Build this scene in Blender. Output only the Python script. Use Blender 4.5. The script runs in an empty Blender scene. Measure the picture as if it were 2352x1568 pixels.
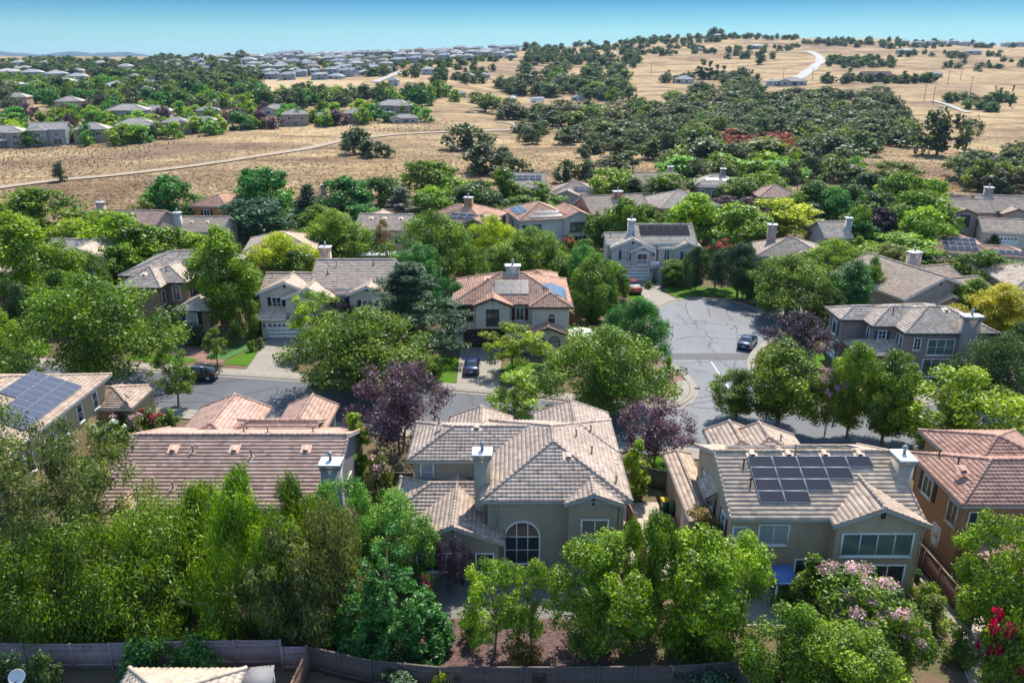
import bpy, math, random
import numpy as np
from mathutils import Vector, Matrix

# ------------------------------------------------------------------ camera, sky, sun, exposure
SC = bpy.context.scene
COL = SC.collection
CAM_H, PITCH, FPX = 34.5, math.radians(19.54), 1829.0
cd = bpy.data.cameras.new('camera'); cd.lens = 28; cd.sensor_width = 36
cd.clip_start = 0.5; cd.clip_end = 30000
cam = bpy.data.objects.new('camera', cd); COL.objects.link(cam)
cam.location = (0, 0, CAM_H); cam.rotation_euler = (math.pi/2 - PITCH, 0, 0)
SC.camera = cam

SUN_AZ, SUN_EL = math.radians(20), math.radians(57)      # azimuth clockwise from +Y
w = bpy.data.worlds.new('World'); SC.world = w; w.use_nodes = True
nt = w.node_tree; nt.nodes.clear()
wo = nt.nodes.new('ShaderNodeOutputWorld'); bg = nt.nodes.new('ShaderNodeBackground')
sky = nt.nodes.new('ShaderNodeTexSky'); sky.sky_type = 'NISHITA'; sky.sun_disc = False
sky.sun_elevation = SUN_EL; sky.sun_rotation = SUN_AZ
sky.air_density = 1.0; sky.dust_density = 0.2; sky.ozone_density = 3.0; sky.altitude = 300
geo = nt.nodes.new('ShaderNodeTexCoord'); sep = nt.nodes.new('ShaderNodeSeparateXYZ'); rp = nt.nodes.new('ShaderNodeValToRGB')
nt.links.new(geo.outputs['Generated'], sep.inputs[0]); nt.links.new(sep.outputs[2], rp.inputs[0])
el = rp.color_ramp.elements                      # deep clear summer sky: colour by height above the horizon
while len(el) < 5: el.new(.5)
for e, (pos, c) in zip(el, ((0.0, (.175,.285,.38)), (.03, (.155,.28,.345)), (.066, (.036,.145,.25)), (.15, (.40,.60,.70)), (.34, (1.0,.98,.93)))):
    e.position = pos; e.color = (*c, 1)
tint = nt.nodes.new('ShaderNodeMix'); tint.data_type = 'RGBA'; tint.blend_type = 'MULTIPLY'
tint.inputs[0].default_value = 1.0
nt.links.new(rp.outputs[0], tint.inputs[7])
nt.links.new(sky.outputs[0], tint.inputs[6]); nt.links.new(tint.outputs[2], bg.inputs[0])
bg.inputs[1].default_value = 0.14
nt.links.new(bg.outputs[0], wo.inputs[0])

sd = bpy.data.lights.new('sun', 'SUN'); sd.energy = 3.6; sd.angle = math.radians(0.53); sd.color = (1.0, 0.92, 0.79)
sun = bpy.data.objects.new('sun', sd); COL.objects.link(sun)
SV = Vector((math.sin(SUN_AZ)*math.cos(SUN_EL), math.cos(SUN_AZ)*math.cos(SUN_EL), math.sin(SUN_EL)))
sun.rotation_euler = SV.to_track_quat('Z', 'Y').to_euler(); sun.location = (60, 120, 200)

SC.view_settings.view_transform = 'Standard'; SC.view_settings.look = 'None'
SC.view_settings.exposure = 1.2; SC.view_settings.gamma = 1.0
SC.render.engine = 'CYCLES'
SC.cycles.max_bounces = 5; SC.cycles.diffuse_bounces = 3; SC.cycles.glossy_bounces = 2
SC.cycles.transmission_bounces = 2; SC.cycles.volume_bounces = 0; SC.cycles.use_denoising = True
try: SC.cycles.denoiser = 'OPENIMAGEDENOISE'
except Exception: pass

RND = random.Random(7)

# ------------------------------------------------------------------ photo ray -> place in the world
def ray(u, v):
    a = (u-1176)/FPX; b = (784-v)/FPX
    return a, math.cos(PITCH)+b*math.sin(PITCH), -math.sin(PITCH)+b*math.cos(PITCH)
def P(u, v, z=0.0):
    a, y, zz = ray(u, v); t = (z-CAM_H)/zz
    return a*t, y*t
def zat(v, Y):                        # height seen on row v at distance Y
    a, y, zz = ray(1176, v)
    return CAM_H + Y*zz/y

# ------------------------------------------------------------------ mesh builder
class MB:
    def __init__(s): s.V=[]; s.Q=[]; s.T=[]; s.UQ=[]; s.UT=[]; s.MQ=[]; s.MT=[]; s.n=0; s.att=[]
    def arr(s, V, Q=None, T=None, uq=None, ut=None, mat=0, att=None):
        V = np.asarray(V, float).reshape(-1,3); s.V.append(V)
        if Q is not None and len(Q):
            Q = np.asarray(Q, np.int64).reshape(-1,4)+s.n; s.Q.append(Q); s.MQ.append(np.full(len(Q), mat))
            s.UQ.append(np.zeros((len(Q),4,2)) if uq is None else uq)
        if T is not None and len(T):
            T = np.asarray(T, np.int64).reshape(-1,3)+s.n; s.T.append(T); s.MT.append(np.full(len(T), mat))
            s.UT.append(np.zeros((len(T),3,2)) if ut is None else ut)
        s.att.append(np.full(len(V), .5) if att is None else att)
        s.n += len(V)
    def quad(s, a, b, c, d, mat=0, uv=None):
        s.arr([a,b,c,d], Q=[[0,1,2,3]], uq=None if uv is None else np.array([uv],float), mat=mat)
    def tri(s, a, b, c, mat=0): s.arr([a,b,c], T=[[0,1,2]], mat=mat)
    def poly(s, pts, mat=0):           # convex fan
        s.arr(pts, T=[[0,i,i+1] for i in range(1,len(pts)-1)], mat=mat)
    def box(s, c, d, mat=0, rz=0.0, bev=0.0):
        x,y,z = d[0]/2,d[1]/2,d[2]/2
        if bev <= 0:
            V = np.array([(sx*x,sy*y,sz*z) for sz in(-1,1) for sy in(-1,1) for sx in(-1,1)])
            Q=[[0,2,3,1],[4,5,7,6],[0,1,5,4],[2,6,7,3],[0,4,6,2],[1,3,7,5]]; T=[]
        else:
            b=min(bev,x*.9,y*.9,z*.9); V=[]
            for (dz,i) in((-z,b),(-z+b,0),(z-b,0),(z,b)):
                for(px,py) in((-x+i,-y+i+b*(i==0)),( -x+i+b*(i==0),-y+i),(x-i-b*(i==0),-y+i),(x-i,-y+i+b*(i==0)),(x-i,y-i-b*(i==0)),(x-i-b*(i==0),y-i),(-x+i+b*(i==0),y-i),(-x+i,y-i-b*(i==0))): V.append((px,py,dz))
            V=np.array(V,float); Q=[]; T=[]
            for k in range(3):
                for j in range(8): Q.append([k*8+j,k*8+(j+1)%8,(k+1)*8+(j+1)%8,(k+1)*8+j])
            for o,r in((0,1),(24,0)):
                for j in range(1,7): T.append([o,o+j+1,o+j] if r else [o,o+j,o+j+1])
        if rz:
            cs,sn=math.cos(rz),math.sin(rz); V=V@np.array([[cs,sn,0],[-sn,cs,0],[0,0,1]])
        s.arr(V+np.array(c), Q=Q, T=T, mat=mat)
    def tube(s, pts, rad, n=6, mat=0, cap=True):
        pts=[Vector(p) for p in pts]; V=[]; N=len(pts)
        for i,p in enumerate(pts):
            d=(pts[min(i+1,N-1)]-pts[max(i-1,0)]).normalized()
            a=d.orthogonal().normalized() if i==0 else (a-d*a.dot(d)).normalized()
            b=d.cross(a); r=rad[i] if hasattr(rad,'__len__') else rad
            for k in range(n):
                t=2*math.pi*k/n; V.append(p+a*(math.cos(t)*r)+b*(math.sin(t)*r))
        Q=[[i*n+k,i*n+(k+1)%n,(i+1)*n+(k+1)%n,(i+1)*n+k] for i in range(N-1) for k in range(n)]
        T=[]
        if cap:
            for k in range(1,n-1): T.append([0,k+1,k]); o=(N-1)*n; T.append([o,o+k,o+k+1])
        s.arr([tuple(v) for v in V], Q=Q, T=T, mat=mat)
    def lathe(s, prof, n=12, mat=0, c=(0,0,0)):
        V=[(c[0]+r*math.cos(2*math.pi*k/n), c[1]+r*math.sin(2*math.pi*k/n), c[2]+z) for r,z in prof for k in range(n)]
        Q=[[i*n+k,i*n+(k+1)%n,(i+1)*n+(k+1)%n,(i+1)*n+k] for i in range(len(prof)-1) for k in range(n)]
        s.arr(V,Q=Q,mat=mat)
    def mesh(s, name, mats=(), smooth=False):
        me=bpy.data.meshes.new(name)
        V=np.concatenate(s.V) if s.V else np.zeros((0,3))
        Q=np.concatenate(s.Q) if s.Q else np.zeros((0,4),np.int64)
        T=np.concatenate(s.T) if s.T else np.zeros((0,3),np.int64)
        me.vertices.add(len(V)); me.vertices.foreach_set('co', V.astype(np.float32).ravel())
        nl=len(Q)*4+len(T)*3; me.loops.add(nl)
        me.loops.foreach_set('vertex_index', np.concatenate([Q.ravel(),T.ravel()]).astype(np.int32))
        npol=len(Q)+len(T); me.polygons.add(npol)
        st=np.concatenate([np.arange(len(Q))*4, len(Q)*4+np.arange(len(T))*3]).astype(np.int32)
        me.polygons.foreach_set('loop_start', st)
        mi=np.concatenate((s.MQ if s.MQ else [])+(s.MT if s.MT else [])) if npol else np.zeros(0)
        me.polygons.foreach_set('material_index', mi.astype(np.int32))
        if smooth: me.polygons.foreach_set('use_smooth', np.ones(npol,bool))
        uv=np.concatenate([u.reshape(-1,2) for u in s.UQ+s.UT]) if npol else np.zeros((0,2))
        if npol and np.abs(uv).max()>0:
            l=me.uv_layers.new(name='uv'); l.data.foreach_set('uv', uv.astype(np.float32).ravel())
        at=np.concatenate(s.att) if s.att else np.zeros(0)
        if len(at) and at.std()>1e-6:
            A=me.attributes.new('rnd','FLOAT','POINT'); A.data.foreach_set('value', at.astype(np.float32))
        me.update(calc_edges=True)
        for m in mats: me.materials.append(m)
        return me
    def build(s, name, mats, parent=None, smooth=False, loc=(0,0,0)):
        if not isinstance(mats,(list,tuple)): mats=[mats]
        o=bpy.data.objects.new(name, s.mesh(name,mats,smooth)); COL.objects.link(o)
        o.location=loc
        if parent: o.parent=parent
        return o

def tag(o,label=None,cat=None,group=None,kind=None):
    if label: o['label']=label
    if cat: o['category']=cat
    if group: o['group']=group
    if kind: o['kind']=kind
    return o
def empty(name,loc,rz=0,label=None,cat=None,group=None):
    o=bpy.data.objects.new(name,None); COL.objects.link(o); o.location=loc; o.rotation_euler=(0,0,rz)
    o.empty_display_size=.3
    return tag(o,label,cat,group)
def link(name,me,parent=None,loc=(0,0,0),rz=0):
    o=bpy.data.objects.new(name,me); COL.objects.link(o); o.location=loc; o.rotation_euler=(0,0,rz)
    if parent: o.parent=parent
    return o
def copy_tree(o,parent=None):
    c=o.copy(); COL.objects.link(c)
    if parent: c.parent=parent
    for ch in list(o.children): copy_tree(ch,c)
    return c

# ------------------------------------------------------------------ materials
def mat(name):
    m=bpy.data.materials.new(name); m.use_nodes=True; nt=m.node_tree; nt.nodes.clear()
    out=nt.nodes.new('ShaderNodeOutputMaterial'); b=nt.nodes.new('ShaderNodeBsdfPrincipled')
    nt.links.new(b.outputs[0],out.inputs[0]); return m,nt,b,out
def N(nt,t,**k):
    n=nt.nodes.new(t)
    for a,v in k.items(): setattr(n,a,v)
    return n
def noise(nt,scale,detail=4,rough=.6,coord=None,out=0):
    n=N(nt,'ShaderNodeTexNoise'); n.inputs['Scale'].default_value=scale; n.inputs['Detail'].default_value=detail; n.inputs['Roughness'].default_value=rough
    if coord is not None: nt.links.new(coord,n.inputs['Vector'])
    return n.outputs[out]
def ramp(nt,fac,stops):
    r=N(nt,'ShaderNodeValToRGB'); e=r.color_ramp.elements
    while len(e)<len(stops): e.new(.5)
    for i,(p,c) in enumerate(stops):
        e[i].position=p; e[i].color=(c[0],c[1],c[2],1) if hasattr(c,'__len__') else (c,c,c,1)
    nt.links.new(fac,r.inputs[0]); return r.outputs[0]
def mixc(nt,fac,a,b,mode='MIX'):
    m=N(nt,'ShaderNodeMix',data_type='RGBA',blend_type=mode)
    for i,x in ((0,fac),(6,a),(7,b)):
        if hasattr(x,'is_linked'): nt.links.new(x,m.inputs[i])
        elif i==0: m.inputs[0].default_value=x
        else: m.inputs[i].default_value=(x[0],x[1],x[2],1)
    return m.outputs[2]
def mathn(nt,op,a,b=0.0):
    m=N(nt,'ShaderNodeMath',operation=op)
    for i,x in ((0,a),(1,b)):
        if hasattr(x,'is_linked'): nt.links.new(x,m.inputs[i])
        else: m.inputs[i].default_value=x
    return m.outputs[0]
def bump(nt,b,h,strength=.3,dist=.02):
    n=N(nt,'ShaderNodeBump'); n.inputs['Strength'].default_value=strength; n.inputs['Distance'].default_value=dist
    nt.links.new(h,n.inputs['Height']); nt.links.new(n.outputs[0],b.inputs['Normal'])
def opos(nt): return N(nt,'ShaderNodeTexCoord').outputs['Object']
def gpos(nt): return N(nt,'ShaderNodeNewGeometry').outputs['Position']
_mc={}
def plain(name,c,rough=.6,metal=0,var=.12,scale=3,spec=.3):
    k=('p',name,tuple(c),rough,metal)
    if k in _mc: return _mc[k]
    m,nt,b,o=mat(name); n=noise(nt,scale,3,.6,opos(nt))
    col=mixc(nt,n,[x*(1-var) for x in c],[min(1,x*(1+var)) for x in c])
    nt.links.new(col,b.inputs['Base Color']); b.inputs['Roughness'].default_value=rough; b.inputs['Metallic'].default_value=metal
    b.inputs['Specular IOR Level'].default_value=spec
    _mc[k]=m; return m
def stucco(c):
    k=('st',tuple(c))
    if k in _mc: return _mc[k]
    m,nt,b,o=mat('stucco'); p=opos(nt)
    n1=noise(nt,.5,3,.6,p); n2=noise(nt,9,4,.7,p)
    mp=N(nt,'ShaderNodeMapping'); mp.inputs['Scale'].default_value=(2.2,2.2,.25); nt.links.new(p,mp.inputs['Vector'])
    st=noise(nt,1.0,4,.7,mp.outputs[0])
    col=mixc(nt,ramp(nt,n1,[(.3,0),(.7,1)]),[x*.88 for x in c],[x*1.08 for x in c])
    col=mixc(nt,mathn(nt,'MULTIPLY',ramp(nt,st,[(.48,0),(.75,1)]),.35),col,[x*.6 for x in c])
    nt.links.new(col,b.inputs['Base Color']); b.inputs['Roughness'].default_value=.92; b.inputs['Specular IOR Level'].default_value=.15
    bump(nt,b,n2,.5,.012); _mc[k]=m; return m
def tilemat(ca,cb,cc=None):
    k=('tl',tuple(ca),tuple(cb))
    if k in _mc: return _mc[k]
    m,nt,b,o=mat('roof_tile'); uv=N(nt,'ShaderNodeTexCoord').outputs['UV']
    fl=N(nt,'ShaderNodeVectorMath',operation='FLOOR'); nt.links.new(uv,fl.inputs[0])
    wn=N(nt,'ShaderNodeTexWhiteNoise',noise_dimensions='2D'); nt.links.new(fl.outputs[0],wn.inputs['Vector'])
    p=opos(nt); n1=noise(nt,.35,4,.65,p); n2=noise(nt,14,3,.7,p)
    col=ramp(nt,wn.outputs['Value'],[(0,[x*.55 for x in ca]),(.10,[x*.85 for x in ca]),(.3,ca),(.85,cb),(1,[min(.75,x*1.18) for x in cb])])
    col=mixc(nt,mathn(nt,'MULTIPLY',ramp(nt,n1,[(.38,0),(.72,1)]),.6),col,cc or [x*.62 for x in ca])
    col=mixc(nt,mathn(nt,'MULTIPLY',n2,.28),col,[min(1,x*1.5) for x in cb])
    nt.links.new(col,b.inputs['Base Color']); b.inputs['Roughness'].default_value=.7; b.inputs['Specular IOR Level'].default_value=.25
    bump(nt,b,n2,.35,.01); _mc[k]=m; return m
def glassmat(name,c,rough=.04):
    k=('gl',name,tuple(c))
    if k in _mc: return _mc[k]
    m,nt,b,o=mat(name); n=noise(nt,.9,2,.5,opos(nt))
    nt.links.new(mixc(nt,n,[x*.7 for x in c],[x*1.3 for x in c]),b.inputs['Base Color'])
    b.inputs['Roughness'].default_value=rough; b.inputs['Specular IOR Level'].default_value=.8; _mc[k]=m; return m
def panelmat(name,c,line,nx,ny,lw=.035,rough=.12,spec=.6):
    k=('pv',name)
    if k in _mc: return _mc[k]
    m,nt,b,o=mat(name); uv=N(nt,'ShaderNodeTexCoord').outputs['UV']
    sp=N(nt,'ShaderNodeSeparateXYZ'); nt.links.new(uv,sp.inputs[0])
    def ln(s,n): return mathn(nt,'LESS_THAN',mathn(nt,'FRACT',mathn(nt,'ADD',mathn(nt,'MULTIPLY',s,n),lw/2)),lw)
    l=mathn(nt,'MAXIMUM',ln(sp.outputs[0],nx),ln(sp.outputs[1],ny))
    nt.links.new(mixc(nt,l,c,line),b.inputs['Base Color']); b.inputs['Roughness'].default_value=rough; b.inputs['Specular IOR Level'].default_value=spec
    b.inputs['Coat Weight'].default_value=0 if 'black' in name or 'mat' in name else .3; b.inputs['Coat Roughness'].default_value=.08
    _mc[k]=m; return m
M_PV_BLACK=panelmat('black_solar_cell',(.022,.023,.030),(.045,.046,.056),6,10,.05,.12,.3)
M_PV_BLUE=panelmat('blue_solar_cell',(.035,.038,.06),(.28,.28,.31),6,10,.06,.18,.35)
M_PV_MAT=panelmat('pool_heating_mat',(.022,.022,.026),(.05,.05,.055),10,1,.03,.9,.04)
M_ALU=plain('aluminium',(.55,.56,.58),.35,.8)
M_WHITE=plain('white_paint',(.74,.74,.72),.5)
M_CREAM=plain('cream_trim',(.62,.58,.49),.6)
M_TRIMG=plain('grey_trim',(.36,.35,.33),.6)
M_BROWNT=plain('brown_trim',(.07,.05,.04),.6)
M_DARK=plain('dark_paint',(.035,.035,.04),.5)
M_CAPW=plain('chimney_cap_metal',(.62,.63,.64),.45,.2)
M_FLUE=plain('flue_metal',(.30,.30,.31),.4,.7)
M_GLASS=glassmat('window_glass',(.028,.036,.038))
M_GBLIND=glassmat('blind_glass',(.30,.33,.34),.25)
M_GTEAL=glassmat('teal_glass',(.09,.14,.13),.08)
M_RED_SH=plain('rust_shutter',(.11,.035,.025),.6)
M_BLUE_SH=plain('blue_shutter',(.05,.085,.14),.6)
M_BRN_SH=plain('dark_brown_shutter',(.035,.022,.022),.6)

def leafmat():
    m,nt,b,out=mat('foliage'); nt.nodes.remove(b)
    oi=N(nt,'ShaderNodeObjectInfo'); at=N(nt,'ShaderNodeAttribute',attribute_name='rnd')
    br=ramp(nt,at.outputs['Fac'],[(0,.30),(.5,.95),(1,1.85)])
    col=mixc(nt,1.0,oi.outputs['Color'],br,'MULTIPLY')
    hs=N(nt,'ShaderNodeHueSaturation'); nt.links.new(col,hs.inputs['Color'])
    hs.inputs['Saturation'].default_value=1.14
    h=mathn(nt,'ADD',.5,mathn(nt,'MULTIPLY',mathn(nt,'SUBTRACT',.5,at.outputs['Fac']),.05)); nt.links.new(h,hs.inputs['Hue'])
    d=N(nt,'ShaderNodeBsdfDiffuse'); t=N(nt,'ShaderNodeBsdfTranslucent'); g=N(nt,'ShaderNodeBsdfGlossy')
    g.inputs['Roughness'].default_value=.5; g.inputs['Color'].default_value=(.9,.95,1,1)
    nt.links.new(hs.outputs[0],d.inputs[0])
    tc=mixc(nt,1.0,hs.outputs[0],(1.15,1.28,.6),'MULTIPLY'); nt.links.new(tc,t.inputs[0])
    m1=N(nt,'ShaderNodeMixShader'); m1.inputs[0].default_value=.40; nt.links.new(d.outputs[0],m1.inputs[1]); nt.links.new(t.outputs[0],m1.inputs[2])
    m2=N(nt,'ShaderNodeMixShader'); m2.inputs[0].default_value=.03; nt.links.new(m1.outputs[0],m2.inputs[1]); nt.links.new(g.outputs[0],m2.inputs[2])
    nt.links.new(m2.outputs[0],out.inputs[0]); return m
M_LEAF=leafmat()
M_PIPE=plain('vent_pipe_paint',(.24,.18,.14),.6)
M_BARK=plain('bark',(.17,.135,.10),.9,0,.4,6)
M_BARKP=plain('pale_bark',(.34,.28,.21),.85,0,.3,5)
# ------------------------------------------------------------------ house kit
SIDES={'f':((1,0),(0,-1)),'b':((-1,0),(0,1)),'l':((0,-1),(-1,0)),'r':((0,1),(1,0))}
def tiles(mb,p0,sd,td,L,T,a,b,kind,ns=4,seed=0):
    """courses of roof tile laid on the facet: eave 0..L at t=0, a..b at t=T"""
    p0,sd,td=np.array(p0,float),np.array(sd,float),np.array(td,float); n=np.cross(sd,td)
    if kind=='S': tw,cs,amp,lift=.32,.345,.05,.036
    else: tw,cs,amp,lift,ns=.42,.365,.0,.028,2
    K=max(1,int(math.ceil(T/cs))); rg=np.random.default_rng(seed+int(L*100))
    M=int(math.ceil(L/tw))*ns+1; s=np.linspace(0,math.ceil(L/tw)*tw,M)
    wav=(lambda x: amp*np.abs(np.cos(np.pi*x/tw))**.8) if amp else (lambda x:0*x)
    for k in range(K):
        t0=k*cs; t1=min(T,(k+1)*cs+.03)
        A0,B0=a*t0/T,L+(b-L)*t0/T; A1,B1=a*min(t1,T)/T,L+(b-L)*min(t1,T)/T
        off=(.5*tw if (k%2 and kind!='S') else 0)
        ss=s+off-(tw if off else 0)
        if off: ss=np.append(ss,ss[-1]+tw)
        sb=np.clip(ss,A0,B0); st=np.clip(ss,A1,B1); m=len(ss)
        jit=np.repeat(rg.normal(0,.006,m//ns+2),ns)[:m]
        hb=lift+wav(sb)+jit; ht=.008+wav(st)*.9
        Vb=p0+np.outer(sb,sd)+np.outer(np.full(m,t0-.03 if k==0 else t0),td)+np.outer(hb,n)
        Vt=p0+np.outer(st,sd)+np.outer(np.full(m,t1),td)+np.outer(ht,n)
        Vr=p0+np.outer(sb,sd)+np.outer(np.full(m,t0+.005),td)+np.outer(np.where(True,wav(sb)*.85-.015,0),n)
        i=np.arange(m-1); keep=(np.abs(sb[1:]-sb[:-1])+np.abs(st[1:]-st[:-1]))>1e-4
        i=i[keep]
        Q1=np.stack([i,i+1,m+i+1,m+i],1); Q2=np.stack([2*m+i,2*m+i+1,i+1,i],1)
        col=(np.arange(m-1)//ns)[keep]+seed*17
        uv=np.zeros((len(i),4,2)); uv[:,:,0]=(col+.5)[:,None]; uv[:,:,1]=k+.5+seed*7
        mb.arr(np.concatenate([Vb,Vt,Vr]),Q=np.concatenate([Q1,Q2]),uq=np.concatenate([uv,uv]))
def caps(mb,p,q,r=.13,seg=.42,seed=0):
    p,q=np.array(p,float),np.array(q,float); d=q-p; L=np.linalg.norm(d)
    if L<.2: return
    d/=L; sx=np.cross(d,(0,0,1.0)); sx/=np.linalg.norm(sx)+1e-9; up=np.cross(sx,d)
    k=max(1,int(round(L/seg))); an=np.linspace(-.15*math.pi,1.15*math.pi,6)
    ring=[np.cos(an)[:,None]*sx+np.sin(an)[:,None]*up]
    for i in range(k):
        a=p+d*(i*L/k); b=p+d*((i+1)*L/k+.05)
        V=np.concatenate([a+ring[0]*(r*1.08),b+ring[0]*(r*.88)+up*-.015,[a],[b]])
        Q=[[j+1,j,6+j,6+j+1] for j in range(5)]; T=[[j,j+1,12] for j in range(5)]
        uv=np.full((5,4,2),.5); uv[:,:,0]+=i+seed*31; uv[:,:,1]+=99+seed
        mb.arr(V,Q=Q,T=T,uq=uv,ut=np.full((5,3,2),.5)+np.array([i+seed*31,99+seed]))

FOOT=[]
class House:
    def __init__(s,name,x,y,rot,label,wall,tile,kind='S',trim=None,z=0,group=None,abs_=True,ns=4):
        s.root=empty(name,(x,y,z),math.radians(rot),label,'house',group)
        s.ox,s.oy=(x,y) if abs_ else (0,0)
        s.wm=stucco(wall) if not isinstance(wall,bpy.types.Material) else wall
        s.tm=tile; s.kind=kind; s.trim=trim or M_TRIMG; s.W=MB(); s.R=MB(); s.F=MB(); s.i=0; s.ns=ns
    def wing(s,x0,x1,y0,y1,ez,axis='x',ends='hh',pitch=20,over=.5,z0=-.3,walls=True,rake=.35):
        rt=s.root.rotation_euler[2]; px,py=(x0+x1)/2-s.ox,(y0+y1)/2-s.oy; FOOT.append((s.root.location[0]+px*math.cos(rt)-py*math.sin(rt),s.root.location[1]+px*math.sin(rt)+py*math.cos(rt),(x1-x0)/2+.8,(y1-y0)/2+.8,rt))
        e=.004*s.i; s.i+=1; sd=s.i+int(abs(x0*3+y0*7))%50
        x0,x1,y0,y1=x0-s.ox+e,x1-s.ox-e,y0-s.oy+e,y1-s.oy-e
        cx,cy=(x0+x1)/2,(y0+y1)/2
        la,lb=((x1-x0)/2,(y1-y0)/2) if axis=='x' else ((y1-y0)/2,(x1-x0)/2)
        mp=(lambda a,b,z:(cx+a,cy+b,z)) if axis=='x' else (lambda a,b,z:(cx-b,cy+a,z))
        mv=(lambda a,b,z:(a,b,z)) if axis=='x' else (lambda a,b,z:(-b,a,z))
        tp=math.tan(math.radians(pitch)); c,sn=math.cos(math.radians(pitch)),math.sin(math.radians(pitch))
        hb=lb+over; rise=hb*tp; rz=ez+rise
        A0=la+(over if ends[0]=='h' else rake); A1=la+(over if ends[1]=='h' else rake)
        r0=-(A0-hb) if ends[0]=='h' else -A0; r1=(A1-hb) if ends[1]=='h' else A1
        if r0>r1: m=(r0+r1)/2; r0=r1=m
        T=hb/c; L=A0+A1; fac={}
        keyN=dict(x=('f','b','l','r'),y=('r','l','f','b'))[axis]
        # long facets
        for key,sg in((keyN[0],-1),(keyN[1],1)):
            if sg<0: p0=mp(-A0,-hb,ez); sdv=mv(1,0,0); td=mv(0,c,sn); a,b=r0+A0,r1+A0
            else: p0=mp(A1,hb,ez); sdv=mv(-1,0,0); td=mv(0,-c,sn); a,b=A1-r1,A1-r0
            tiles(s.R,p0,sdv,td,L,T,a,b,s.kind,s.ns,sd+(sg>0)*5)
            fac[key]=(Vector(p0),Vector(sdv),Vector(td),Vector(sdv).cross(Vector(td)))
        for key,sg,en in((keyN[2],-1,ends[0]),(keyN[3],1,ends[1])):
            A=A0 if sg<0 else A1; rr=r0 if sg<0 else r1
            if en=='h':
                run=abs(abs(A)-abs(rr)) if sg*rr>=0 else A+abs(rr); run=A-sg*rr
                pe=math.atan2(rise,run); ce,se=math.cos(pe),math.sin(pe)
                if sg<0: p0=mp(-A,hb,ez); sdv=mv(0,-1,0); td=mv(ce,0,se)
                else: p0=mp(A,-hb,ez); sdv=mv(0,1,0); td=mv(-ce,0,se)
                tiles(s.R,p0,sdv,td,2*hb,run/ce,hb,hb,s.kind,s.ns,sd+11+sg)
                fac[key]=(Vector(p0),Vector(sdv),Vector(td),Vector(sdv).cross(Vector(td)))
                for q in(-1,1): caps(s.R,mp(sg*A,q*hb,ez+.07),mp(rr,0,rz+.06),seed=sd+q)
            else:
                for q in(-1,1):
                    caps(s.R,mp(sg*(A-.06),q*hb,ez+.06),mp(sg*(A-.06),0,rz+.06),.09,seed=sd+q)
                    a0=Vector(mp(sg*A,q*hb,ez)); a1=Vector(mp(sg*A,0,rz)); dn=Vector((0,0,-.22)); o=Vector(mv(-sg*.05,0,0))
                    s.F.quad(a0,a1,a1+dn,a0+dn); s.F.quad(a0+o,a1+o,a1+dn+o,a0+dn+o); s.F.quad(a0+dn,a1+dn,a1+dn+o,a0+dn+o)
                if walls:
                    w=sg*la; zz=ez+over*tp-.06
                    s.W.poly([mp(w,-lb,ez-.1),mp(w,lb,ez-.1),mp(w,lb,zz),mp(w,0,ez-.06+lb*tp+over*tp),mp(w,-lb,zz)])
        if r1-r0>.2: caps(s.R,mp(r0,0,rz+.06),mp(r1,0,rz+.06),.14,seed=sd)
        # eave boards + soffit
        for q in(-1,1):
            y=q*hb; m=.045
            for (za,zb,yy) in((ez-.16,ez+.04,y),):
                s.F.quad(mp(-A0,yy,za),mp(A1,yy,za),mp(A1,yy,zb),mp(-A0,yy,zb)); s.F.quad(mp(-A0,yy-q*m,za),mp(A1,yy-q*m,za),mp(A1,yy,za),mp(-A0,yy,za))
        for sg,en,A in((-1,ends[0],A0),(1,ends[1],A1)):
            if en=='h': s.F.quad(mp(sg*A,-hb,ez-.16),mp(sg*A,hb,ez-.16),mp(sg*A,hb,ez+.04),mp(sg*A,-hb,ez+.04))
        ea=A0 if ends[0]=='h' else la; eb=A1 if ends[1]=='h' else la
        s.F.quad(mp(-ea,-hb+.02,ez-.13),mp(eb,-hb+.02,ez-.13),mp(eb,hb-.02,ez-.13),mp(-ea,hb-.02,ez-.13))
        if walls:
            zt=ez-.1
            for (ax,ay,bx,by) in((x0,y0,x1,y0),(x1,y0,x1,y1),(x1,y1,x0,y1),(x0,y1,x0,y0)):
                s.W.quad((ax,ay,z0),(bx,by,z0),(bx,by,zt),(ax,ay,zt))
        return fac
    def shed(s,x0,x1,y0,y1,zlo,zhi,side='f'):
        """lean-to roof: low edge on the given side"""
        x0,x1,y0,y1=x0-s.ox,x1-s.ox,y0-s.oy,y1-s.oy; s.i+=1
        d={'f':((x0,y0),(1,0),(0,1),x1-x0,y1-y0),'l':((x0,y1),(0,-1),(1,0),y1-y0,x1-x0),'r':((x1,y0),(0,1),(-1,0),y1-y0,x1-x0),'b':((x1,y1),(-1,0),(0,-1),x1-x0,y1-y0)}[side]
        p,sv,tv,L,D=d; rise=zhi-zlo; T=math.hypot(D,rise); td=(tv[0]*D/T,tv[1]*D/T,rise/T)
        tiles(s.R,(p[0],p[1],zlo),(sv[0],sv[1],0),td,L,T,0,L,s.kind,s.ns,s.i+60)
        a=np.array((p[0],p[1],zlo)); S=np.array((sv[0],sv[1],0))*L; t=np.array((tv[0],tv[1],0))*D
        s.F.quad(a,a+S,a+S-(0,0,.18),a-(0,0,.18)); s.F.quad(a-(0,0,.15),a+S-(0,0,.15),a+S+t-(0,0,.15),a+t-(0,0,.15))
        for e in(a,a+S): s.W.poly([e-(0,0,.15),e+t-(0,0,.15),e+t+(0,0,rise)])
    def done(s):
        s.W.build('wall',s.wm,s.root); s.roof=s.R.build('roof',s.tm,s.root); s.F.build('eave_trim',s.trim,s.root); return s
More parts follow.
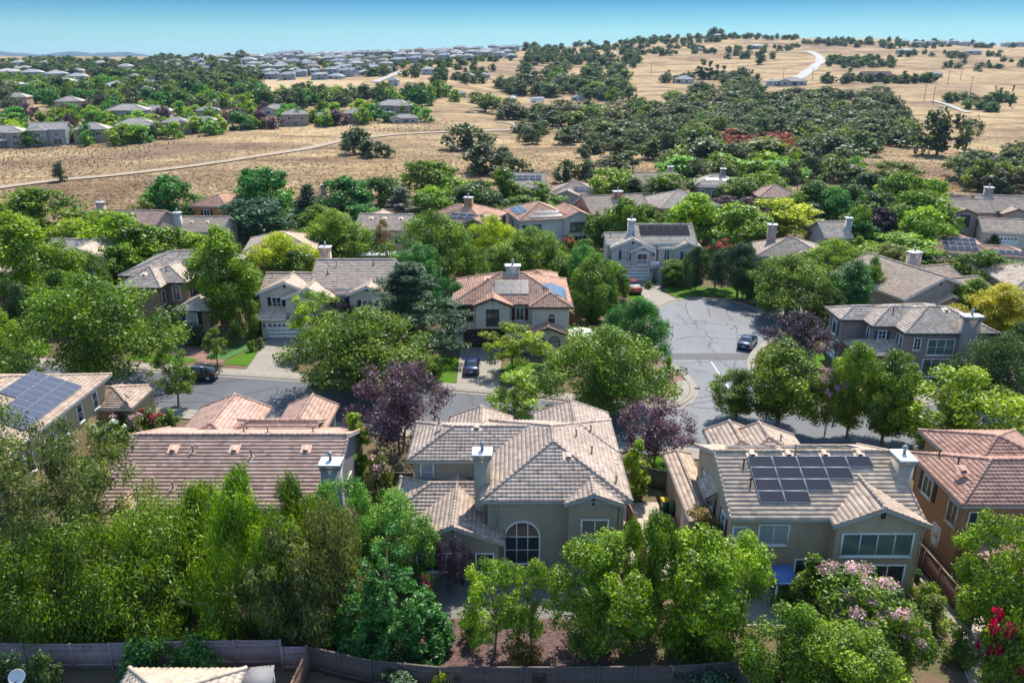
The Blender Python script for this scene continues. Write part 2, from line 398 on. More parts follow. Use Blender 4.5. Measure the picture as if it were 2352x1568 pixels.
    # local frame on a wall: side, plane coordinate, position along
    def frame(s,side,at,pos,z):
        sv,ov=SIDES[side]
        o=Vector((pos-s.ox,at-s.oy,z)) if side in'fb' else Vector((at-s.ox,pos-s.oy,z))
        return o,Vector((sv[0],sv[1],0)),Vector((ov[0],ov[1],0))
    def wbox(s,mb,fr,s0,s1,z0,z1,d0,d1,mat=0):
        o,S,D=fr; pts=[o+S*a+D*d+Vector((0,0,z)) for z in(z0,z1) for d in(d1,d0) for a in(s0,s1)]
        mb.arr([tuple(p) for p in pts],Q=[[0,2,3,1],[4,5,7,6],[0,1,5,4],[2,6,7,3],[0,4,6,2],[1,3,7,5]],mat=mat)
    def win(s,side,at,pos,z,w,h,nx=2,ny=1,trim=None,glass=None,shutter=None,sill=True,arch=False,t=.11,name='window'):
        fr=s.frame(side,at,pos,z); o,S,D=fr; f=MB(); p=MB(); Z=Vector((0,0,1)); hw=w/2
        if not arch:
            s.wbox(f,fr,-hw-t,-hw,-t,h+t,.0,.08); s.wbox(f,fr,hw,hw+t,-t,h+t,.0,.08)
            s.wbox(f,fr,-hw,hw,h,h+t,.0,.08); s.wbox(f,fr,-hw,hw,-t,0,.0,.08)
            if sill: s.wbox(f,fr,-hw-t-.05,hw+t+.05,-t-.07,-t,.0,.12)
            q=[o+S*-hw+D*.018,o+S*hw+D*.018,o+S*hw+Z*h+D*.018,o+S*-hw+Z*h+D*.018]; p.quad(*[tuple(x) for x in q])
            top=lambda x:h
        else:
            hr=h-hw; n=14; pts=[o+S*-hw+D*.018,o+S*hw+D*.018]
            outer=[(-hw,0)]+[(hw*math.cos(math.pi-math.pi*k/n),hr+hw*math.sin(math.pi*k/n)) for k in range(n+1)]+[(hw,0)]
            p.poly([tuple(o+S*a+Z*b+D*.018) for a,b in outer])
            pr=None
            for a,b in outer:
                k=(hw+t)/hw; zb=hr+(b-hr)*k if b>=hr else b
                cur=[o+S*a+Z*b+D*.018,o+S*a+Z*b+D*.08,o+S*(a*k)+Z*zb+D*.08,o+S*(a*k)+Z*zb]
                if pr:
                    for j in range(3): f.quad(*[tuple(x) for x in(pr[j],cur[j],cur[j+1],pr[j+1])])
                pr=cur
            s.wbox(f,fr,-hw-t,hw+t,-t,0,.0,.09); s.wbox(f,fr,-hw,hw,hr-.04,hr+.04,.018,.06)
            top=lambda x:hr+math.sqrt(max(0,hw*hw-x*x))
        for i in range(1,nx):
            x=-hw+w*i/nx; s.wbox(f,fr,x-.03,x+.03,0,top(x),.018,.055)
        hh=(h-hw) if arch else h
        for j in range(1,ny):
            zz=hh*j/ny; s.wbox(f,fr,-hw,hw,zz-.022,zz+.022,.018,.05)
        fo=f.build(name,trim or M_WHITE,s.root); p.build('pane',glass or M_GLASS,fo)
        if shutter:
            sh=MB()
            for sg in(-1,1):
                sh=MB(); a=sg*(hw+t+.02); b=sg*(hw+t+.02+min(.5,w*.5)); s.wbox(sh,fr,min(a,b),max(a,b),-.05,h+.05,.0,.05)
                k=int(h/.16)
                for j in range(k): s.wbox(sh,fr,min(a,b)+.06,max(a,b)-.06,.02+j*h/k,.02+j*h/k+.09,.05,.065)
                sh.build('shutter',shutter,s.root)
        return fo
    def garage(s,side,at,pos,w,h,m,lites=True):
        fr=s.frame(side,at,pos,0); f=MB(); rows=4
        for j in range(rows):
            s.wbox(f,fr,-w/2,w/2,j*h/rows+.01,(j+1)*h/rows-.01,.0,.03)
            for i in range(8):
                a=-w/2+w*(i+.12)/8; b=-w/2+w*(i+.88)/8
                if not(lites and j==rows-1): s.wbox(f,fr,a,b,j*h/rows+.12,(j+1)*h/rows-.12,.03,.045)
        d=f.build('garage_door',m,s.root)
        if lites:
            for i in range(8):
                p=MB(); a=-w/2+w*(i+.2)/8; b=-w/2+w*(i+.8)/8; s.wbox(p,fr,a,b,h*.8,h*.94,.03,.04); p.build('pane',M_GLASS,d)
        t=MB(); s.wbox(t,fr,-w/2-.15,-w/2,0,h+.15,0,.07); s.wbox(t,fr,w/2,w/2+.15,0,h+.15,0,.07); s.wbox(t,fr,-w/2,w/2,h,h+.15,0,.07)
        t.build('door_frame',s.trim,s.root)
    def door(s,side,at,pos,z,w,h,m):
        fr=s.frame(side,at,pos,z); f=MB(); s.wbox(f,fr,-w/2,w/2,0,h,0,.04)
        for (a,b) in((.1,.45),(.55,.92)): s.wbox(f,fr,-w/2+.12,w/2-.12,h*a,h*b,.04,.055)
        d=f.build('door',m,s.root); k=MB(); s.wbox(k,fr,w/2-.12,w/2-.06,h*.46,h*.5,.05,.1); k.build('handle',M_ALU,d)
        t=MB(); s.wbox(t,fr,-w/2-.1,-w/2,0,h+.1,0,.06); s.wbox(t,fr,w/2,w/2+.1,0,h+.1,0,.06); s.wbox(t,fr,-w/2,w/2,h,h+.1,0,.06); t.build('door_frame',M_WHITE,s.root)
    def chimney(s,x,y,w,d,z0,z1,m=None,cap=None,flue=True):
        x-=s.ox; y-=s.oy; b=MB(); b.box((x,y,(z0+z1)/2),(w,d,z1-z0)); b.box((x,y,z1-.22),(w+.12,d+.12,.18))
        c=b.build('chimney',m or s.wm,s.root)
        k=MB(); k.box((x,y,z1+.06),(w+.3,d+.3,.12)); k.arr([(x-w/2-.1,y-d/2-.1,z1+.12),(x+w/2+.1,y-d/2-.1,z1+.12),(x+w/2+.1,y+d/2+.1,z1+.12),(x-w/2-.1,y+d/2+.1,z1+.12),(x,y,z1+.22)],T=[[0,1,4],[1,2,4],[2,3,4],[3,0,4]])
        k.build('chimney_cap',cap or M_CAPW,c)
        if flue:
            f=MB(); f.lathe([(.0,0),(.13,0),(.13,.45),(.2,.47),(.2,.62),(.13,.64),(.13,.70),(0,.72)],10,c=(x,y,z1+.14)); f.build('flue',M_FLUE,c)
    def on(s,fac,S,T,H): o,sv,tv,n=fac; return o+sv*S+tv*T+n*H
    def solar(s,fac,S,T,cols,rows,pw=1.68,ph=1.0,m=None,skip=(),lift=.14,gap=.03,fr=None):
        o,sv,tv,n=fac; m=m or M_PV_BLACK
        for r in range(rows):
            for c in range(cols):
                if (c,r) in skip: continue
                b=MB(); f=MB(); s0=S+c*(pw+gap); t0=T+r*(ph+gap); pt=lambda a,t,h: tuple(s.on(fac,a,t,h))
                e=.03
                b.arr([pt(s0+e,t0+e,lift+.043),pt(s0+pw-e,t0+e,lift+.043),pt(s0+pw-e,t0+ph-e,lift+.043),pt(s0+e,t0+ph-e,lift+.043)],Q=[[0,1,2,3]],uq=np.array([[(0,0),(1,0),(1,1),(0,1)]],float)*(1 if pw>ph else 1))
                V=[pt(a,t,h) for h in(lift,lift+.04) for t in(t0,t0+ph) for a in(s0,s0+pw)]
                f.arr(V,Q=[[0,2,3,1],[4,5,7,6],[0,1,5,4],[2,6,7,3],[0,4,6,2],[1,3,7,5]])
                fo=f.build('solar_panel',fr or M_ALU,s.root); b.build('cell_sheet',m,fo)
    def vent(s,fac,S,T,kind='dome'):
        o,sv,tv,n=fac; b=MB(); up=Vector((0,0,1)); c=s.on(fac,S,T,.05)
        if kind=='dome':
            r=.23; V=[]; nn=9
            for (q,zz) in((0,1.0),(.55,.9),(1.0,.02)):
                for k in range(nn):
                    a=math.pi*k/(nn-1); V.append(tuple(c+sv*(math.cos(a)*r)+n*(math.sin(a)*r*zz)+tv*(q*.7)))
            Q=[[i*nn+k,i*nn+k+1,(i+1)*nn+k+1,(i+1)*nn+k] for i in range(2) for k in range(nn-1)]
            b.arr(V,Q=Q); b.quad(*[tuple(c+sv*x+tv*y+n*.03) for x,y in((-.42,-.15),(.42,-.15),(.42,.7),(-.42,.7))])
            g=MB(); g.arr([tuple(Vector(V[k])+tv*.06) for k in range(nn)],T=[[0,k,k+1] for k in range(1,nn-1)])
            v=b.build('roof_vent',s.tm,s.root); g.build('vent_grille',M_DARK,v)
        else:
            p=Vector(c); b.tube([p-up*.1,p+up*.45],.06,8); b.tube([p+up*.45,p+up*.56],.1,8)
            b.quad(*[tuple(c+sv*x+tv*y) for x,y in((-.25,-.3),(.25,-.3),(.25,.25),(-.25,.25))]); b.build('vent_pipe',M_BROWNT if kind=='dark' else M_PIPE,s.root)
    def lamp(s,side,at,pos,z):
        o,S,D=s.frame(side,at,pos,z); b=MB(); c=o+D*.16; b.lathe([(0,.42),(.05,.40),(.12,.28),(.10,.0),(.05,-.08),(0,-.12)],8,c=tuple(c)); b.tube([tuple(o),tuple(o+D*.16+Vector((0,0,.42)))],.02,5)
        b.build('wall_lamp',M_DARK,s.root)
    def gvent(s,side,at,pos,z,w=.3,h=.45):
        fr=s.frame(side,at,pos,z); b=MB(); s.wbox(b,fr,-w/2,w/2,0,h,0,.04); b.build('gable_vent',M_DARK,s.root)
    def holes(s,side,at,pos,z):
        for dz in(0,.36):
            b=MB(); o,S,D=s.frame(side,at,pos,z+dz); b.tube([tuple(o),tuple(o+D*.03)],.1,10); b.build('gable_vent',M_DARK,s.root)
# ------------------------------------------------------------------ terrain
_cols=[(-600,[(470,200,0),(340,330,None),(240,480,None),(190,700,None),(150,1100,None),(130,2500,None)]),
 (0,[(470,200,0),(340,325,None),(240,480,None),(190,700,None),(150,1100,None),(130,2500,None)]),
 (300,[(455,208,0),(320,350,None),(230,520,None),(185,700,None),(150,1000,None),(131,2000,None)]),
 (600,[(440,220,0),(292,390,None),(215,560,None),(185,640,None),(150,850,None),(128,1200,None)]),
 (1000,[(430,228,0),(268,440,None),(200,600,None),(150,850,None),(118,1300,None)]),
 (1200,[(420,235,0),(350,310,None),(280,440,None),(220,600,None),(160,850,None),(110,1300,None)]),
 (1600,[(420,232,0),(330,350,None),(260,500,None),(190,700,None),(150,900,None),(100,1300,None),(84,1600,None)]),
 (1850,[(405,246,0),(330,345,None),(250,500,None),(188,700,None),(120,1150,None),(88,1500,None)]),
 (2352,[(410,246,0),(330,350,None),(250,500,None),(170,800,None),(125,1200,None),(108,1600,None)]),
 (3000,[(410,246,0),(330,350,None),(250,500,None),(170,800,None),(130,1200,None),(118,1600,None)])]
TA=[];TY=[];TZ=[]
for u,l in _cols:
    TA.append((u-1176)/FPX/1.04); ys=[100.]; zs=[0.]
    for v,Y,z in l: ys.append(Y); zs.append(0. if z==0 else zat(v,Y))
    ys+= [ys[-1]*1.4, ys[-1]*2.2, 9500.]; zs+= [zs[-1]-6, zs[-1]-24, -60.]
    TY.append(np.log(ys)); TZ.append(zs)
TA=np.array(TA)
def hump(x,y):
    return (np.sin(x*.031+y*.017)+np.sin(x*.013-y*.027+1.7)+.6*np.sin(x*.071+y*.049))
def terrain(x,y):
    x=np.asarray(x,float); y=np.asarray(y,float)
    r=np.hypot(x,y); th=np.arctan2(x,y); thc=np.clip(th,-.75,.75); yy=np.maximum(1.,r*np.cos(thc)); a=np.tan(thc)
    ly=np.log(yy); Z=np.stack([np.interp(ly,TY[i],TZ[i]) for i in range(len(TA))])
    k=np.clip(np.searchsorted(TA,a)-1,0,len(TA)-2); t=np.clip((a-TA[k])/(TA[k+1]-TA[k]),0,1); t=t*t*(3-2*t)
    z=np.take_along_axis(Z,k[None],0)[0]*(1-t)+np.take_along_axis(Z,(k+1)[None],0)[0]*t
    fade=np.clip((yy-225)/80,0,1)
    back=np.clip((np.abs(th)-1.2)/.5,0,1)
    return (z+hump(x,y)*.55*fade*np.clip(yy/500,.5,2.2))*(1-back)
def tz(x,y): return float(terrain(np.array([x]),np.array([y]))[0])
_RY=np.exp(np.linspace(math.log(60),math.log(8000),900))
def G(u,v):
    """first point of the terrain seen on pixel (u,v)"""
    a,y,zz=ray(u,v); X=_RY*a/y; Z=CAM_H+_RY*zz/y; g=terrain(X,_RY); d=Z-g
    i=np.argmax(d<=0)
    if d[i]>0: i=len(_RY)-1; f=1
    else: f=d[i-1]/(d[i-1]-d[i]) if i>0 else 0
    Y=_RY[i-1]+(_RY[i]-_RY[i-1])*f; x=Y*a/y
    return x,Y,tz(x,Y)
def build_ground():
    th=np.concatenate([np.linspace(-math.pi,-.95,26)[:-1],np.linspace(-.95,.95,420),np.linspace(.95,math.pi,26)[1:]])
    r=np.concatenate([[.5],np.linspace(6,220,60),np.exp(np.linspace(math.log(221),math.log(9400),330))])
    R,TH=np.meshgrid(r,th,indexing='ij'); X=R*np.sin(TH); Y=R*np.cos(TH); Z=terrain(X.ravel(),Y.ravel())
    n=len(th); V=np.stack([X.ravel(),Y.ravel(),Z],1)
    i,j=np.meshgrid(np.arange(len(r)-1),np.arange(n-1),indexing='ij'); k=(i*n+j).ravel()
    Q=np.stack([k,k+1,k+n+1,k+n],1)[:,::-1]
    # where the gardens end and the dry grass begins (a real edge in the land)
    xs=V[:,0]; ys=V[:,1]; edge=np.interp(xs,[-140,-110,-60,-30,10,40,70,130,200],[128,150,190,205,212,215,225,215,150])
    zone=np.clip((edge-ys)/6+.5,0,1)
    mb=MB(); mb.arr(V,Q=Q,att=zone)
    m,nt,b,o=mat('dry_grass_land'); p=gpos(nt)
    at=N(nt,'ShaderNodeAttribute',attribute_name='rnd').outputs['Fac']
    n1=noise(nt,.012,5,.6,p); n2=noise(nt,.09,5,.65,p); n3=noise(nt,1.3,4,.7,p)
    mp=N(nt,'ShaderNodeMapping'); mp.inputs['Scale'].default_value=(.012,.05,.03); mp.inputs['Rotation'].default_value=(0,0,.35); nt.links.new(p,mp.inputs['Vector'])
    n4=noise(nt,1.0,5,.7,mp.outputs[0])
    gold=mixc(nt,ramp(nt,n2,[(.32,0),(.68,1)]),(.285,.20,.105),(.455,.345,.20))
    brown=mixc(nt,ramp(nt,n2,[(.3,0),(.7,1)]),(.105,.07,.048),(.19,.128,.085))
    dry=mixc(nt,ramp(nt,n4,[(.44,0),(.66,1)]),gold,brown)
    dry=mixc(nt,ramp(nt,n1,[(.50,0),(.66,1)]),dry,mixc(nt,.5,brown,(.22,.155,.11)))
    dry=mixc(nt,mathn(nt,'MULTIPLY',ramp(nt,n3,[(.48,0),(.7,1)]),.4),dry,(.07,.048,.03))
    n5=noise(nt,.5,5,.7,p); n6=noise(nt,5,4,.75,p)
    gar=mixc(nt,ramp(nt,n5,[(.42,0),(.58,1)]),(.13,.085,.055),(.06,.075,.025))
    gar=mixc(nt,mathn(nt,'MULTIPLY',n6,.6),gar,(.24,.18,.13))
    z2=ramp(nt,mathn(nt,'ADD',at,mathn(nt,'MULTIPLY',mathn(nt,'SUBTRACT',n2,.5),.6)),[(.45,0),(.55,1)])
    nt.links.new(mixc(nt,z2,dry,gar),b.inputs['Base Color']); b.inputs['Roughness'].default_value=.95; b.inputs['Specular IOR Level'].default_value=.05
    bump(nt,b,mathn(nt,'ADD',n3,n6),.6,.25)
    tag(mb.build('ground',m,smooth=True),kind='structure')
build_ground()

# ------------------------------------------------------------------ distant mountains
def mountains():
    mb=MB(); n=260; us=np.linspace(-500,820,n)
    top=np.interp(us,[-500,-200,0,40,90,130,165,215,260,295,340,400,450,500,540,620,820],[128,124,118,122,126,122,119,122,121,120,127,131,129,127,131,134,140])
    top=top+np.interp(us,np.linspace(-500,820,90),np.random.default_rng(4).normal(0,.8,90))
    D=7400.; V=[]
    for k,(u,v) in enumerate(zip(us,top)):
        a,y,zz=ray(u,v); zt=CAM_H+D*zz/y; x=D*a/y
        V+= [(x*.93,D*.93,-80),(x*.965,D*.965,zt*.55),(x,D,zt),(x*1.06,D*1.06,-80)]
    V=np.array(V); V[1::4,2]+=np.random.default_rng(5).normal(0,7,n)
    Q=[[4*k+j,4*k+4+j,4*k+5+j,4*k+1+j] for k in range(n-1) for j in range(3)]
    mb.arr(V,Q=Q); m,nt,b,o=mat('mountain_forest'); nn=noise(nt,.004,5,.6,gpos(nt))
    nt.links.new(mixc(nt,nn,(.008,.022,.03),(.016,.032,.036)),b.inputs['Base Color']); b.inputs['Roughness'].default_value=1
    tag(mb.build('mountains',m,smooth=True),kind='structure')
mountains()

# ------------------------------------------------------------------ streets, kerbs, paving
def asphalt(name,c,s=1.0):
    m,nt,b,o=mat(name); p=gpos(nt); n1=noise(nt,.11,5,.65,p); n2=noise(nt,9,3,.8,p); 
    mp=N(nt,'ShaderNodeMapping'); mp.inputs['Scale'].default_value=(.5,.09,.2); mp.inputs['Rotation'].default_value=(0,0,.5); nt.links.new(p,mp.inputs['Vector'])
    n3=noise(nt,1.4,4,.7,mp.outputs[0])
    col=mixc(nt,ramp(nt,n1,[(.35,0),(.65,1)]),[x*.82 for x in c],[x*1.15 for x in c])
    col=mixc(nt,mathn(nt,'MULTIPLY',ramp(nt,n3,[(.5,0),(.75,1)]),.5),col,[x*1.5 for x in c])
    col=mixc(nt,mathn(nt,'MULTIPLY',n2,.3),col,[x*.5 for x in c])
    nt.links.new(col,b.inputs['Base Color']); b.inputs['Roughness'].default_value=.7; b.inputs['Specular IOR Level'].default_value=.4
    bump(nt,b,n2,.3,.01); return m
M_ASPH=asphalt('asphalt',(.082,.089,.104)); M_ASPH2=asphalt('worn_asphalt',(.135,.143,.158)); M_PATCH=asphalt('patch_asphalt',(.06,.061,.065))
M_CONC=plain('concrete',(.25,.228,.195),.85,0,.2,.8); M_CONC2=plain('driveway_concrete',(.24,.22,.187),.85,0,.22,.5)
M_TAR=plain('tar_seal',(.03,.03,.034),.6); M_LINE=plain('road_paint',(.62,.62,.60),.6)
def lawnm():
    m,nt,b,o=mat('lawn'); p=gpos(nt); n1=noise(nt,.7,4,.6,p); n2=noise(nt,8,4,.8,p)
    col=mixc(nt,n1,(.055,.135,.008),(.10,.20,.012)); col=mixc(nt,mathn(nt,'MULTIPLY',n2,.6),col,(.03,.08,.008))
    nt.links.new(col,b.inputs['Base Color']); b.inputs['Roughness'].default_value=.9; b.inputs['Specular IOR Level'].default_value=.1; bump(nt,b,n2,.8,.06); return m
M_LAWN=lawnm()
def mulchm(a,bb,name):
    m,nt,b,o=mat(name); p=gpos(nt); v=N(nt,'ShaderNodeTexVoronoi'); v.inputs['Scale'].default_value=7; nt.links.new(p,v.inputs['Vector'])
    n1=noise(nt,1.2,4,.6,p); col=mixc(nt,v.outputs['Color'],a,bb); col=mixc(nt,mathn(nt,'MULTIPLY',n1,.5),col,a)
    nt.links.new(col,b.inputs['Base Color']); b.inputs['Roughness'].default_value=.95; bump(nt,b,v.outputs['Distance'],.8,.06); return m
M_MULCH=mulchm((.12,.06,.045),(.34,.20,.15),'bark_mulch'); M_GRAVEL=mulchm((.30,.25,.19),(.55,.48,.40),'gravel'); M_PURPLEM=mulchm((.05,.028,.026),(.17,.10,.088),'reddish_mulch')

def tri_fill(pts,z,dens=None):
    """ear-clipped flat polygon"""
    import mathutils.geometry as g
    V=[Vector((p[0],p[1],0)) for p in pts]; T=g.tessellate_polygon([V])
    return [(p[0],p[1],z) for p in pts],[list(t) for t in T]
def flat(name,pts,z,m,kind='structure',h=0):
    mb=MB(); V,T=tri_fill(pts,z); 
    def nz(t): 
        a,b,c=[V[i] for i in t]; return (b[0]-a[0])*(c[1]-a[1])-(b[1]-a[1])*(c[0]-a[0])
    T=[t if nz(t)>0 else t[::-1] for t in T]; mb.arr(V,T=T)
    if h:
        for i in range(len(V)):
            a,b=V[i],V[(i+1)%len(V)]; mb.quad(a,b,(b[0],b[1],z-h),(a[0],a[1],z-h))
    return tag(mb.build(name,m),kind=kind)
def smooth_line(pts,n=8):
    pts=[np.array(p,float) for p in pts]; out=[]
    for i in range(len(pts)-1):
        p0=pts[max(i-1,0)];p1=pts[i];p2=pts[i+1];p3=pts[min(i+2,len(pts)-1)]
        for k in range(n):
            t=k/n; out.append(.5*((2*p1)+(-p0+p2)*t+(2*p0-5*p1+4*p2-p3)*t*t+(-p0+3*p1-3*p2+p3)*t**3))
    out.append(pts[-1]); return out
def ribbon(mb,line,wd,z,mat=0,drape=False,h=0,side=0):
    """flat band along a line; side=+1/-1 puts it left/right of the line"""
    L=[np.array(p[:2],float) for p in line]; V=[];n=len(L)
    for i,p in enumerate(L):
        d=L[min(i+1,n-1)]-L[max(i-1,0)]; d/=np.linalg.norm(d)+1e-9; nn=np.array((-d[1],d[0]))
        ww=wd[i] if hasattr(wd,'__len__') else wd
        a,b=(ww/2,-ww/2) if side==0 else ((ww,0) if side>0 else (0,-ww))
        for q in(a,b):
            e=p+nn*q; V.append((e[0],e[1],(tz(*e) if drape else 0)+z))
    V=np.array(V); mb.arr(V,Q=[[2*i+1,2*i+3,2*i+2,2*i] for i in range(n-1)],mat=mat)
    if h:
        for o in(0,1):
            W=V[o::2]; B=W.copy(); B[:,2]-=h; mb.arr(np.concatenate([W,B]),Q=[[i,i+1,n+i+1,n+i] for i in range(n-1)],mat=mat)
UP=smooth_line([(-130,97),(-95,92.5),(-56,88.8),(-33,85.4),(-8,81.2),(5.3,78.3),(10.5,76.2),(15,75.6),(17.6,76.8),(19.6,79.4),(20.3,82.5),(19.9,86),(19.0,89.5),(18.3,93),(18.2,97),(18.4,101),(19.3,106),(21,111),(24.3,115.3),(29,116.6),(33.5,114.6),(36.6,109.5),(36.8,104.5),(34.8,99.5),(32,95.6),(29.6,92),(28.3,87.5),(27.9,83),(28.6,78.5),(30.5,75.5),(34,74.6),(44,77.5),(60,84),(85,97),(130,120)])
LO=smooth_line([(-130,84),(-95,80.5),(-56,77.5),(-38,76.2),(-17.5,72.6),(0,69.8),(11,68),(20,66.3),(31,65.4),(45,67.5),(62,73.5),(88,86),(130,108)])
flat('street',[tuple(p) for p in UP]+[tuple(p) for p in LO[::-1]],.012,M_ASPH)
# older, paler asphalt of the turning court and its approach
flat('court_paving',[(19.0,89.3),(18.5,93),(18.4,97),(18.6,101),(19.5,106),(21.2,110.8),(24.4,115.0),(29,116.3),(33.3,114.4),(36.2,109.4),(36.5,104.5),(34.6,99.7),(31.7,95.8),(29.4,92.2),(28.1,87.5),(27.7,83),(28.3,78.5),(27,73),(25,67),(20,66.6),(13,68),(12.6,72),(15,75.8),(17.7,77.1),(19.4,79.5),(20.1,82.5),(19.7,86)],.017,M_ASPH2)
flat('road_patch',[(18.8,90.5),(28.6,90.5),(29.6,92.8),(18.6,92.8)],.022,M_PATCH)
mb=MB(); ribbon(mb,UP,.45,.11,h=.12,side=1); ribbon(mb,UP,.42,.02,side=-1); ribbon(mb,LO,.45,.11,h=.12,side=-1); ribbon(mb,LO,.42,.02,side=1)
tag(mb.build('kerb',M_CONC),kind='structure')
mb=MB(); i0=40; UPs=[p for p in UP]; offu=[]
def offset(line,q):
    L=[np.array(p) for p in line]; r=[]
    for i,p in enumerate(L):
        d=L[min(i+1,len(L)-1)]-L[max(i-1,0)]; d/=np.linalg.norm(d); r.append(p+np.array((-d[1],d[0]))*q)
    return r
ribbon(mb,offset(UP[:84],.5),1.4,.112,side=1); ribbon(mb,offset(UP[-50:],.5),1.4,.112,side=1); ribbon(mb,offset(LO,-.5),1.4,.112,side=-1)
tag(mb.build('pavement',M_CONC),kind='structure')
mb=MB()
for line in (UP[:84],):
    o=offset(line,.5)
    for i in range(0,len(o)-1):
        d=o[i+1]-o[i]; n=np.array((-d[1],d[0])); n/=np.linalg.norm(n); k=max(1,int(np.linalg.norm(d)/1.5))
        for j in range(k):
            p=o[i]+d*j/k; ribbon(mb,[p,p+n*1.4],.03,.117)
tag(mb.build('pavement_joints',M_TRIMG),kind='structure')
# tar-sealed cracks, manhole rings, centre line
def wig(p,q,seed,amp=.35,n=14):
    r=random.Random(seed); a,b=np.array(p,float),np.array(q,float); d=b-a; nn=np.array((-d[1],d[0]))/np.linalg.norm(d); o=0; out=[]
    for i in range(n+1):
        o=.65*o+r.uniform(-amp,amp); out.append(a+d*i/n+nn*o*(1 if 0<i<n else 0))
    return out
mb=MB(); PX=lambda x,y:P(1552.4+.36005*x,376.3+.36005*y)
cr=[((55,880),(85,990)),((85,990),(150,1010)),((0,960),(70,1020)),((-20,1030),(130,1015)),((130,1015),(210,1105)),((210,1105),(200,1160)),((200,1160),(250,1205)),((210,1105),(400,1115)),((400,1115),(530,1125)),((0,1120),(60,1105)),((60,1105),(200,1100)),((375,1030),(400,1115)),((320,1010),(375,1040)),((375,1040),(360,1060)),((200,900),(215,980)),((400,1115),(450,1140)),
    ((210,1150),(250,1135)),((0,1275),(120,1265)),((120,1265),(380,1240)),((130,1250),(180,1285)),((280,1260),(360,1340)),((240,1450),(330,1445)),((100,1490),(240,1480)),((240,1450),(290,1475)),((20,1555),(300,1490)),((110,1320),(200,1330)),((0,900),(60,915)),((60,1545),(250,1565)),((400,1240),(380,1330)),((150,1010),(330,1030)),((340,920),(330,1000))]
for k,(p,q) in enumerate(cr):
    a=PX(*p);b=PX(*q); ribbon(mb,wig(a,b,k,.3,12),[.075+.06*abs(math.sin(k+i)) for i in range(13)],.027)
for k,(p,q) in enumerate([((330,905),(560,870)),((560,905),(640,890)),((640,890),(625,915)),((300,925),(520,925)),((1000,905),(1040,925)),((1040,905),(1030,940)),((1070,900),(1090,930)),((1480,985),(1600,1000)),((1560,1000),(1650,1010)),((880,900),(1000,915)),((400,890),(600,930)),((1500,960),(1560,1010))]):
    ribbon(mb,wig(P(*p),P(*q),50+k,.2,10),.07,.027)
for (x,y,r) in((150,1013,.95),(250,1440,1.0)):
    c=np.array(PX(x,y)); ribbon(mb,[c+np.array((math.cos(t),math.sin(t)))*r for t in np.linspace(0,2*math.pi,28)],.11,.028)
tag(mb.build('road_cracks',M_TAR),kind='structure')
mb=MB(); a=np.array(PX(225,1262)); b=np.array(PX(355,1455)); ribbon(mb,[a,b],.13,.028); tag(mb.build('road_line',M_LINE),kind='structure')
mb=MB(); c=PX(120,1432); mb.box((c[0],c[1],.03),(1.1,.5,.03)); 
for i in range(5): mb.box((c[0]-.4+.2*i,c[1],.05),(.05,.45,.02))
tag(mb.build('storm_drain',M_DARK),'dark grated storm drain at the kerb corner of the court','drain')

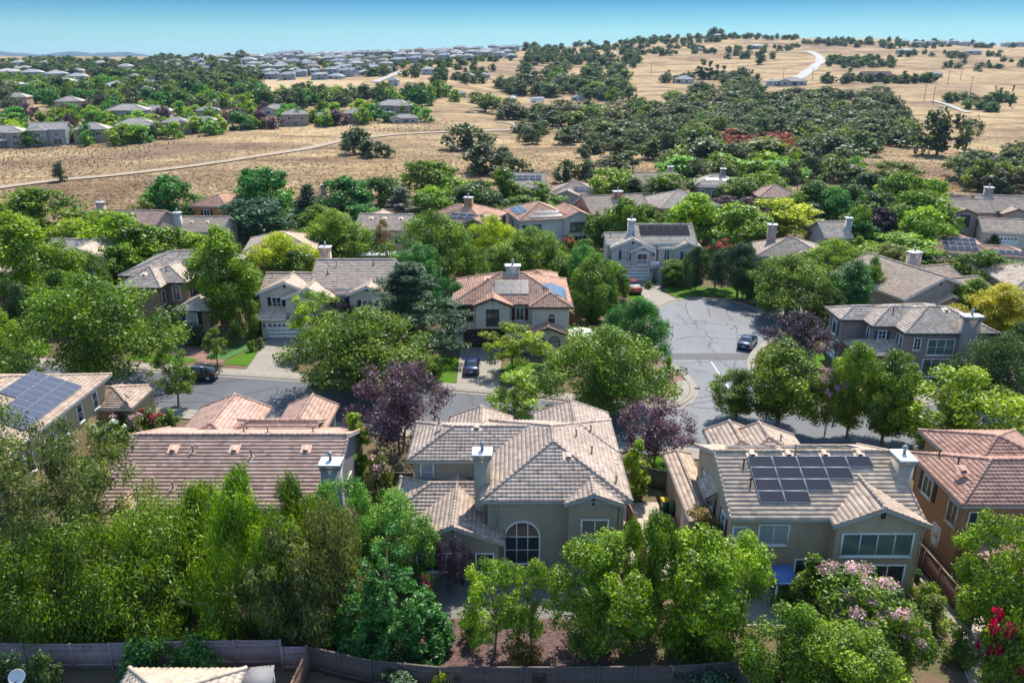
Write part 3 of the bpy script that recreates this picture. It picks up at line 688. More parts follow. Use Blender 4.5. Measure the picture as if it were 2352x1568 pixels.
# drives, lawns and beds (each a sheet a few mm over the one below)
def beds():
    PP=lambda l:[P(*q) for q in l]
    flat('driveway',[(-31.9,98.2),(-26.9,98.2),(-25.6,86.1),(-31.3,87.0)],.03,M_CONC2)
    flat('driveway',[(-6.5,94.9),(-1.2,94.9),(-1.5,80.9),(-6.2,81.6)],.03,M_CONC2)
    flat('driveway',[(17.2,126.9),(24.6,126.9),(23.4,121),(25.4,115.6),(21.5,112.2),(19.0,118.5)],.03,M_CONC2)
    flat('driveway',[(35,111),(38.2,106),(46,112),(45,118),(40,118)],.03,M_CONC2)
    flat('driveway',[(88,150.5),(100,150.5),(98,138),(86,140)],.03,M_CONC2)
    flat('driveway',[(84,158),(92,158),(90,148),(82,149)],.03,M_CONC2)
    mb=MB()
    for x,y0,y1 in((-29.2,98,87),(-3.9,94.8,82),(21,126,114)): ribbon(mb,[(x,y0),(x+.1,y1)],.05,.036)
    for y,x0,x1 in((93,-31.9,-26.5),(90,-31.6,-26),(91,-6.4,-1.2),(87,-6.3,-1.3),(120,18.6,23.5)): ribbon(mb,[(x0,y),(x1,y)],.05,.036)
    tag(mb.build('driveway_joints',M_TRIMG),kind='structure')
    L=[('lawn',[(-34.6,90.2),(-32.2,95.5),(-31.95,95.6),(-31.4,88.6),(-34.5,89.0)]),('lawn',[(-9.9,83.3),(-9.6,91.8),(-6.6,91.8),(-6.35,83.2)]),
       ('lawn',[(-1.1,83.0),(-1.2,87.5),(0,90.2),(4,89),(4,82)]),
       ('lawn',[(16.5,120.5),(18.7,124),(20.3,117.8),(20.2,114.2),(18.6,115.6)]),('lawn',[(25.6,116.6),(23.8,121),(25,123.6),(37,122.5),(41,118.6),(34.8,116.2),(29,118.5)]),
       ('lawn',[(38.9,104.4),(41.2,109.5),(47,104),(45,99),(40,99.5)]),('lawn',[(31,88),(36.5,95.5),(39,92),(34,84)]),
       ('lawn',[(12.2,59.2),(12.4,66.0),(15.8,66.0),(17.2,61.5),(15.5,59)]),('lawn',[(-48,91.2),(-44,93),(-38,90.5),(-40,88.6)]),
       ('lawn',[(-66,96),(-60,97.5),(-57,92),(-64,92.6)]),('lawn',[(-27,41.5),(-22,43.5),(-21,41),(-25,39.8)]),('lawn',[(95.5,146),(101,150),(104,142),(96,138)])]
    for n,p in L: flat(n,p,.045,M_LAWN)
    flat('mulch_bed',[(17.9,77.2),(19.2,79.6),(19.8,82.5),(19.4,86),(18.5,89.4),(15,90),(12,84),(12.5,78.5),(15,76.4)],.04,M_MULCH)
    flat('mulch_bed',[(-43,94),(-36,98.5),(-33.6,97),(-35,89.2),(-41,90.6)],.038,M_MULCH)
    flat('mulch_bed',[(-10,38.6),(6,38.6),(6.5,43),(-10,43)],.04,M_PURPLEM)
    flat('gravel_yard',[(8.6,47),(8.9,57.5),(12,57.5),(13.4,47)],.036,M_GRAVEL)
    flat('gravel_yard',[(26.5,36),(34,36),(33,45),(28.5,45)],.036,M_GRAVEL)
    flat('patio',[(-6.5,43.0),(8,43.0),(8,48.3),(-6.5,48.3)],.048,plain('patio_stone',(.15,.14,.13),.8,0,.25,1.5))
    flat('patio',[(14.8,42.3),(20.9,42.3),(20.9,46.0),(14.8,46.0)],.048,M_CONC2)
    flat('garden_path',[(27.9,41),(29.6,41),(30.4,46),(30.2,53),(28.6,53),(28.6,46)],.05,M_CONC2)
    flat('garden_path',[(-6.9,95.2),(-6.9,93.6),(-9.4,93.9),(-9.4,95.2)],.05,M_CONC2)
    flat('ground_cover',[(-37.5,93.5),(-34.2,96.6),(-32.6,95.6),(-34.8,90.6),(-37.5,91)],.06,plain('ground_cover_green',(.05,.13,.025),.9,0,.4,5))
beds()
# dirt track over the meadow, road over the far hill, mown field
def track():
    m=plain('dirt_track',(.30,.235,.17),.95,0,.2,.3); mb=MB()
    for pts,wd in(([(-40,438),(40,427),(130,416),(260,404),(400,388),(560,365),(690,345),(780,326),(900,311),(1040,304),(1120,301),(1172,299),(1190,291),(1175,284),(1140,280)],5.0),):
        g=smooth_line([G(*p)[:2] for p in pts],60); ribbon(mb,g,wd,.32,drape=True)
    tag(mb.build('dirt_track',m),kind='structure')
    mb=MB(); m=plain('pale_road',(.30,.285,.26),.8,0,.12,.2)
    g=smooth_line([G(*p)[:2] for p in((1815,192),(1838,178),(1856,164),(1872,152),(1884,141),(1881,131),(1868,123),(1850,119))],10); ribbon(mb,g,10,.5,drape=True)
    g=smooth_line([G(*p)[:2] for p in((860,190),(885,180),(905,172),(920,164))],8); ribbon(mb,g,7,.5,drape=True)
    g=smooth_line([G(*p)[:2] for p in((1160,240),(1175,232),(1180,222),(1200,212))],8); ribbon(mb,g,4,.4,drape=True)
    g=smooth_line([G(*p)[:2] for p in((2140,232),(2180,243),(2225,260))],8); ribbon(mb,g,4,.4,drape=True)
    tag(mb.build('hill_road',m),kind='structure')
    mb=MB(); g=smooth_line([G(*p)[:2] for p in((1815,192),(1838,178),(1856,164),(1872,152),(1884,141),(1881,131),(1868,123),(1850,119))],10); ribbon(mb,g,.5,.56,drape=True)
    tag(mb.build('road_line',M_TRIMG),kind='structure')
    mb=MB(); lo=[G(u,v)[:2] for u,v in zip(np.linspace(585,800,16),np.linspace(212,218,16))]; hi=[G(u,v)[:2] for u,v in zip(np.linspace(588,838,16),np.linspace(184,188,16))]
    V=[];K=10
    for a,b in zip(lo,hi):
        for k in range(K+1):
            x=a[0]+(b[0]-a[0])*k/K; y=a[1]+(b[1]-a[1])*k/K; V.append((x,y,tz(x,y)+.4))
    mb.arr(V,Q=[[i*(K+1)+k,(i+1)*(K+1)+k,(i+1)*(K+1)+k+1,i*(K+1)+k+1] for i in range(15) for k in range(K)])
    tag(mb.build('mown_field',plain('mown_straw',(.36,.26,.15),.95,0,.2,.05)),kind='structure')
track()
# ------------------------------------------------------------------ houses of the neighbourhood
T_TAUPE=tilemat((.36,.275,.215),(.47,.37,.30)); T_PINK=tilemat((.42,.265,.205),(.51,.335,.265)); T_TAN=tilemat((.40,.30,.225),(.50,.385,.295))
T_RED=tilemat((.42,.225,.15),(.55,.34,.24)); T_GREY=tilemat((.40,.32,.25),(.54,.445,.36)); T_SAND=tilemat((.48,.36,.27),(.57,.435,.34)); T_DRED=tilemat((.32,.175,.13),(.42,.25,.19)); T_DARKT=tilemat((0.238,0.186,0.157),(0.358,0.284,0.238))
T_OLD=tilemat((.44,.36,.285),(.54,.45,.365))

# centre of the front row: taupe house with the arched window
h=House('stucco_house',.3,55,0,'taupe stucco house with tall arched window and barrel tile roof, centre front',(.36,.305,.235),T_TAUPE)
A=h.wing(-1.7,7.8,48.4,60.5,5.8,'y','hh',20.5); B=h.wing(-7.5,2.5,54.2,60,5.8,'x','hg',20.5); C=h.wing(2.3,7.75,55.5,62.1,5.8,'y','hg',20.5)
D=h.wing(-4.9,-.4,57.5,62.6,5.2,'y','hg',20.5); E=h.wing(3.9,7.3,47.9,53,5.75,'y','gg',20.5,.35); F=h.wing(-7.3,-.9,47.2,55,3.1,'y','gg',20.5,.4); F2=h.wing(-8.4,-1.75,50.4,55,3.5,'x','hg',20.5,.4)
h.win('f',48.4,.72,.55,2.35,3.35,3,2,arch=True); h.win('f',47.9,5.75,2.9,1.75,1.45,2,1,glass=M_GTEAL)
h.win('f',47.2,-5.1,.75,2.9,1.35,3,1); h.win('f',47.2,-1.9,.75,1.1,1.35,2,1); h.win('f',54.2,-6.5,3.9,.85,1.5,1,2,glass=M_GBLIND)
h.holes('f',47.2,-4.1,3.55); h.holes('f',47.9,5.6,5.65)
h.chimney(-2.1,50.4,1.15,1.0,-.2,8.3); h.vent(B['f'],5.2,3.9-.6); h.vent(A['f'],6.3,3.9); h.vent(B['f'],2.2,4.0,'p'); h.vent(A['r'],9.3,2.2,'p'); h.vent(A['r'],5.5,2.5,'p'); h.vent(A['r'],2.0,1.0,'p'); h.vent(A['r'],7.5,3.6,'p')
d=MB(); d.tube([(-1.35,48.33-55,5.7),(-1.35,48.33-55,3.6)],.04,6); d.build('downpipe',M_TRIMG,h.root); d=MB(); d.tube([(7.2,48.3-55,5.7),(7.2,48.3-55,.2)],.04,6); d.build('downpipe',M_TRIMG,h.root)
h.done()

# flat-tiled house to its left
h=House('stucco_house',-21.5,57,0,'long house under rose brown flat tiles with three dome vents and grey end chimney',(.25,.235,.24),T_PINK,'F',M_CREAM)
A=h.wing(-30.2,-13.4,51.0,64,3.5,'x','gg',21,.4); B=h.wing(-29.2,-23.2,60,69,3.2,'y','hg',22,.4); C=h.wing(-26,-17.3,60.5,66.5,3.2,'x','hg',22,.4); D=h.wing(-21.0,-16.9,62.5,69.4,3.3,'y','hg',24,.4); E=h.wing(-30,-26.8,48.9,54,3.3,'y','hg',20,.4)
for s in(4.0,8.8,14.4): h.vent(A['f'],s,5.6)
for s,t in((1.3,4.2),(5.6,5.6),(10.3,5.1),(5.2,2.0)): h.vent(A['f'],s,t,'p')
for s,t in((3.5,4.8),(7.2,5.0),(9.4,4.4)): h.vent(A['b'],s,t,'p')
h.vent(C['f'],3.5,2.4,'p'); h.chimney(-13.3,52.1,1.35,1.1,-.2,6.6,stucco((.27,.26,.265))); h.win('r',-13.4,58,1,1.2,1.2,2,1); h.win('f',51.0,-22,.9,2,1.3,2,1); h.win('f',51,-18,.9,2,1.3,2,1); h.door('f',51,-24.8,0,.95,2.1,M_WHITE); h.win('l',-30.2,56,1,1.4,1.2,2,1); h.done()

# sand house with big solar array at the left edge
h=House('stucco_house',-45,64,0,'sandy ochre stucco house with two slanting solar arrays at the left edge',(.46,.33,.18),tilemat((.34,.25,.19),(.44,.335,.26)),'S',M_CREAM)
A=h.wing(-51,-39.4,55,71.3,5.6,'y','hh',20,.55); B=h.wing(-56,-45,61,71,5.5,'x','hh',18,.5); C=h.wing(-39.5,-36.6,69.6,74.8,3.1,'x','gh',18,.4)
h.solar(A['r'],4.2,.9,9,3,1.0,1.5,M_PV_BLUE,skip=[(c,2) for c in range(4)]); h.solar(A['f'],1.4,1.0,5,2,1.0,1.5,M_PV_BLUE,skip=[(0,1),(4,1)])
h.win('r',-39.4,60.6,2.6,2.3,1.7,3,1,glass=M_GLASS); h.win('r',-39.4,63.4,3.3,.8,1.6,1,2); h.win('r',-39.4,66.2,3.3,.8,1.6,1,2); h.win('r',-39.4,69.0,3.4,.8,1.5,1,2); h.win('r',-39.4,58,2.6,.9,1.7,1,1); h.done()

# solar house front right
h=House('stucco_house',21,52,0,'tan stucco house with fourteen black solar panels and white capped chimney, front right',(.42,.335,.23),T_TAN,'F',M_TRIMG)
A=h.wing(14.8,27.2,46.5,56.4,5.6,'x','gg',22,.55,rake=.3); B=h.wing(21.5,27.15,45.5,50.5,5.6,'y','gg',22,.4); C=h.wing(17.6,22.8,54,58.9,5.3,'y','hg',21,.4); D=h.wing(16.3,19.9,55,60.0,5.2,'y','hg',21,.4); E=h.wing(13.0,14.85,50,60,3.0,'y','gg',14,.3)
h.solar(A['f'],2.3,4.3-3.0,5,4,1.72,1.0,M_PV_BLACK,skip=[(2,0),(3,0),(4,0),(3,1),(4,1),(4,2)])
h.solar(A['b'],7.7,2.6,2,2,1.8,1.0,M_PV_BLACK); h.solar(A['b'],1.8,2.4,3,2,1.8,1.0,M_PV_BLACK)
for s in(2.7,5.3,7.9,10.4): h.vent(A['f'],s,5.45)
h.vent(A['f'],5.9,5.9,'p'); h.vent(A['f'],1.9,4.6,'dark'); h.vent(A['f'],2.0,2.9,'dark'); h.vent(C['r'],2.9,2.2,'p')
h.chimney(27.5,50.0,.95,1.5,-.2,8.2,stucco((.36,.32,.26)),M_WHITE)
h.win('f',45.5,24.3,3.2,4.6,1.6,4,1,glass=M_GTEAL); h.win('f',45.5,24.2,.6,4.4,1.75,4,1); h.win('f',46.5,17.7,3.4,1.9,1.45,2,1,glass=M_GBLIND); h.win('f',46.5,15.4,3.4,.8,1.3,1,2,glass=M_GBLIND); h.door('f',46.5,20.4,.0,1.8,2.1,M_DARK); h.gvent('f',45.5,24.4,6.0,.3,.4); h.lamp('f',46.5,21.45,1.8)
for y in(48.3,51.4,54.0): h.win('l',14.8,y,3.2,.8,1.4,1,2,shutter=M_RED_SH,glass=M_GTEAL)
h.shed(13.9,14.8,50.2,52.8,4.7,5.3,'l'); h.door('l',13.0,52.5,0,.9,2.05,M_CREAM)
d=MB(); d.tube([(6.4,45.4-52,5.5),(6.2,45.45-52,5.0),(6.2,45.45-52,.2)],.045,6); d.build('downpipe',M_TRIMG,h.root); h.done()

# orange stucco house at the right edge
h=House('stucco_house',36,52,0,'orange stucco house with glossy red barrel tile roof at the right edge',(.36,.205,.105),T_DRED,'S',M_TRIMG)
A=h.wing(31.4,42,48.2,55.0,5.6,'x','hh',20,.55); B=h.wing(34,41,52,59,5.6,'y','hh',20,.5); C=h.wing(31.9,37,44.0,48.4,2.9,'x','hh',18,.4)
h.win('l',31.4,53,3.4,1.2,1.4,2,1,shutter=M_BROWNT); h.win('l',31.4,49.4,3.2,1.1,1.6,2,1,trim=M_CREAM); h.win('f',48.2,32.4,3.2,1.1,1.6,2,1,trim=M_CREAM); h.door('l',31.4,50.8,0,.9,2.05,M_CREAM); h.vent(A['l'],3.2,2.2,'dark'); h.vent(A['l'],1.6,1.6,'dark'); h.vent(A['f'],1.4,3.0); h.done()

# roof end below the fence, nearest the camera
h=House('stucco_house',-18,30,0,'near cream barrel tiled roof end below the wooden fence',(.34,.30,.25),T_OLD,'S',M_WHITE,ns=6)
h.wing(-20.5,-15.0,16,34.7,3.0,'y','hh',22,.45); h.win('b',34.7,-17.8,1,1.5,1.2,2,1); h.done()

# brown house across the street, left
h=House('stucco_house',-46,109,0,'brown stucco house with arched upstairs window and dark shuttered front wing',(.26,.185,.12),T_GREY,'S',M_BROWNT)
A=h.wing(-52.5,-47.3,102.8,111,5.7,'x','hh',21); B=h.wing(-51,-44.6,105.0,113.5,5.8,'y','hh',21); C=h.wing(-54.5,-41,108.2,119,5.9,'x','hh',21); D=h.wing(-44.6,-40.3,101.2,108.5,3.0,'y','hh',21)
h.win('f',105,-45.9,3.3,.95,2.0,2,3,arch=True,glass=M_GLASS); h.win('r',-47.3,103.9,3.1,.9,1.8,1,1); h.win('f',101.2,-42.7,.5,1.35,2.1,1,2,shutter=M_BRN_SH,glass=M_GBLIND); h.win('f',108.2,-42.7,3.4,.9,1.5,2,1); h.win('r',-44.6,106.5,3.3,.8,1.5,1,1); h.vent(B['f'],3.7,2.8,'dark'); h.vent(A['f'],3,2.8); h.vent(C['f'],7,5.2,'p'); h.done()

# beige house with white garage door
h=House('stucco_house',-24.5,106,0,'pale beige house with white garage door, two stepped front gables and ribbed flat tile roof',(.52,.46,.38),T_SAND,'F',M_WHITE)
A=h.wing(-26.6,-16.4,101.5,113,5.9,'x','gg',22,.4); B=h.wing(-33.0,-25,102.0,108,5.7,'x','gg',22,.4); C=h.wing(-33.1,-26.3,100.3,105,5.6,'y','gg',22,.4); D=h.wing(-29.4,-23.4,99.1,104,5.3,'y','gg',22,.35,2.6); E=h.wing(-21.2,-16.5,99.6,105,5.6,'y','gg',22,.4); F=h.wing(-23.6,-20.6,100.6,104,5.4,'y','hg',22,.3)
h.wing(-32.6,-25.6,98.3,100.4,2.6,'x','gg',5,.05,walls=True); h.shed(-33.1,-29.2,97.8,100.4,2.9,3.9)
h.garage('f',98.3,-29.3,4.9,2.15,M_WHITE); h.win('f',100.3,-30.9,3.4,1.1,1.6,2,2,shutter=M_BRN_SH); h.win('f',99.1,-26.5,3.1,1.8,2.1,2,1); h.shed(-27.9,-25.2,98.3,99.1,5.15,5.6)
h.win('f',99.6,-18.8,3.2,1.4,1.6,2,1,shutter=M_BRN_SH); h.gvent('f',100.3,-29.7,6.25); h.gvent('f',99.1,-26.4,5.9); h.gvent('f',99.6,-18.85,6.1); h.win('r',-16.4,108,3.4,1.0,1.3,2,1); h.win('f',100.6,-22.3,3.2,.8,1.5,1,1)
d=MB()
for x in(-27.7,-25.4): d.box((x+24.5,98.5-106,4.2),(.09,.09,2.2))
d.box((-26.55+24.5,98.5-106,4.0),(2.3,.06,.07)); d.box((-26.55+24.5,98.5-106,3.2),(2.3,.06,.07)); d.box((-26.55+24.5,98.8-106,3.05),(2.6,.8,.12))
for k in range(13): d.box((-27.6+.18*k+24.5,98.5-106,3.6),(.04,.04,.8))
d.build('balcony',M_WHITE,h.root)
h.chimney(-26.2,109.6,1.4,1.1,4,9.6,stucco((.50,.36,.28))); h.vent(A['f'],3,5.2,'p'); h.vent(A['f'],8,5.4,'dark'); h.vent(A['f'],2.1,3.3,'dark'); h.vent(B['f'],1,2.9,'p'); h.lamp('f',98.3,-32.2,1.7); h.done()

# cream house with the red tile roof
h=House('stucco_house',0,100,0,'white stucco house with terracotta roof, brown garage door and solar panels by its chimney',(.56,.50,.42),T_RED,'S',M_BROWNT)
A=h.wing(-7.2,7.0,95.2,106.4,5.7,'x','hh',22); B=h.wing(-4.5,-.3,94.4,100,5.7,'y','gg',22,.4,2.75); C=h.wing(2.5,7.05,93.9,100,5.7,'y','hg',22,.45); D=h.wing(2.3,6.6,92.0,96,2.7,'y','gg',22,.4); E=h.wing(-6,-1.5,104,116,3.0,'y','hh',22); F=h.wing(1,6,104,109.5,5.7,'y','hh',22)
h.wing(-.9,2.6,93.2,95.3,2.9,'x','gg',18,.25)
h.garage('f',95.2,-3.5,5.0,2.2,plain('brown_garage_paint',(.07,.05,.042),.5),False)
h.win('f',95.2,-5.9,3.5,.9,1.75,2,1,trim=M_BROWNT,shutter=M_RED_SH); h.win('f',94.4,-2.4,3.2,1.4,1.9,2,1,trim=M_BROWNT); h.win('f',95.2,1.0,3.6,.9,1.55,2,1,trim=M_WHITE,shutter=M_RED_SH)
h.win('f',93.9,4.9,3.6,.85,1.2,1,1,trim=M_CREAM,arch=True); h.win('f',92,3.4,.4,1.1,2.0,1,3,arch=True,trim=M_BROWNT,glass=M_GBLIND); h.win('f',92,5.2,.4,1.1,2.0,1,3,arch=True,trim=M_BROWNT,glass=M_GBLIND)
h.holes('f',94.4,-2.4,5.95); h.holes('f',92,4.4,3.0); h.lamp('f',95.2,-6.5,1.7)
h.solar(A['f'],5.5,2.0,4,2,1.05,1.4,panelmat('brown_grey_solar_cell',(.06,.054,.05),(.18,.17,.16),6,10,.06,.3,.25)); h.solar(A['r'],1.3,.7,3,3,1.6,1.05,M_PV_BLUE,skip=[(0,2),(2,2)])
h.chimney(.1,101.0,1.8,1.0,5,9.1,stucco((.52,.47,.40))); h.vent(A['f'],4.6,5.1); h.vent(A['l'],3,2,'p'); h.done()

# grey house at the head of the court
h=House('stucco_house',23,132,0,'pale grey house with blue shutters, white balcony and black heating mat on its roof',(.50,.47,.43),T_OLD,'F',M_WHITE)
A=h.wing(20.6,30.0,128.3,137.5,6.0,'x','gg',24,.4); B=h.wing(15.8,24,129.4,135,5.6,'x','gg',22,.4); C=h.wing(16.4,23.0,127.6,133,5.4,'y','gg',22,.4); D=h.wing(19.4,23.05,126.9,131,5.0,'y','gg',22,.35); E=h.wing(26.4,30.8,126.9,132,5.4,'y','gg',22,.4); F=h.wing(23.9,26.6,127.4,131,5.4,'y','hg',22,.3)
h.shed(17.3,19.4,126.2,127.6,2.8,3.5); h.garage('f',126.9,20.0,4.8,2.15,M_WHITE,False); h.wing(17.0,22.9,126.9,128,2.6,'x','gg',5,.02)
h.win('f',127.6,18.6,3.4,1.0,1.5,2,1,shutter=M_BLUE_SH,glass=M_GBLIND); h.win('f',126.9,21.2,3.0,1.5,2.0,2,1); h.win('f',126.9,28.6,3.4,1.1,1.5,2,1,shutter=M_BLUE_SH); h.win('f',127.4,25.3,3.2,.8,1.8,2,4); h.door('f',127.4,25.2,0,1,2.1,M_BLUE_SH); h.win('f',128.3,23.5,3.4,.8,1.4,1,1,glass=M_GTEAL)
h.gvent('f',127.6,19.7,6.0); h.gvent('f',126.9,21.2,5.55); h.gvent('f',126.9,28.6,6.0); h.shed(20.1,22.3,126.2,126.9,4.9,5.3); h.lamp('f',126.9,22.7,1.7)
d=MB()
for x in(20.3,22.1): d.box((x-23,126.3-132,3.9),(.09,.09,2.1))
for z in(2.9,3.7): d.box((21.2-23,126.3-132,z),(1.9,.06,.08))
d.box((21.2-23,126.6-132,2.78),(2.0,.7,.1))
for k in range(11): d.box((20.3+.18*k-23,126.3-132,3.3),(.04,.04,.75))
d.build('balcony',M_WHITE,h.root)
h.solar(A['f'],1.0,2.2,6,1,1.35,2.9,M_PV_MAT,lift=.08,gap=.02,fr=M_DARK); h.chimney(19.9,131.5,1.1,1.2,4,9.2); h.vent(A['f'],8,5.3,'dark'); h.vent(B['f'],1,2.5,'dark'); h.done()

# big flat-tiled hip and gable house on the right
h=House('stucco_house',58,114,17,'low beige house with broad ribbed tile roof and wide front gable',(.36,.30,.26),T_TAN,'F',M_WHITE,abs_=False)
A=h.wing(-6,6.3,-7,8,3.2,'y','gg',22,.5); B=h.wing(2,10,-1,6,3.1,'x','gg',22,.4); C=h.wing(4.5,10.5,-5.5,0,3.0,'x','gg',20,.4); D=h.wing(-1.3,3.0,-8.0,-6,2.6,'y','gg',20,.3)
h.chimney(3.0,2,1.7,1.2,2,7.2,stucco((.40,.33,.29))); h.gvent('f',-7,-.3,4.7); h.gvent('f',-8,.9,3.1); h.win('f',-8,.85,.5,1.2,1.5,2,1); h.win('f',-7,-4.2,.8,1.6,1.3,2,1); h.win('f',-7,4.5,.8,1.4,1.3,2,1); h.vent(A['r'],9,4,'p'); h.done()

# grey-brown hip house with big white windows
h=House('stucco_house',46.5,89,0,'mauve grey house with stepped hip roof, large white grid windows and square chimney',(.29,.24,.22),T_GREY,'S',M_BROWNT)
A=h.wing(44.3,53.9,84.4,92.2,5.6,'x','hh',22); B=h.wing(41.7,50,86.9,92.6,5.6,'x','hh',22); C=h.wing(39.0,48,89.3,93.2,5.6,'x','hh',22); D=h.wing(46.5,52,88,94.2,5.6,'y','hh',20); E=h.wing(39.6,44.5,84.6,89.3,2.8,'x','hg',20,.4)
h.win('f',84.4,48.3,3.0,2.9,1.75,3,2,glass=M_GTEAL); h.win('f',84.4,48.1,.4,2.9,2.0,3,2,glass=M_GTEAL); h.win('f',84.4,45.6,3.6,.65,1.3,2,3); h.win('f',84.4,44.9,1.3,.9,.8,1,2,glass=M_GBLIND); h.win('f',86.9,42.7,3.2,.8,1.7,2,4,shutter=M_BLUE_SH); h.win('f',89.5,40.2,3.4,.85,1.6,1,1); h.win('l',44.3,85.4,3.3,.5,1.5,1,1); h.win('l',44.3,86.3,3.3,.5,1.5,1,1); h.win('l',41.7,88.2,3.3,.5,1.6,1,1); h.win('l',39.0,91.3,3.2,1.2,1.7,1,1,shutter=M_BLUE_SH); h.garage('l',39.0,91.3,2.6,2.2,M_WHITE,False); h.win('f',84.6,41.5,.6,1.1,1.4,2,1,glass=M_GBLIND); h.win('f',84.4,52.8,3.2,1.0,1.5,1,1,glass=M_GTEAL)
h.chimney(51.0,84.2,1.9,1.0,-.2,7.6); h.vent(A['f'],6.2,3.9); h.vent(B['f'],3.3,2.6,'dark'); h.vent(A['r'],4,2.2,'p'); h.done()

def simple(name,x,y,rot,label,wall,tile,kind,wings,wins=(),solar=(),ch=None,trim=None,gar=None,door=None,vents=(),ns=3):
    h=House(name,x,y,rot,label,wall,tile,kind,trim,abs_=False,ns=ns); fs=[]
    for wv in wings: fs.append(h.wing(*wv))
    for wv in wins: h.win(*wv[:6],**(wv[6] if len(wv)>6 else {}))
    for i,k,*r in solar: h.solar(fs[i][k],*r[:6],**(r[6] if len(r)>6 else {}))
    if ch: h.chimney(*ch)
    if gar: h.garage(*gar)
    if door: h.door(*door)
    for i,k,*r in vents: h.vent(fs[i][k],*r)
    return h.done()
BL=dict(glass=M_GBLIND); TL=dict(glass=M_GTEAL); SH=dict(shutter=M_BRN_SH); BT=dict(trim=M_BROWNT)
simple('stucco_house',-64,122,0,'white gabled house end peeping between maples at far left',(.58,.56,.58),T_OLD,'F',[(-6,1.5,-3,6,5.7,'y','gg',22,.4),(-9,-2,-1,7,5.6,'x','gg',22,.4)],[('f',-3,-2.2,3.2,1.2,1.4)],trim=M_WHITE)
simple('stucco_house',-75,106,0,'cream house with teal door hidden behind the left edge maple',(.50,.44,.37),T_TAUPE,'S',[(-6,6,-6,6,5.6,'x','hh',21)],[('f',-6,3.5,3,1.2,1.4)],door=('f',-6,4.0,0,1.0,2.1,plain('teal_paint',(.03,.13,.17),.5)))
simple('stucco_house',-23,146,-4,'cream house with flat tile roof and three dome vents between maples',(.58,.55,.47),T_SAND,'F',[(-4.7,4.7,-5,4,5.6,'x','gg',22,.4),(-6,1,0,7,5.5,'y','gg',22,.4)],[('f',-5,-3,3.2,1.6,1.2,TL),('f',-5,3,3.2,1.2,1.2)],vents=[(0,'f',2.5,3.6),(0,'f',5,3.6),(0,'f',8,3.6)])
simple('stucco_house',-8,154,-20,'ochre brown house with terracotta roof and stepped solar panels, yellow locust in front',(.33,.21,.10),T_RED,'S',[(-5,5,-6,6,5.6,'y','hh',22),(1,6,-7,0,5.5,'y','gg',22,.4),(-8,0,0,7,5.5,'x','hh',22)],[('f',-6,-2.5,3.2,1.2,1.4),('f',-7,3.5,.6,2.2,1.6),('f',-7,3.5,3.3,1.6,1.3)],[(0,'f',3.2,.9,4,2,1.65,1.0,M_PV_BLUE)],ch=(0,-1,1.5,1.0,5,9.4))
simple('stucco_house',6,157,14,'white and orange two storey house with solar panels on both roof slopes',(.53,.51,.48),T_RED,'S',[(-6,4.2,-6,6,5.6,'y','hh',22),(2.5,8.5,-6.6,3,5.6,'y','gg',22,.4)],[('f',-6,-2.8,3.3,1.5,1.3,dict(glass=M_GTEAL,trim=M_BROWNT)),('f',-6,-5.2,3.3,.8,1.3,BT),('f',-6.6,5.6,3.2,3.6,1.6,dict(glass=M_GTEAL,trim=M_BROWNT,nx=3)),('f',-6.6,5.4,.4,3.4,1.8,dict(nx=4)),('l',-6,-3,3.2,.8,1.4,dict(shutter=M_RED_SH)),('l',-6,1,3.2,.8,1.4,dict(shutter=M_RED_SH))],[(0,'f',2.2,.7,4,1,1.65,1.0,M_PV_BLUE),(0,'f',3.6,2.0,3,1,1.65,1.0,M_PV_BLUE),(0,'l',2.5,1,4,2,1.65,1.0,M_PV_BLUE)])
simple('stucco_house',20,163,16,'salmon pink stucco house with plain tile roof and big square chimney',(.36,.19,.145),T_TAN,'F',[(-6,6.5,-6,5,5.7,'x','gg',24,.4),(2.8,6.6,-7,0,5.5,'y','gg',22,.4),(-10,-5,-1,5,3.4,'x','gg',20,.4)],[('f',-7,4.8,3.2,1.4,1.5,dict(glass=M_GTEAL,trim=M_DARK)),('f',-6,-3,3.3,1,1.4),('f',-6,0,3.3,1,1.4)],ch=(1,-1.5,1.7,1.2,5,9.2))
o=MB(); 
simple('stucco_house',35,170,14,'beige hip roofed house with rust shutters right of the salmon house',(.42,.34,.25),T_GREY,'S',[(-6,7,-6,6,5.6,'x','hh',21),(1,7,-8.5,-2,2.9,'x','hh',20,.4)],[('f',-6,-3.5,3.3,1,1.4,dict(shutter=M_RED_SH)),('f',-6,-.6,3.3,1.0,1.3),('l',-6,-3,3.3,1,1.4,dict(shutter=M_RED_SH))],[(0,'f',6,2,2,1,1.65,1.0,M_PV_BLUE)])
simple('stucco_house',3,199,0,'far grey house with large pale solar array above a turret bay',(.36,.34,.31),T_GREY,'F',[(-6,5,-4,6,5.6,'x','gg',22,.4),(-1,3,-8,0,5.5,'y','hg',22,.4)],[('f',-8,1,3.2,1,1.6,BL)],[(0,'f',1.5,2.2,6,2,1.5,1.1,M_PV_BLUE)],ch=(-5,-2,1.3,1.2,3,8.8))
simple('stucco_house',16,200,-8,'far low hip roofed house with six pale solar panels',(.36,.33,.30),T_TAUPE,'S',[(-6,6,-6,5,3.4,'x','hh',22),(-4.5,1,-8,0,3.4,'y','gg',22,.4)],[('f',-8,-1.8,.8,1.5,1.2)],[(0,'f',6.2,1.4,3,2,1.4,1.1,M_PV_BLUE)])
simple('stucco_house',35,203,0,'far house showing only its long plain gabled roof before the golden slope',(.34,.31,.28),T_TAN,'F',[(-6,6,-6,4,5.4,'x','gg',22,.4)],[('f',-6,3,3,1.2,1.4)],ch=(5,1,1.2,1.0,5,8.8))
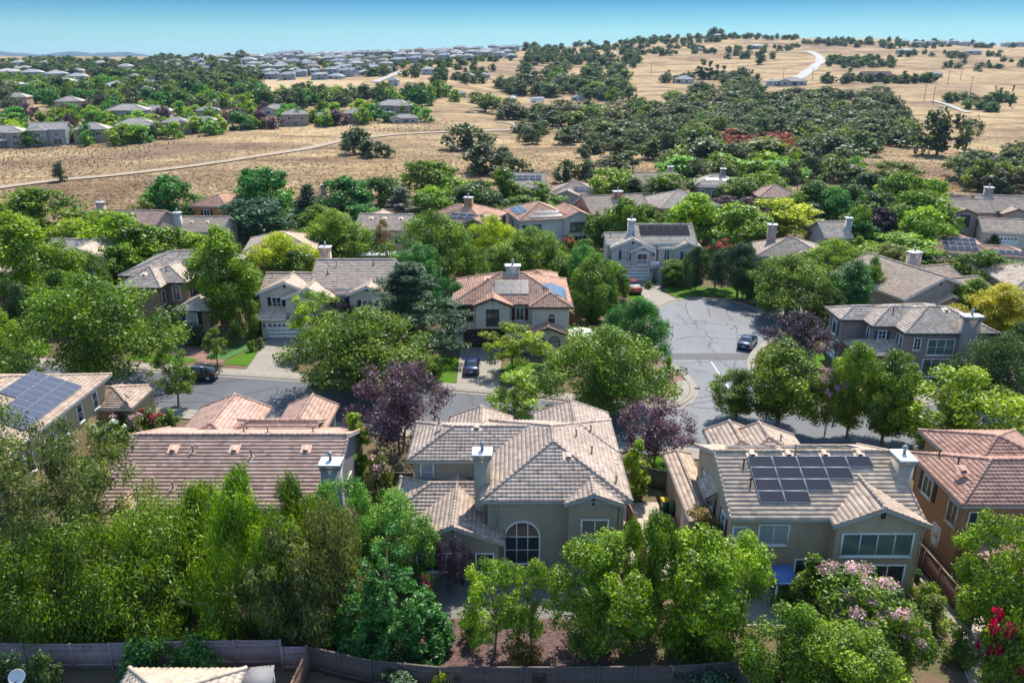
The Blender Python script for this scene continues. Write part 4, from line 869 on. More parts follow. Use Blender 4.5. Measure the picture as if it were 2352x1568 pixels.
simple('stucco_house',50,197,-5,'far two storey house with solar panels and tall dark windows among trees',(.27,.22,.18),T_GREY,'S',[(-5.5,5.5,-5,5,5.7,'x','hh',22),(-5,0,-6,0,5.6,'y','hh',20,.4)],[('f',-6,-4,3.0,1,1.9),('f',-6,-1.2,3.0,1,1.9)],[(0,'f',3,2.6,2,1,1.6,1.2,M_PV_BLUE),(0,'f',7,2.4,2,1,1.6,1.2,M_PV_BLUE),(1,'f',1,.8,3,1,1.4,1.1,M_PV_BLUE)],ch=(1.5,0,1.2,1.1,5,9.2))
simple('stucco_house',-76,158,-3,'rose roofed house with white capped chimney at the meadow edge',(.40,.33,.27),T_PINK,'F',[(-7,7,-5,5,3.9,'x','gg',22,.4),(-3,3,-7,0,3.8,'y','gg',22,.4)],[('f',-5,-5,.9,1.5,1.2)],ch=(-5.8,0,1.3,1.1,3,7.6))
simple('stucco_house',-61,170,-12,'orange brown house with red tile roof and dark shutters at the meadow edge',(.40,.21,.09),T_RED,'S',[(-5,3,-5,5,5.6,'y','hh',21),(0,7,-1,7,5.4,'x','hh',21)],[('f',-5,-1.6,3.0,1.3,1.8,SH),('f',-1,4.8,3.5,.7,1.2)])
simple('stucco_house',-42.5,178,0,'red tiled roof corner with chimney between maple and pines',(.42,.30,.2),T_RED,'S',[(-5,5,-5,5,4.6,'x','hh',21)],[('f',-5,0,1.5,1.2,1.2)],ch=(1,-1,1.2,1.0,4,8.2))
simple('stucco_house',-58,150,0,'small gable roof with two dome vents and chimney left of the green lindens',(.48,.44,.4),T_TAN,'F',[(-5,4,-4,5,4.2,'x','gg',22,.4)],[('f',-4,0,1.2,1.2,1.2)],ch=(-4.5,-2,1.2,1.0,3,7.4),vents=[(0,'f',3,3.2),(0,'f',6,3.2)])
simple('stucco_house',-38.5,133,10,'hipped tan roof behind the yellow green maple',(.40,.36,.31),T_TAN,'S',[(-6,5,-5,6,4.7,'x','hh',20)],[('f',-5,2,1.5,1.2,1.2)],ch=None)
simple('stucco_house',60,149,0,'small grey flat tile roof with a chimney at its right edge in the trees',(.40,.37,.35),T_OLD,'F',[(-2.2,2.4,-4.5,4.5,3.4,'x','gg',24,.4)],[('f',-4.5,-1,.9,1.2,1.2)],ch=(2.6,-2,.9,1.2,0,6.6))
simple('stucco_house',48,133.5,-12,'hip roofed house with pink chimney behind the court trees',(.42,.38,.33),T_TAUPE,'S',[(-6,5,-5,5,3.5,'x','hh',22),(-1,3.5,-6.5,0,3.5,'y','hh',20,.4)],[('f',-5,-4,.9,1.2,1.2)],ch=(-3.6,1.5,1.4,1.1,3,7.6,stucco((.45,.33,.27))))
simple('stucco_house',54,191,0,'pink tile roof just showing between plum and oaks',(.42,.34,.28),T_PINK,'F',[(3,12,-8,2,4.6,'x','hh',21)],[('f',-8,6,1.2,1.2,1.2)])
simple('stucco_house',97,163,-12,'grey two storey house with dark shutters, gabled front wing and white car in its drive',(.30,.265,.24),T_TAN,'F',[(-9,0,-5,4,5.5,'x','gg',22,.4),(-2,9,-4,6,5.7,'x','gg',24,.4),(-7.6,-3.2,-6.2,0,5.3,'y','gg',22,.35),(1.5,6.5,-6.0,0,5.5,'y','gg',22,.4),(1.2,6.2,-9.5,-5.5,2.8,'x','gg',22,.4)],[('f',-5,-8.3,3.2,.9,1.5,SH),('f',-6.2,-5.4,2.9,1.7,2.1,BT),('f',-6,4,3.3,1,1.4,SH),('f',-4,.2,3.2,.7,1.6),('f',-9.5,3.6,.5,2,1.7,dict(nx=3)),('r',9,-2,3.3,.8,1.5),('r',9,1,3.3,.8,1.5),('r',9,4,3.3,1.8,1.3)],ch=(.5,1.5,1.5,1.1,5,9.6),trim=M_BROWNT)
simple('stucco_house',79,137,-14,'low white house with terracotta roof and two blue solar arrays, right side',(.56,.52,.46),T_RED,'S',[(-7,3.5,-5,6,3.3,'x','hh',21),(1.5,9,-4.8,1,3.2,'x','gh',18,.4)],[('f',-5,-1,.8,1.2,1.4,TL),('f',-5,2,.8,1.4,1.4),('f',-4.8,6.5,1.2,.7,.7)],[(0,'f',3.4,1.0,5,3,1.05,1.3,M_PV_BLUE),(1,'f',2.2,.6,5,1,1.05,1.3,M_PV_BLUE)])
simple('stucco_house',98,154,-18,'cream house with broad white garage door at the right edge',(.52,.46,.38),T_TAN,'F',[(-6,8,-4,5,3.1,'x','gg',20,.5)],(),gar=('f',-4,-2.4,4.8,2.2,M_WHITE),trim=M_WHITE)
simple('stucco_house',78,112,-8,'grey barrel tile roof at the right edge beyond the golden tree',(.34,.28,.24),T_GREY,'S',[(-6.5,8,-5,7,4.0,'x','hh',22)],[('f',-5,-2,1,1.2,1.2)])
simple('stucco_house',-87,85,0,'left edge house corner behind the street maple',(.42,.36,.28),T_SAND,'S',[(-8,8,-7,5,3.4,'x','hh',20)],[('f',-7,0,.9,1.6,1.2)])
# ------------------------------------------------------------------ trees: trunk + crown of leaf-sized faces
def leaves(rg,C,Rc,n,ll,wf=.5,up=.5,squash=.8,droop=0,shell=.45,strand=False,spread=1.0):
    """n leaves over clumps with centres C and radii Rc"""
    C=np.asarray(C); Rc=np.asarray(Rc); w=Rc**2; k=rg.choice(len(C),n,p=w/w.sum())
    d=rg.normal(size=(n,3)); d/=np.linalg.norm(d,axis=1)[:,None]
    r=(rg.random(n)**shell)*Rc[k]*spread
    pos=C[k]+d*r[:,None]*np.array([1,1,squash])
    if strand: pos[:,2]-=(rg.random(n)**1.3)*Rc[k]*strand
    nr=d*(1-up)+np.array([0,0,up])+rg.normal(size=(n,3))*.42; nr/=np.linalg.norm(nr,axis=1)[:,None]
    t=rg.normal(size=(n,3))
    if droop: t=t*(1-droop)+np.array([0,0,-1.6])*droop+d*.5*droop
    t-=nr*(t*nr).sum(1)[:,None]; t/=np.linalg.norm(t,axis=1)[:,None]+1e-9; b=np.cross(nr,t)
    L=ll*(.4+1.25*rg.random(n)**1.4)[:,None]; W=L*wf
    V=np.stack([pos-t*L/2,pos+b*W/2-t*L*.05,pos+t*L/2-nr*L*.12,pos-b*W/2-t*L*.05],1)
    ct=rg.random(len(C)); a=np.clip(.5+.27*(ct[k]-.5)*2+rg.normal(0,.2,n),0,1)
    return V.reshape(-1,3),np.arange(4*n).reshape(-1,4),np.repeat(a,4)
def clumps(rg,prof,H,R,z0,n,cr,inner=.25,lob=.22):
    ph=rg.random(4)*6.28; C=[];Rc=[]
    ts=np.linspace(0,1,60); wt=np.array([prof(t) for t in ts])+.04; wt/=wt.sum()
    for i in range(n):
        t=rg.choice(ts,p=wt)+rg.uniform(-.01,.01); th=rg.random()*6.28
        rr=prof(min(max(t,0),1))*R*(1+lob*math.sin(2*th+ph[0]+3*t)+lob*.7*math.sin(3*th+ph[1]-4*t))
        ins=rg.random()<inner
        q=rr*((rg.random()*.6) if ins else rg.uniform(.72,.98))
        c=cr*rg.uniform(.65,1.3)
        q=max(0,q-c*.45)
        C.append((q*math.cos(th),q*math.sin(th),z0+t*(H-z0-c*.5)+.0)); Rc.append(c)
    return np.array(C),np.array(Rc)
PROF=dict(round=lambda t:math.sqrt(max(0,1-((t-.42)/.6)**2)), dome=lambda t:math.sqrt(max(0,1-(max(0,t-.25)/.77)**2))*(.72+.28*min(1,t/.25)),
 oval=lambda t:(max(0,math.sin(math.pi*min(1,(t*.92+.06))))**.7), cone=lambda t:(1-t)**.8*.95+.05 if t>.12 else .6+2.9*t, pine=lambda t:((1-t)**.7)*(.75+.25*math.sin(t*26)) if t>.1 else .55+3*t,
 column=lambda t:min(1,(1-t)*2.2)**.7*min(1,.5+t*3), umb=lambda t:math.sqrt(max(0,1-((t-.62)/.55)**2)) if t>.1 else .3)
def limbs(rg,mb,C,H,z0,r0,nl,fork=None,lean=.0,sides=6,twig=True,multi=1):
    fk=fork if fork else z0*.8+.3
    idx=rg.permutation(len(C))
    for m in range(multi):
        o=np.array([rg.uniform(-.25,.25),rg.uniform(-.25,.25),0])*(m>0); top=np.array([rg.uniform(-.2,.2)+lean+o[0]*3,rg.uniform(-.2,.2)+o[1]*3,fk])
        rr=r0*(1 if multi==1 else .62)
        mb.tube([o+(0,0,-.2),o+(0,0,.0),o*.9+top*.35,top*.7+o*.4,top],[rr*1.5,rr*1.2,rr,rr*.9,rr*.8],sides+2)
        mb.tube([top,top+(rg.uniform(-.2,.2),rg.uniform(-.2,.2),(H-fk)*.35),(0,0,fk+(H-fk)*.75)],[rr*.75,rr*.5,rr*.12],sides)
        for j in range(nl):
            c=C[idx[(j+m*nl)%len(C)]]; s=top+(np.array([0,0,rg.uniform(0,.3)*(H-fk)]))
            mid=s*.5+c*.5+np.array([0,0,rg.uniform(-.15,.25)*H*.12]); e=c
            mb.tube([s,s*.75+mid*.25+(0,0,.1),mid,mid*.4+e*.6,e],[rr*.5,rr*.42,rr*.28,rr*.17,rr*.04],sides,cap=False)
            if twig:
                for q in range(2):
                    e2=C[idx[(j*3+q*5+7)%len(C)]]; e3=mid+(e2-mid)*min(1,1.8/(np.linalg.norm(e2-mid)+.1)*1.2); mb.tube([mid,(mid+e3)/2+(0,0,.15),e3],[rr*.2,rr*.12,rr*.03],4,cap=False)
PROTO={}
def proto(key,seed,kind,H,R,z0,n,ncl,cr,ll,prof='round',nl=6,r0=.16,wf=.5,up=.5,squash=.8,droop=0,strand=0,flowers=0,multi=1,inner=.25,lob=.22,bark=None,fork=None,shell=.45,single=False,sides=6,fl=.22,spread=1.0,flhi=.45,twig=True):
    rg=np.random.default_rng(seed)
    C,Rc=clumps(rg,PROF[prof],H,R,z0,ncl,cr,inner,lob)
    if kind=='plume':
        C=[];Rc=[]
        for (ox,oy,hh) in ((-.1,0,1),(.62,.2,.72),(-.62,.25,.66),(.2,-.6,.60),(1.0,-.25,.5),(-.95,-.15,.46),(.25,.3,.82)):
            for t in np.linspace(0,1,16):
                q=.40*R*(1-t)**.8*hh+.04
                for j in range(1+int(5*(1-t))):
                    a=rg.random()*6.28; C.append((ox*R*.62*(1-.3*t)+q*math.cos(a)*.72,oy*R*.62*(1-.3*t)+q*math.sin(a)*.72,z0+t*(H*hh-z0))); Rc.append(cr*(1.1-.5*t)*rg.uniform(.7,1.2))
        C=np.array(C);Rc=np.array(Rc)
    if kind=='pine':
        C=[];Rc=[]
        for k in range(11):
            t=k/10.5; zz=z0+t*(H-z0); nb=7-int(t*3)
            for j in range(nb):
                a=rg.random()*6.28+j*6.28/nb; Lb=R*PROF['cone'](t)*rg.uniform(.6,1.1)
                for q in (.35,.6,.82,1.0):
                    C.append((Lb*q*math.cos(a)+rg.normal(0,.1),Lb*q*math.sin(a)+rg.normal(0,.1),zz+Lb*q*.32*rg.uniform(.4,1.5))); Rc.append(cr*(1.15-.45*q)*rg.uniform(.7,1.2))
        for i in range(4): C.append((0,0,H-.15*i*2)); Rc.append(cr*.5)
        C=np.array(C);Rc=np.array(Rc)
    cm=MB(); V,Q,a=leaves(rg,C,Rc,n,ll,wf,up,squash,droop,shell,strand,spread); V[:,2]=np.maximum(V[:,2],.06); cm.arr(V,Q=Q,att=a)
    tm=MB(); limbs(rg,tm,C,H,z0,r0,nl,fork,sides=sides,multi=multi,twig=twig)
    fm=None
    if flowers:
        fm=MB(); top=C[:,2]>np.quantile(C[:,2],flhi); Cf=C[top]; Rf=Rc[top]; s=rg.permutation(len(Cf))[:max(4,int(len(Cf)*.62))]
        Cf=Cf[s]+np.array([0,0,1])*Rf[s][:,None]*.55; V,Q,a=leaves(rg,Cf,Rf[s]*.62,flowers,fl,.8,.4,.7,0,.6); V[:,2]=np.maximum(V[:,2],.06); fm.arr(V,Q=Q,att=a)
    # true extent of what was grown
    zz=np.concatenate([v[:,2] for v in cm.V]); rr=np.hypot(*np.concatenate([v[:,:2] for v in cm.V]).T); H=float(np.quantile(zz,.998)); R=float(np.quantile(rr,.93))
    bk=bark or M_BARK
    if single:
        me=MB(); me.V=tm.V+[v for v in cm.V]; 
        j=MB(); 
        for v,q in zip(tm.V,[None]*len(tm.V)): pass
        # trunk and crown as one mesh with two materials
        off=tm.n; j.V=tm.V+cm.V; j.Q=tm.Q+[q+off for q in cm.Q]; j.MQ=tm.MQ+[m+1 for m in cm.MQ]; j.UQ=tm.UQ+cm.UQ; j.T=tm.T; j.MT=tm.MT; j.UT=tm.UT; j.att=tm.att+cm.att; j.n=tm.n+cm.n
        PROTO.setdefault(key,[]).append((j.mesh(key,[bk,M_LEAF]),None,None,H,R))
    else:
        PROTO.setdefault(key,[]).append((tm.mesh('trunk',[bk],True),cm.mesh('crown',[M_LEAF]),fm.mesh('blossom',[M_LEAF]) if fm else None,H,R))
for s in (1,2,3): proto('broad',s,'b',8,3.7,.9,36000,110,.85,.20,'round',8,.17)
for s in (4,5): proto('dome',s,'b',9,5.0,2.0,40000,140,1.0,.2,'dome',10,.24,up=.45)
for s in (6,7): proto('oval',s,'b',9,3.0,1.2,30000,100,.8,.20,'oval',8,.15)
for s in (8,9): proto('open',s,'b',6.5,2.5,1.6,9000,46,.6,.19,'round',9,.11,lob=.3,inner=.15)
for s in (10,11): proto('plum',s,'b',6.5,3.2,1.3,13000,70,.7,.18,'round',10,.13,lob=.28,multi=2)
for s in (12,13): proto('weep',s,'b',8.5,4.2,.9,42000,110,1.0,.2,'dome',8,.2,wf=.32,droop=.75,strand=1.9,up=.25)
for s in (14,15): proto('loose',s,'b',9.5,4.2,1.2,26000,130,.8,.19,'round',12,.15,lob=.3,wf=.42,up=.3,shell=.6)
proto('plume',16,'plume',9.5,3.6,.5,46000,10,.36,.17,'cone',4,.15,wf=.35,up=.35,droop=.15)
for s in (17,18): proto('pine',s,'pine',10,3.6,1.0,24000,10,.55,.3,'cone',10,.17,wf=.16,up=.45)
for s in (19,20): proto('shrub',s,'b',2.2,1.5,.1,3600,26,.5,.17,'dome',3,.05,fork=.3)
proto('flowershrub',21,'b',2.4,1.7,.1,3600,30,.5,.17,'dome',3,.05,flowers=900,fl=.16,flhi=.3)
for s in (22,23): proto('myrtle',s,'b',6,2.8,1.2,9500,60,.72,.22,'oval',6,.08,multi=3,flowers=3200,bark=M_BARKP,fl=.12,flhi=.5)
proto('topiary',24,'b',2.0,1.0,.02,9000,120,.3,.085,'dome',2,.05,inner=.5,lob=.02,fork=.3)
for s in (25,26): proto('column',s,'b',9,1.8,.4,9000,60,.6,.28,'column',4,.12)
for s in (27,28): proto('wisp',s,'b',8,3.6,1.0,22000,90,.8,.30,'round',8,.13,wf=.22,droop=.5,strand=.9,up=.3,lob=.35)
for s in (31,32,33,34): proto('mid',s,'m',9,3.9,1.6,8000,60,1.15,.42,'round',5,.18,sides=5,twig=False)
for s in (35,36): proto('midoval',s,'m',9,3.0,1.5,7000,54,1.0,.42,'oval',5,.16,sides=5,twig=False)
proto('midpine',37,'pine',10,3.2,1.0,7000,10,.6,.5,'cone',4,.17,wf=.2,sides=5,twig=False)
for s in (41,42,43,44): proto('far',s,'f',9,5.0,1.2,1900,44,1.5,.85,'dome',3,.3,single=True,sides=4,twig=False,wf=.6)
for s in (45,46): proto('farround',s,'f',8,3.8,1.0,1400,30,1.4,.8,'round',2,.22,single=True,sides=4,twig=False,wf=.6)
proto('farcone',47,'f',14,3.0,.8,700,34,1.0,1.1,'cone',1,.25,single=True,sides=4,twig=False,wf=.5)
proto('faropen',48,'f',11,5.5,2.5,1500,36,1.4,.8,'umb',6,.35,single=True,sides=4,wf=.55)

GR=dict(mid=(.118,.19,.024),bright=(.185,.285,.028),lime=(.24,.34,.03),yellow=(.36,.43,.045),gold=(.36,.345,.04),dark=(.062,.115,.028),deep=(.04,.085,.032),olive=(.15,.18,.05),greyg=(.125,.155,.07),
 blue=(.06,.11,.06),plum=(.115,.062,.092),plumd=(.055,.035,.060),emer=(.065,.185,.042),soft=(.17,.31,.07),oak=(.072,.098,.040),oakg=(.10,.116,.06),bronze=(0.210,0.168,0.049),rust=(.22,.075,.05),dry=(0.280,0.224,0.112),grey=(0.238,0.238,0.210))
FL=dict(pink=(.60,.40,.46),red=(.42,.03,.06),crimson=(.62,.03,.12),white=(.75,.75,.72),lilac=(.50,.28,.48),coral=(.55,.12,.16),magenta=(.5,.05,.25))
TR=random.Random(11)
NAMED={'garden trees across the meadow':'garden_tree','trees of the green belt':'garden_tree'}
def plant(kind,x,y,h,wd,color,label=None,cat='tree',name=None,group=None,flower=None,z=None,rot=None,seedpick=None):
    ps=PROTO[kind]; t,c,f,H,R=ps[TR.randrange(len(ps)) if seedpick is None else seedpick%len(ps)]
    if z is None: z=tz(x,y)
    col=GR[color] if isinstance(color,str) else color
    j=TR.uniform(.88,1.12); col=tuple(min(1,q*j*TR.uniform(.95,1.05)) for q in col)+(1,)
    KN=dict(plum='plum_tree',pine='pine_tree',midpine='pine_tree',plume='cypress_tree',farcone='conifer_tree',weep='weeping_tree',wisp='weeping_tree',myrtle='crape_myrtle',column='evergreen_tree',shrub='shrub',flowershrub='flowering_shrub',topiary='clipped_bush',far='oak_tree',faropen='oak_tree')
    nm=name or NAMED.get(group) or KN.get(kind,'tree')
    if nm=='oak_tree' and isinstance(color,str) and color in('bright','mid','lime','emer','soft','plum','rust'): nm='thicket' if color=='rust' else 'tree'
    if cat=='tree' and nm.endswith('_tree') and nm!='weeping_tree': cat=nm.replace('_',' ')
    if nm=='crape_myrtle': cat='crape myrtle'
    rz=TR.uniform(0,6.28) if rot is None else rot
    sc=(wd/(2*R),wd/(2*R),h/H)
    if c is None:
        o=link(nm,t,None,(x,y,z),rz); o.scale=sc; o.color=col; return tag(o,label,cat,group)
    e=empty(nm,(x,y,z),rz,label,cat,group); e.scale=sc
    a=link('trunk' if cat!='shrub' else 'stem',t,e); b=link('crown' if cat!='shrub' else 'foliage',c,e); b.color=col
    if f is not None and flower: g=link('blossom',f,e); g.color=tuple(FL[flower])+(1,)
    return e
def tree(u,vt,vb,wpx,kind,color,label,cat='tree',flower=None,name=None,group=None):
    x,y=P(u,vb); d=y*math.cos(PITCH)+CAM_H*math.sin(PITCH); h=zat(vt,y); 
    dm=(y*math.cos(PITCH)+(CAM_H-h*.6)*math.sin(PITCH)); wd=wpx*dm/FPX*(1.16 if kind.startswith('mid') else 1)
    return plant(kind,x,y,max(.5,h),wd,color,label,cat,name,group,flower,z=0)
# ------------------------------------------------------------------ garden and street trees: (u, top row, base row, width, kind, leaf colour, label[, blossom])
TREES=[
# nearest band, between the fence and the front houses
(70,930,1340,299,'loose','greyg','airy grey green tree at the left edge below the sandy solar house'),
(200,985,1360,312,'loose','olive','airy olive tree overlapping the left end of the rose roof'),
(60,1235,1447,306,'weep','bright','weeping tree in the lower left corner behind the wooden fence'),
(225,1195,1442,295,'weep','mid','dark weeping tree behind the fence, left of the clipped fence shrub'),
(395,1165,1437,342,'weep','bright','broad weeping tree hanging over the eave of the rose roofed house'),
(480,1105,1372,188,'wisp','bright','thin wispy tree tip rising before the middle of the rose roof'),
(590,1078,1442,217,'wisp','bright','tall wispy pepper tree left of the grey chimney end'),
(675,1190,1452,261,'wisp','olive','drooping olive pepper tree above the fence gate panel'),
(700,1090,1382,174,'wisp','mid','wispy green tree just below the grey chimney'),
(770,1165,1442,224,'weep','olive','yellowish weeping tree touching the left side of the plumed cypress'),
(800,1100,1350,159,'broad','soft','soft pale green bushy tree by the corner of the rose roofed house'),
(915,1135,1340,177,'broad','soft','soft light green round tree against the taupe house wing'),
(903,1205,1500,250,'plume','emer','vivid green cypress with several pointed plumes by the reddish mulch'),
(1046,1226,1365,81,'plum','plumd','small dark plum tree in front of the taupe house wing windows'),
(1135,1285,1510,153,'open','bright','light green young tree on the mulch, left of its twin below the arched window'),
(1222,1283,1500,129,'open','bright','light green young tree on the mulch, right of its twin below the arched window'),
(1380,1240,1492,235,'broad','bright','dense light green tree below the right corner of the taupe house'),
(1488,1175,1480,130,'broad','mid','green tree rising beside the gravel yard and trash bins'),
(1612,1226,1492,255,'broad','lime','lush bright green tree left of the tan solar house patio'),
(1602,1165,1300,132,'open','bronze','bronze tipped magnolia at the left corner of the tan solar house'),
(1848,1275,1425,85,'column','mid','slim dark green tree by the blue patio cover'),
(1968,1328,1510,236,'myrtle','mid','large crape myrtle with pale pink blossom before the lower solar house windows','pink'),
(2050,1410,1580,140,'myrtle','mid','lower pink crape myrtle at the stone bed beside the clipped round bush','pink'),
(1815,1395,1610,212,'broad','mid','green tree at the bottom edge left of the pale pink crape myrtle'),
(1925,1450,1650,236,'broad','bright','bright green tree crown at the bottom edge under the pink crape myrtle'),
(2278,1195,1480,235,'broad','lime','big yellow green tree below the orange house at the right edge'),
(2285,1400,1600,125,'flowershrub','mid','crimson blossomed crape myrtle in the lower right corner','crimson'),
(2345,1440,1600,141,'broad','bright','green bush cut by the lower right corner of the photo'),
# between the front houses
(820,950,1095,78,'column','lime','narrow yellow green tree beside the chimney gable of the rose roof'),
(1460,1012,1145,62,'column','lime','narrow yellow green tree along the right wall of the taupe house'),
(918,828,1040,215,'plum','plum','large purple leaved plum tree behind the taupe house beside the street'),
(1502,918,1062,165,'plum','plum','spindly purple plum tree on the small lawn corner by the court'),
# street trees
(228,632,885,330,'dome','mid','large spreading street tree with forked trunk on the left, before the brown house'),
(410,778,932,108,'open','mid','small round street tree beside the parked black car'),
(15,705,868,115,'broad','bright','maple cut by the left edge above the street'),
(842,712,908,310,'dome','mid','large round green tree shading the street before the beige house'),
(732,668,805,118,'open','lime','slender yellow green maple in front of the white garage'),
(806,668,765,88,'plum','plumd','dark purple plum tree before the beige house right gable'),
(1180,742,856,138,'open','lime','small yellow green tree in front of the brown garage door'),
(1186,853,968,170,'open','lime','yellow green street tree above the taupe house ridge'),
(1385,752,946,285,'dome','mid','big round olive green street tree right of the brown garage house'),
(1462,686,862,145,'dome','emer','dark green tree at the entrance of the court'),
(1690,848,962,110,'oval','mid','low leaning leafy tree left of the tall court corner tree'),
(1785,782,980,172,'oval','mid','tall many stemmed tree at the court corner behind the tan solar house'),
(1892,852,1003,85,'myrtle','mid','slender crape myrtle with few lilac flowers by the street','lilac'),
(1945,788,1002,115,'oval','bright','tall bright tree between crape myrtle and bronze tipped tree before the mauve house'),
(2025,806,1018,140,'oval','mid','green street tree with bronze tips before the mauve grey house'),
(2195,848,1042,270,'broad','lime','broad yellow green tree above the orange house roof'),
(2275,768,938,170,'dome','dark','dark oak right of the mauve house square chimney'),
(2345,735,900,130,'dome','dark','dark tree cut by the right edge beside the oak at the mauve house'),
(1830,718,850,150,'plum','plumd','round dark purple plum tree on the lawn at the court right side'),
# second row gardens
(75,494,745,195,'oval','bright','tall maple with yellow top at the far left'),
(195,575,700,110,'broad','mid','green tree before the white gabled house end'),
(522,525,757,155,'oval','bright','tall bright green tree beside the brown house'),
(950,606,836,235,'pine','blue','dark blue green pine between the beige and terracotta roofed houses'),
(1363,583,740,130,'broad','mid','round green tree right of the terracotta roof panels'),
(1340,562,665,100,'dome','emer','dark tree crown behind the round tree left of the red pickup'),
(650,535,655,165,'broad','yellow','bright yellow green tree behind the beige house left roof'),
(622,592,655,85,'open','bronze','bronze leaved tree under the yellow green tree'),
(772,482,605,165,'broad','bright','round green tree left of the cream house with dome vents'),
(884,503,604,52,'open','dry','thin tan leaved young tree before the cream house'),
(1000,486,660,215,'dome','mid','large green tree group right of the cream house'),
(965,560,700,125,'broad','emer','dark green tree behind the blue green pine'),
(1136,494,602,122,'wisp','yellow','yellow honey locust before the ochre house'),
(1220,522,645,175,'dome','mid','broad green tree behind the terracotta roof chimney'),
(1150,560,645,105,'broad','mid','green tree left behind the terracotta roof'),
(1288,580,648,85,'broad','bright','small bright tree at the back garden of the terracotta roofed house'),
(1550,597,657,75,'broad','mid','leafy small tree at the front door of the court house'),
(1595,565,670,55,'oval','dark','slim young tree on the court lawn'),
(1643,552,662,78,'myrtle','dark','crape myrtle with coral red top on the court lawn','coral'),
(1692,558,686,115,'dome','deep','dark leaning tree on the court lawn'),
(1806,584,728,205,'dome','mid','broad green tree right of the court lawn'),
(1742,600,700,80,'broad','dark','dark green tree between court lawn and broad green tree'),
(1912,550,650,115,'broad','lime','lime green maple behind the court right side'),
(1948,598,728,105,'oval','emer','dense conical evergreen left of the ribbed roof gable'),
(2060,672,718,58,'broad','bright','left fruit tree before the ribbed roof gable'),
(2125,668,714,48,'broad','bright','right fruit tree before the ribbed roof gable'),
(2176,677,715,42,'shrub','greyg','grey green bush right of the fruit trees'),
(2290,652,765,160,'broad','gold','golden yellow tree behind the mauve house at the right'),
(2335,628,705,95,'broad','bronze','bronze green tree above the golden one at the right edge'),
(2217,680,728,44,'myrtle','mid','red crape myrtle left of the golden tree','coral'),
# third row
(95,432,548,155,'mid','mid','dark spreading tree by the meadow at the far left'),
(188,503,602,120,'mid','lime','lime tree above the white gable'),(248,484,612,115,'mid','bright','bright tree in front of the rose roofed meadow house'),
(295,490,642,125,'mid','bright','bright green tree behind the brown house left roof'),(347,516,652,155,'mid','mid','green tree behind the brown house ridge'),
(405,526,645,130,'mid','mid','green tree between brown house ridge and tall bright tree'),(450,536,640,90,'mid','lime','yellowish tree below the small gable roof'),
(398,404,528,108,'mid','emer','tall linden left of the orange brown house'),(376,467,528,48,'mid','greyg','grey green olive bush under the linden'),(422,484,528,42,'mid','soft','pale bush at the foot of the linden'),
(616,385,525,132,'mid','emer','tall dark green tree right of the orange brown house'),(575,388,520,40,'midpine','blue','dark narrow pine behind the tall tree by the orange brown house'),
(598,456,548,155,'mid','blue','round blue green tree below the orange brown house'),(505,466,512,32,'midoval','mid','small upright tree before the orange brown wall'),
(516,500,542,42,'mid','plum','small plum beside the round blue green tree'),
(712,424,532,68,'midpine','blue','blue green pine before the red roof corner'),(795,406,518,115,'mid','emer','large blue green tree right of the pine by the red roof corner'),
(880,406,502,98,'mid','dark','dark green tree before the meadow, centre left'),(926,430,512,68,'midpine','grey','greyish pine above the ochre house'),
(985,369,458,112,'mid','mid','green tree standing against the golden slope'),(993,431,508,98,'mid','bright','bright green tree below the one against the slope'),
(1046,409,474,98,'mid','bright','bright tree left of the far solar houses'),(1095,417,508,104,'midoval','dark','dark evergreen behind the white and orange house'),
(1155,387,484,58,'midoval','mid','upright tree beside the far grey turret house'),(1225,420,480,110,'mid','mid','green tree between the far grey house and the low solar house'),
(1200,450,495,90,'mid','mid','green tree just above the white and orange roof'),
(1310,540,578,58,'flowershrub','mid','crimson flowering bush beside the white and orange house','crimson'),(1348,548,585,60,'shrub','bright','bright hedge bush right of the crimson flowering bush'),
(1405,584,636,34,'plum','plum','little plum at the left of the court house garage'),
(1432,456,578,92,'mid','mid','green tree before the salmon house'),(1376,487,576,56,'midoval','mid','upright tree at the salmon house corner'),
(1402,387,474,104,'mid','bright','dense tree behind the salmon house chimney'),(1455,409,484,72,'midpine','dark','dark pine behind the salmon house roof'),(1396,434,478,46,'mid','plum','mauve plum behind the salmon house chimney'),
(1540,398,474,112,'mid','mid','green tree below the long plain gabled roof'),(1612,404,470,62,'midoval','mid','upright tree left of the far two storey solar house'),(1500,404,465,62,'mid','mid','green tree under the left end of the long plain gabled roof'),
(1590,446,572,116,'mid','lime','yellowish green tree before the beige hip roofed house'),(1685,468,580,135,'mid','bright','green tree behind the court house pool mat'),
(1780,456,550,135,'mid','yellow','bright yellow tree behind the pink chimney'),(1880,524,565,62,'mid','bronze','bronze bush right of the bright yellow tree'),
(1665,450,494,62,'mid','plum','left one of the purple plums under the far two storey solar house'),(1715,453,494,62,'mid','plum','right one of the purple plums under the far two storey solar house'),
(1740,394,474,114,'mid','mid','dense green tree right of the far two storey solar house'),(1690,409,484,82,'mid','mid','green tree close beside the far two storey solar house'),
(1870,408,514,74,'midoval','dark','dark tall tree right of the pink tile roof'),(1950,418,509,64,'midoval','dark','dark tall tree above the small grey roof'),(1860,464,524,64,'mid','blue','round blue green tree left of the small grey roof'),
(2046,371,444,112,'mid','olive','olive brown oak at the edge of the right hand gardens'),(2100,437,565,124,'mid','mid','large green tree left of the grey two storey house'),(2040,453,548,84,'mid','mid','green tree behind the dark plum'),
(2132,411,494,74,'mid','bright','bright tree above the large green tree on the right'),(2016,477,565,68,'mid','plumd','dark plum right of the small grey roof chimney'),
(1976,507,574,58,'mid','emer','green tree below the small grey roof chimney'),(1966,543,600,36,'midpine','lime','yellow green young cedar near the dark plum'),
(2182,444,474,58,'mid','plum','purple plum behind the grey two storey house'),
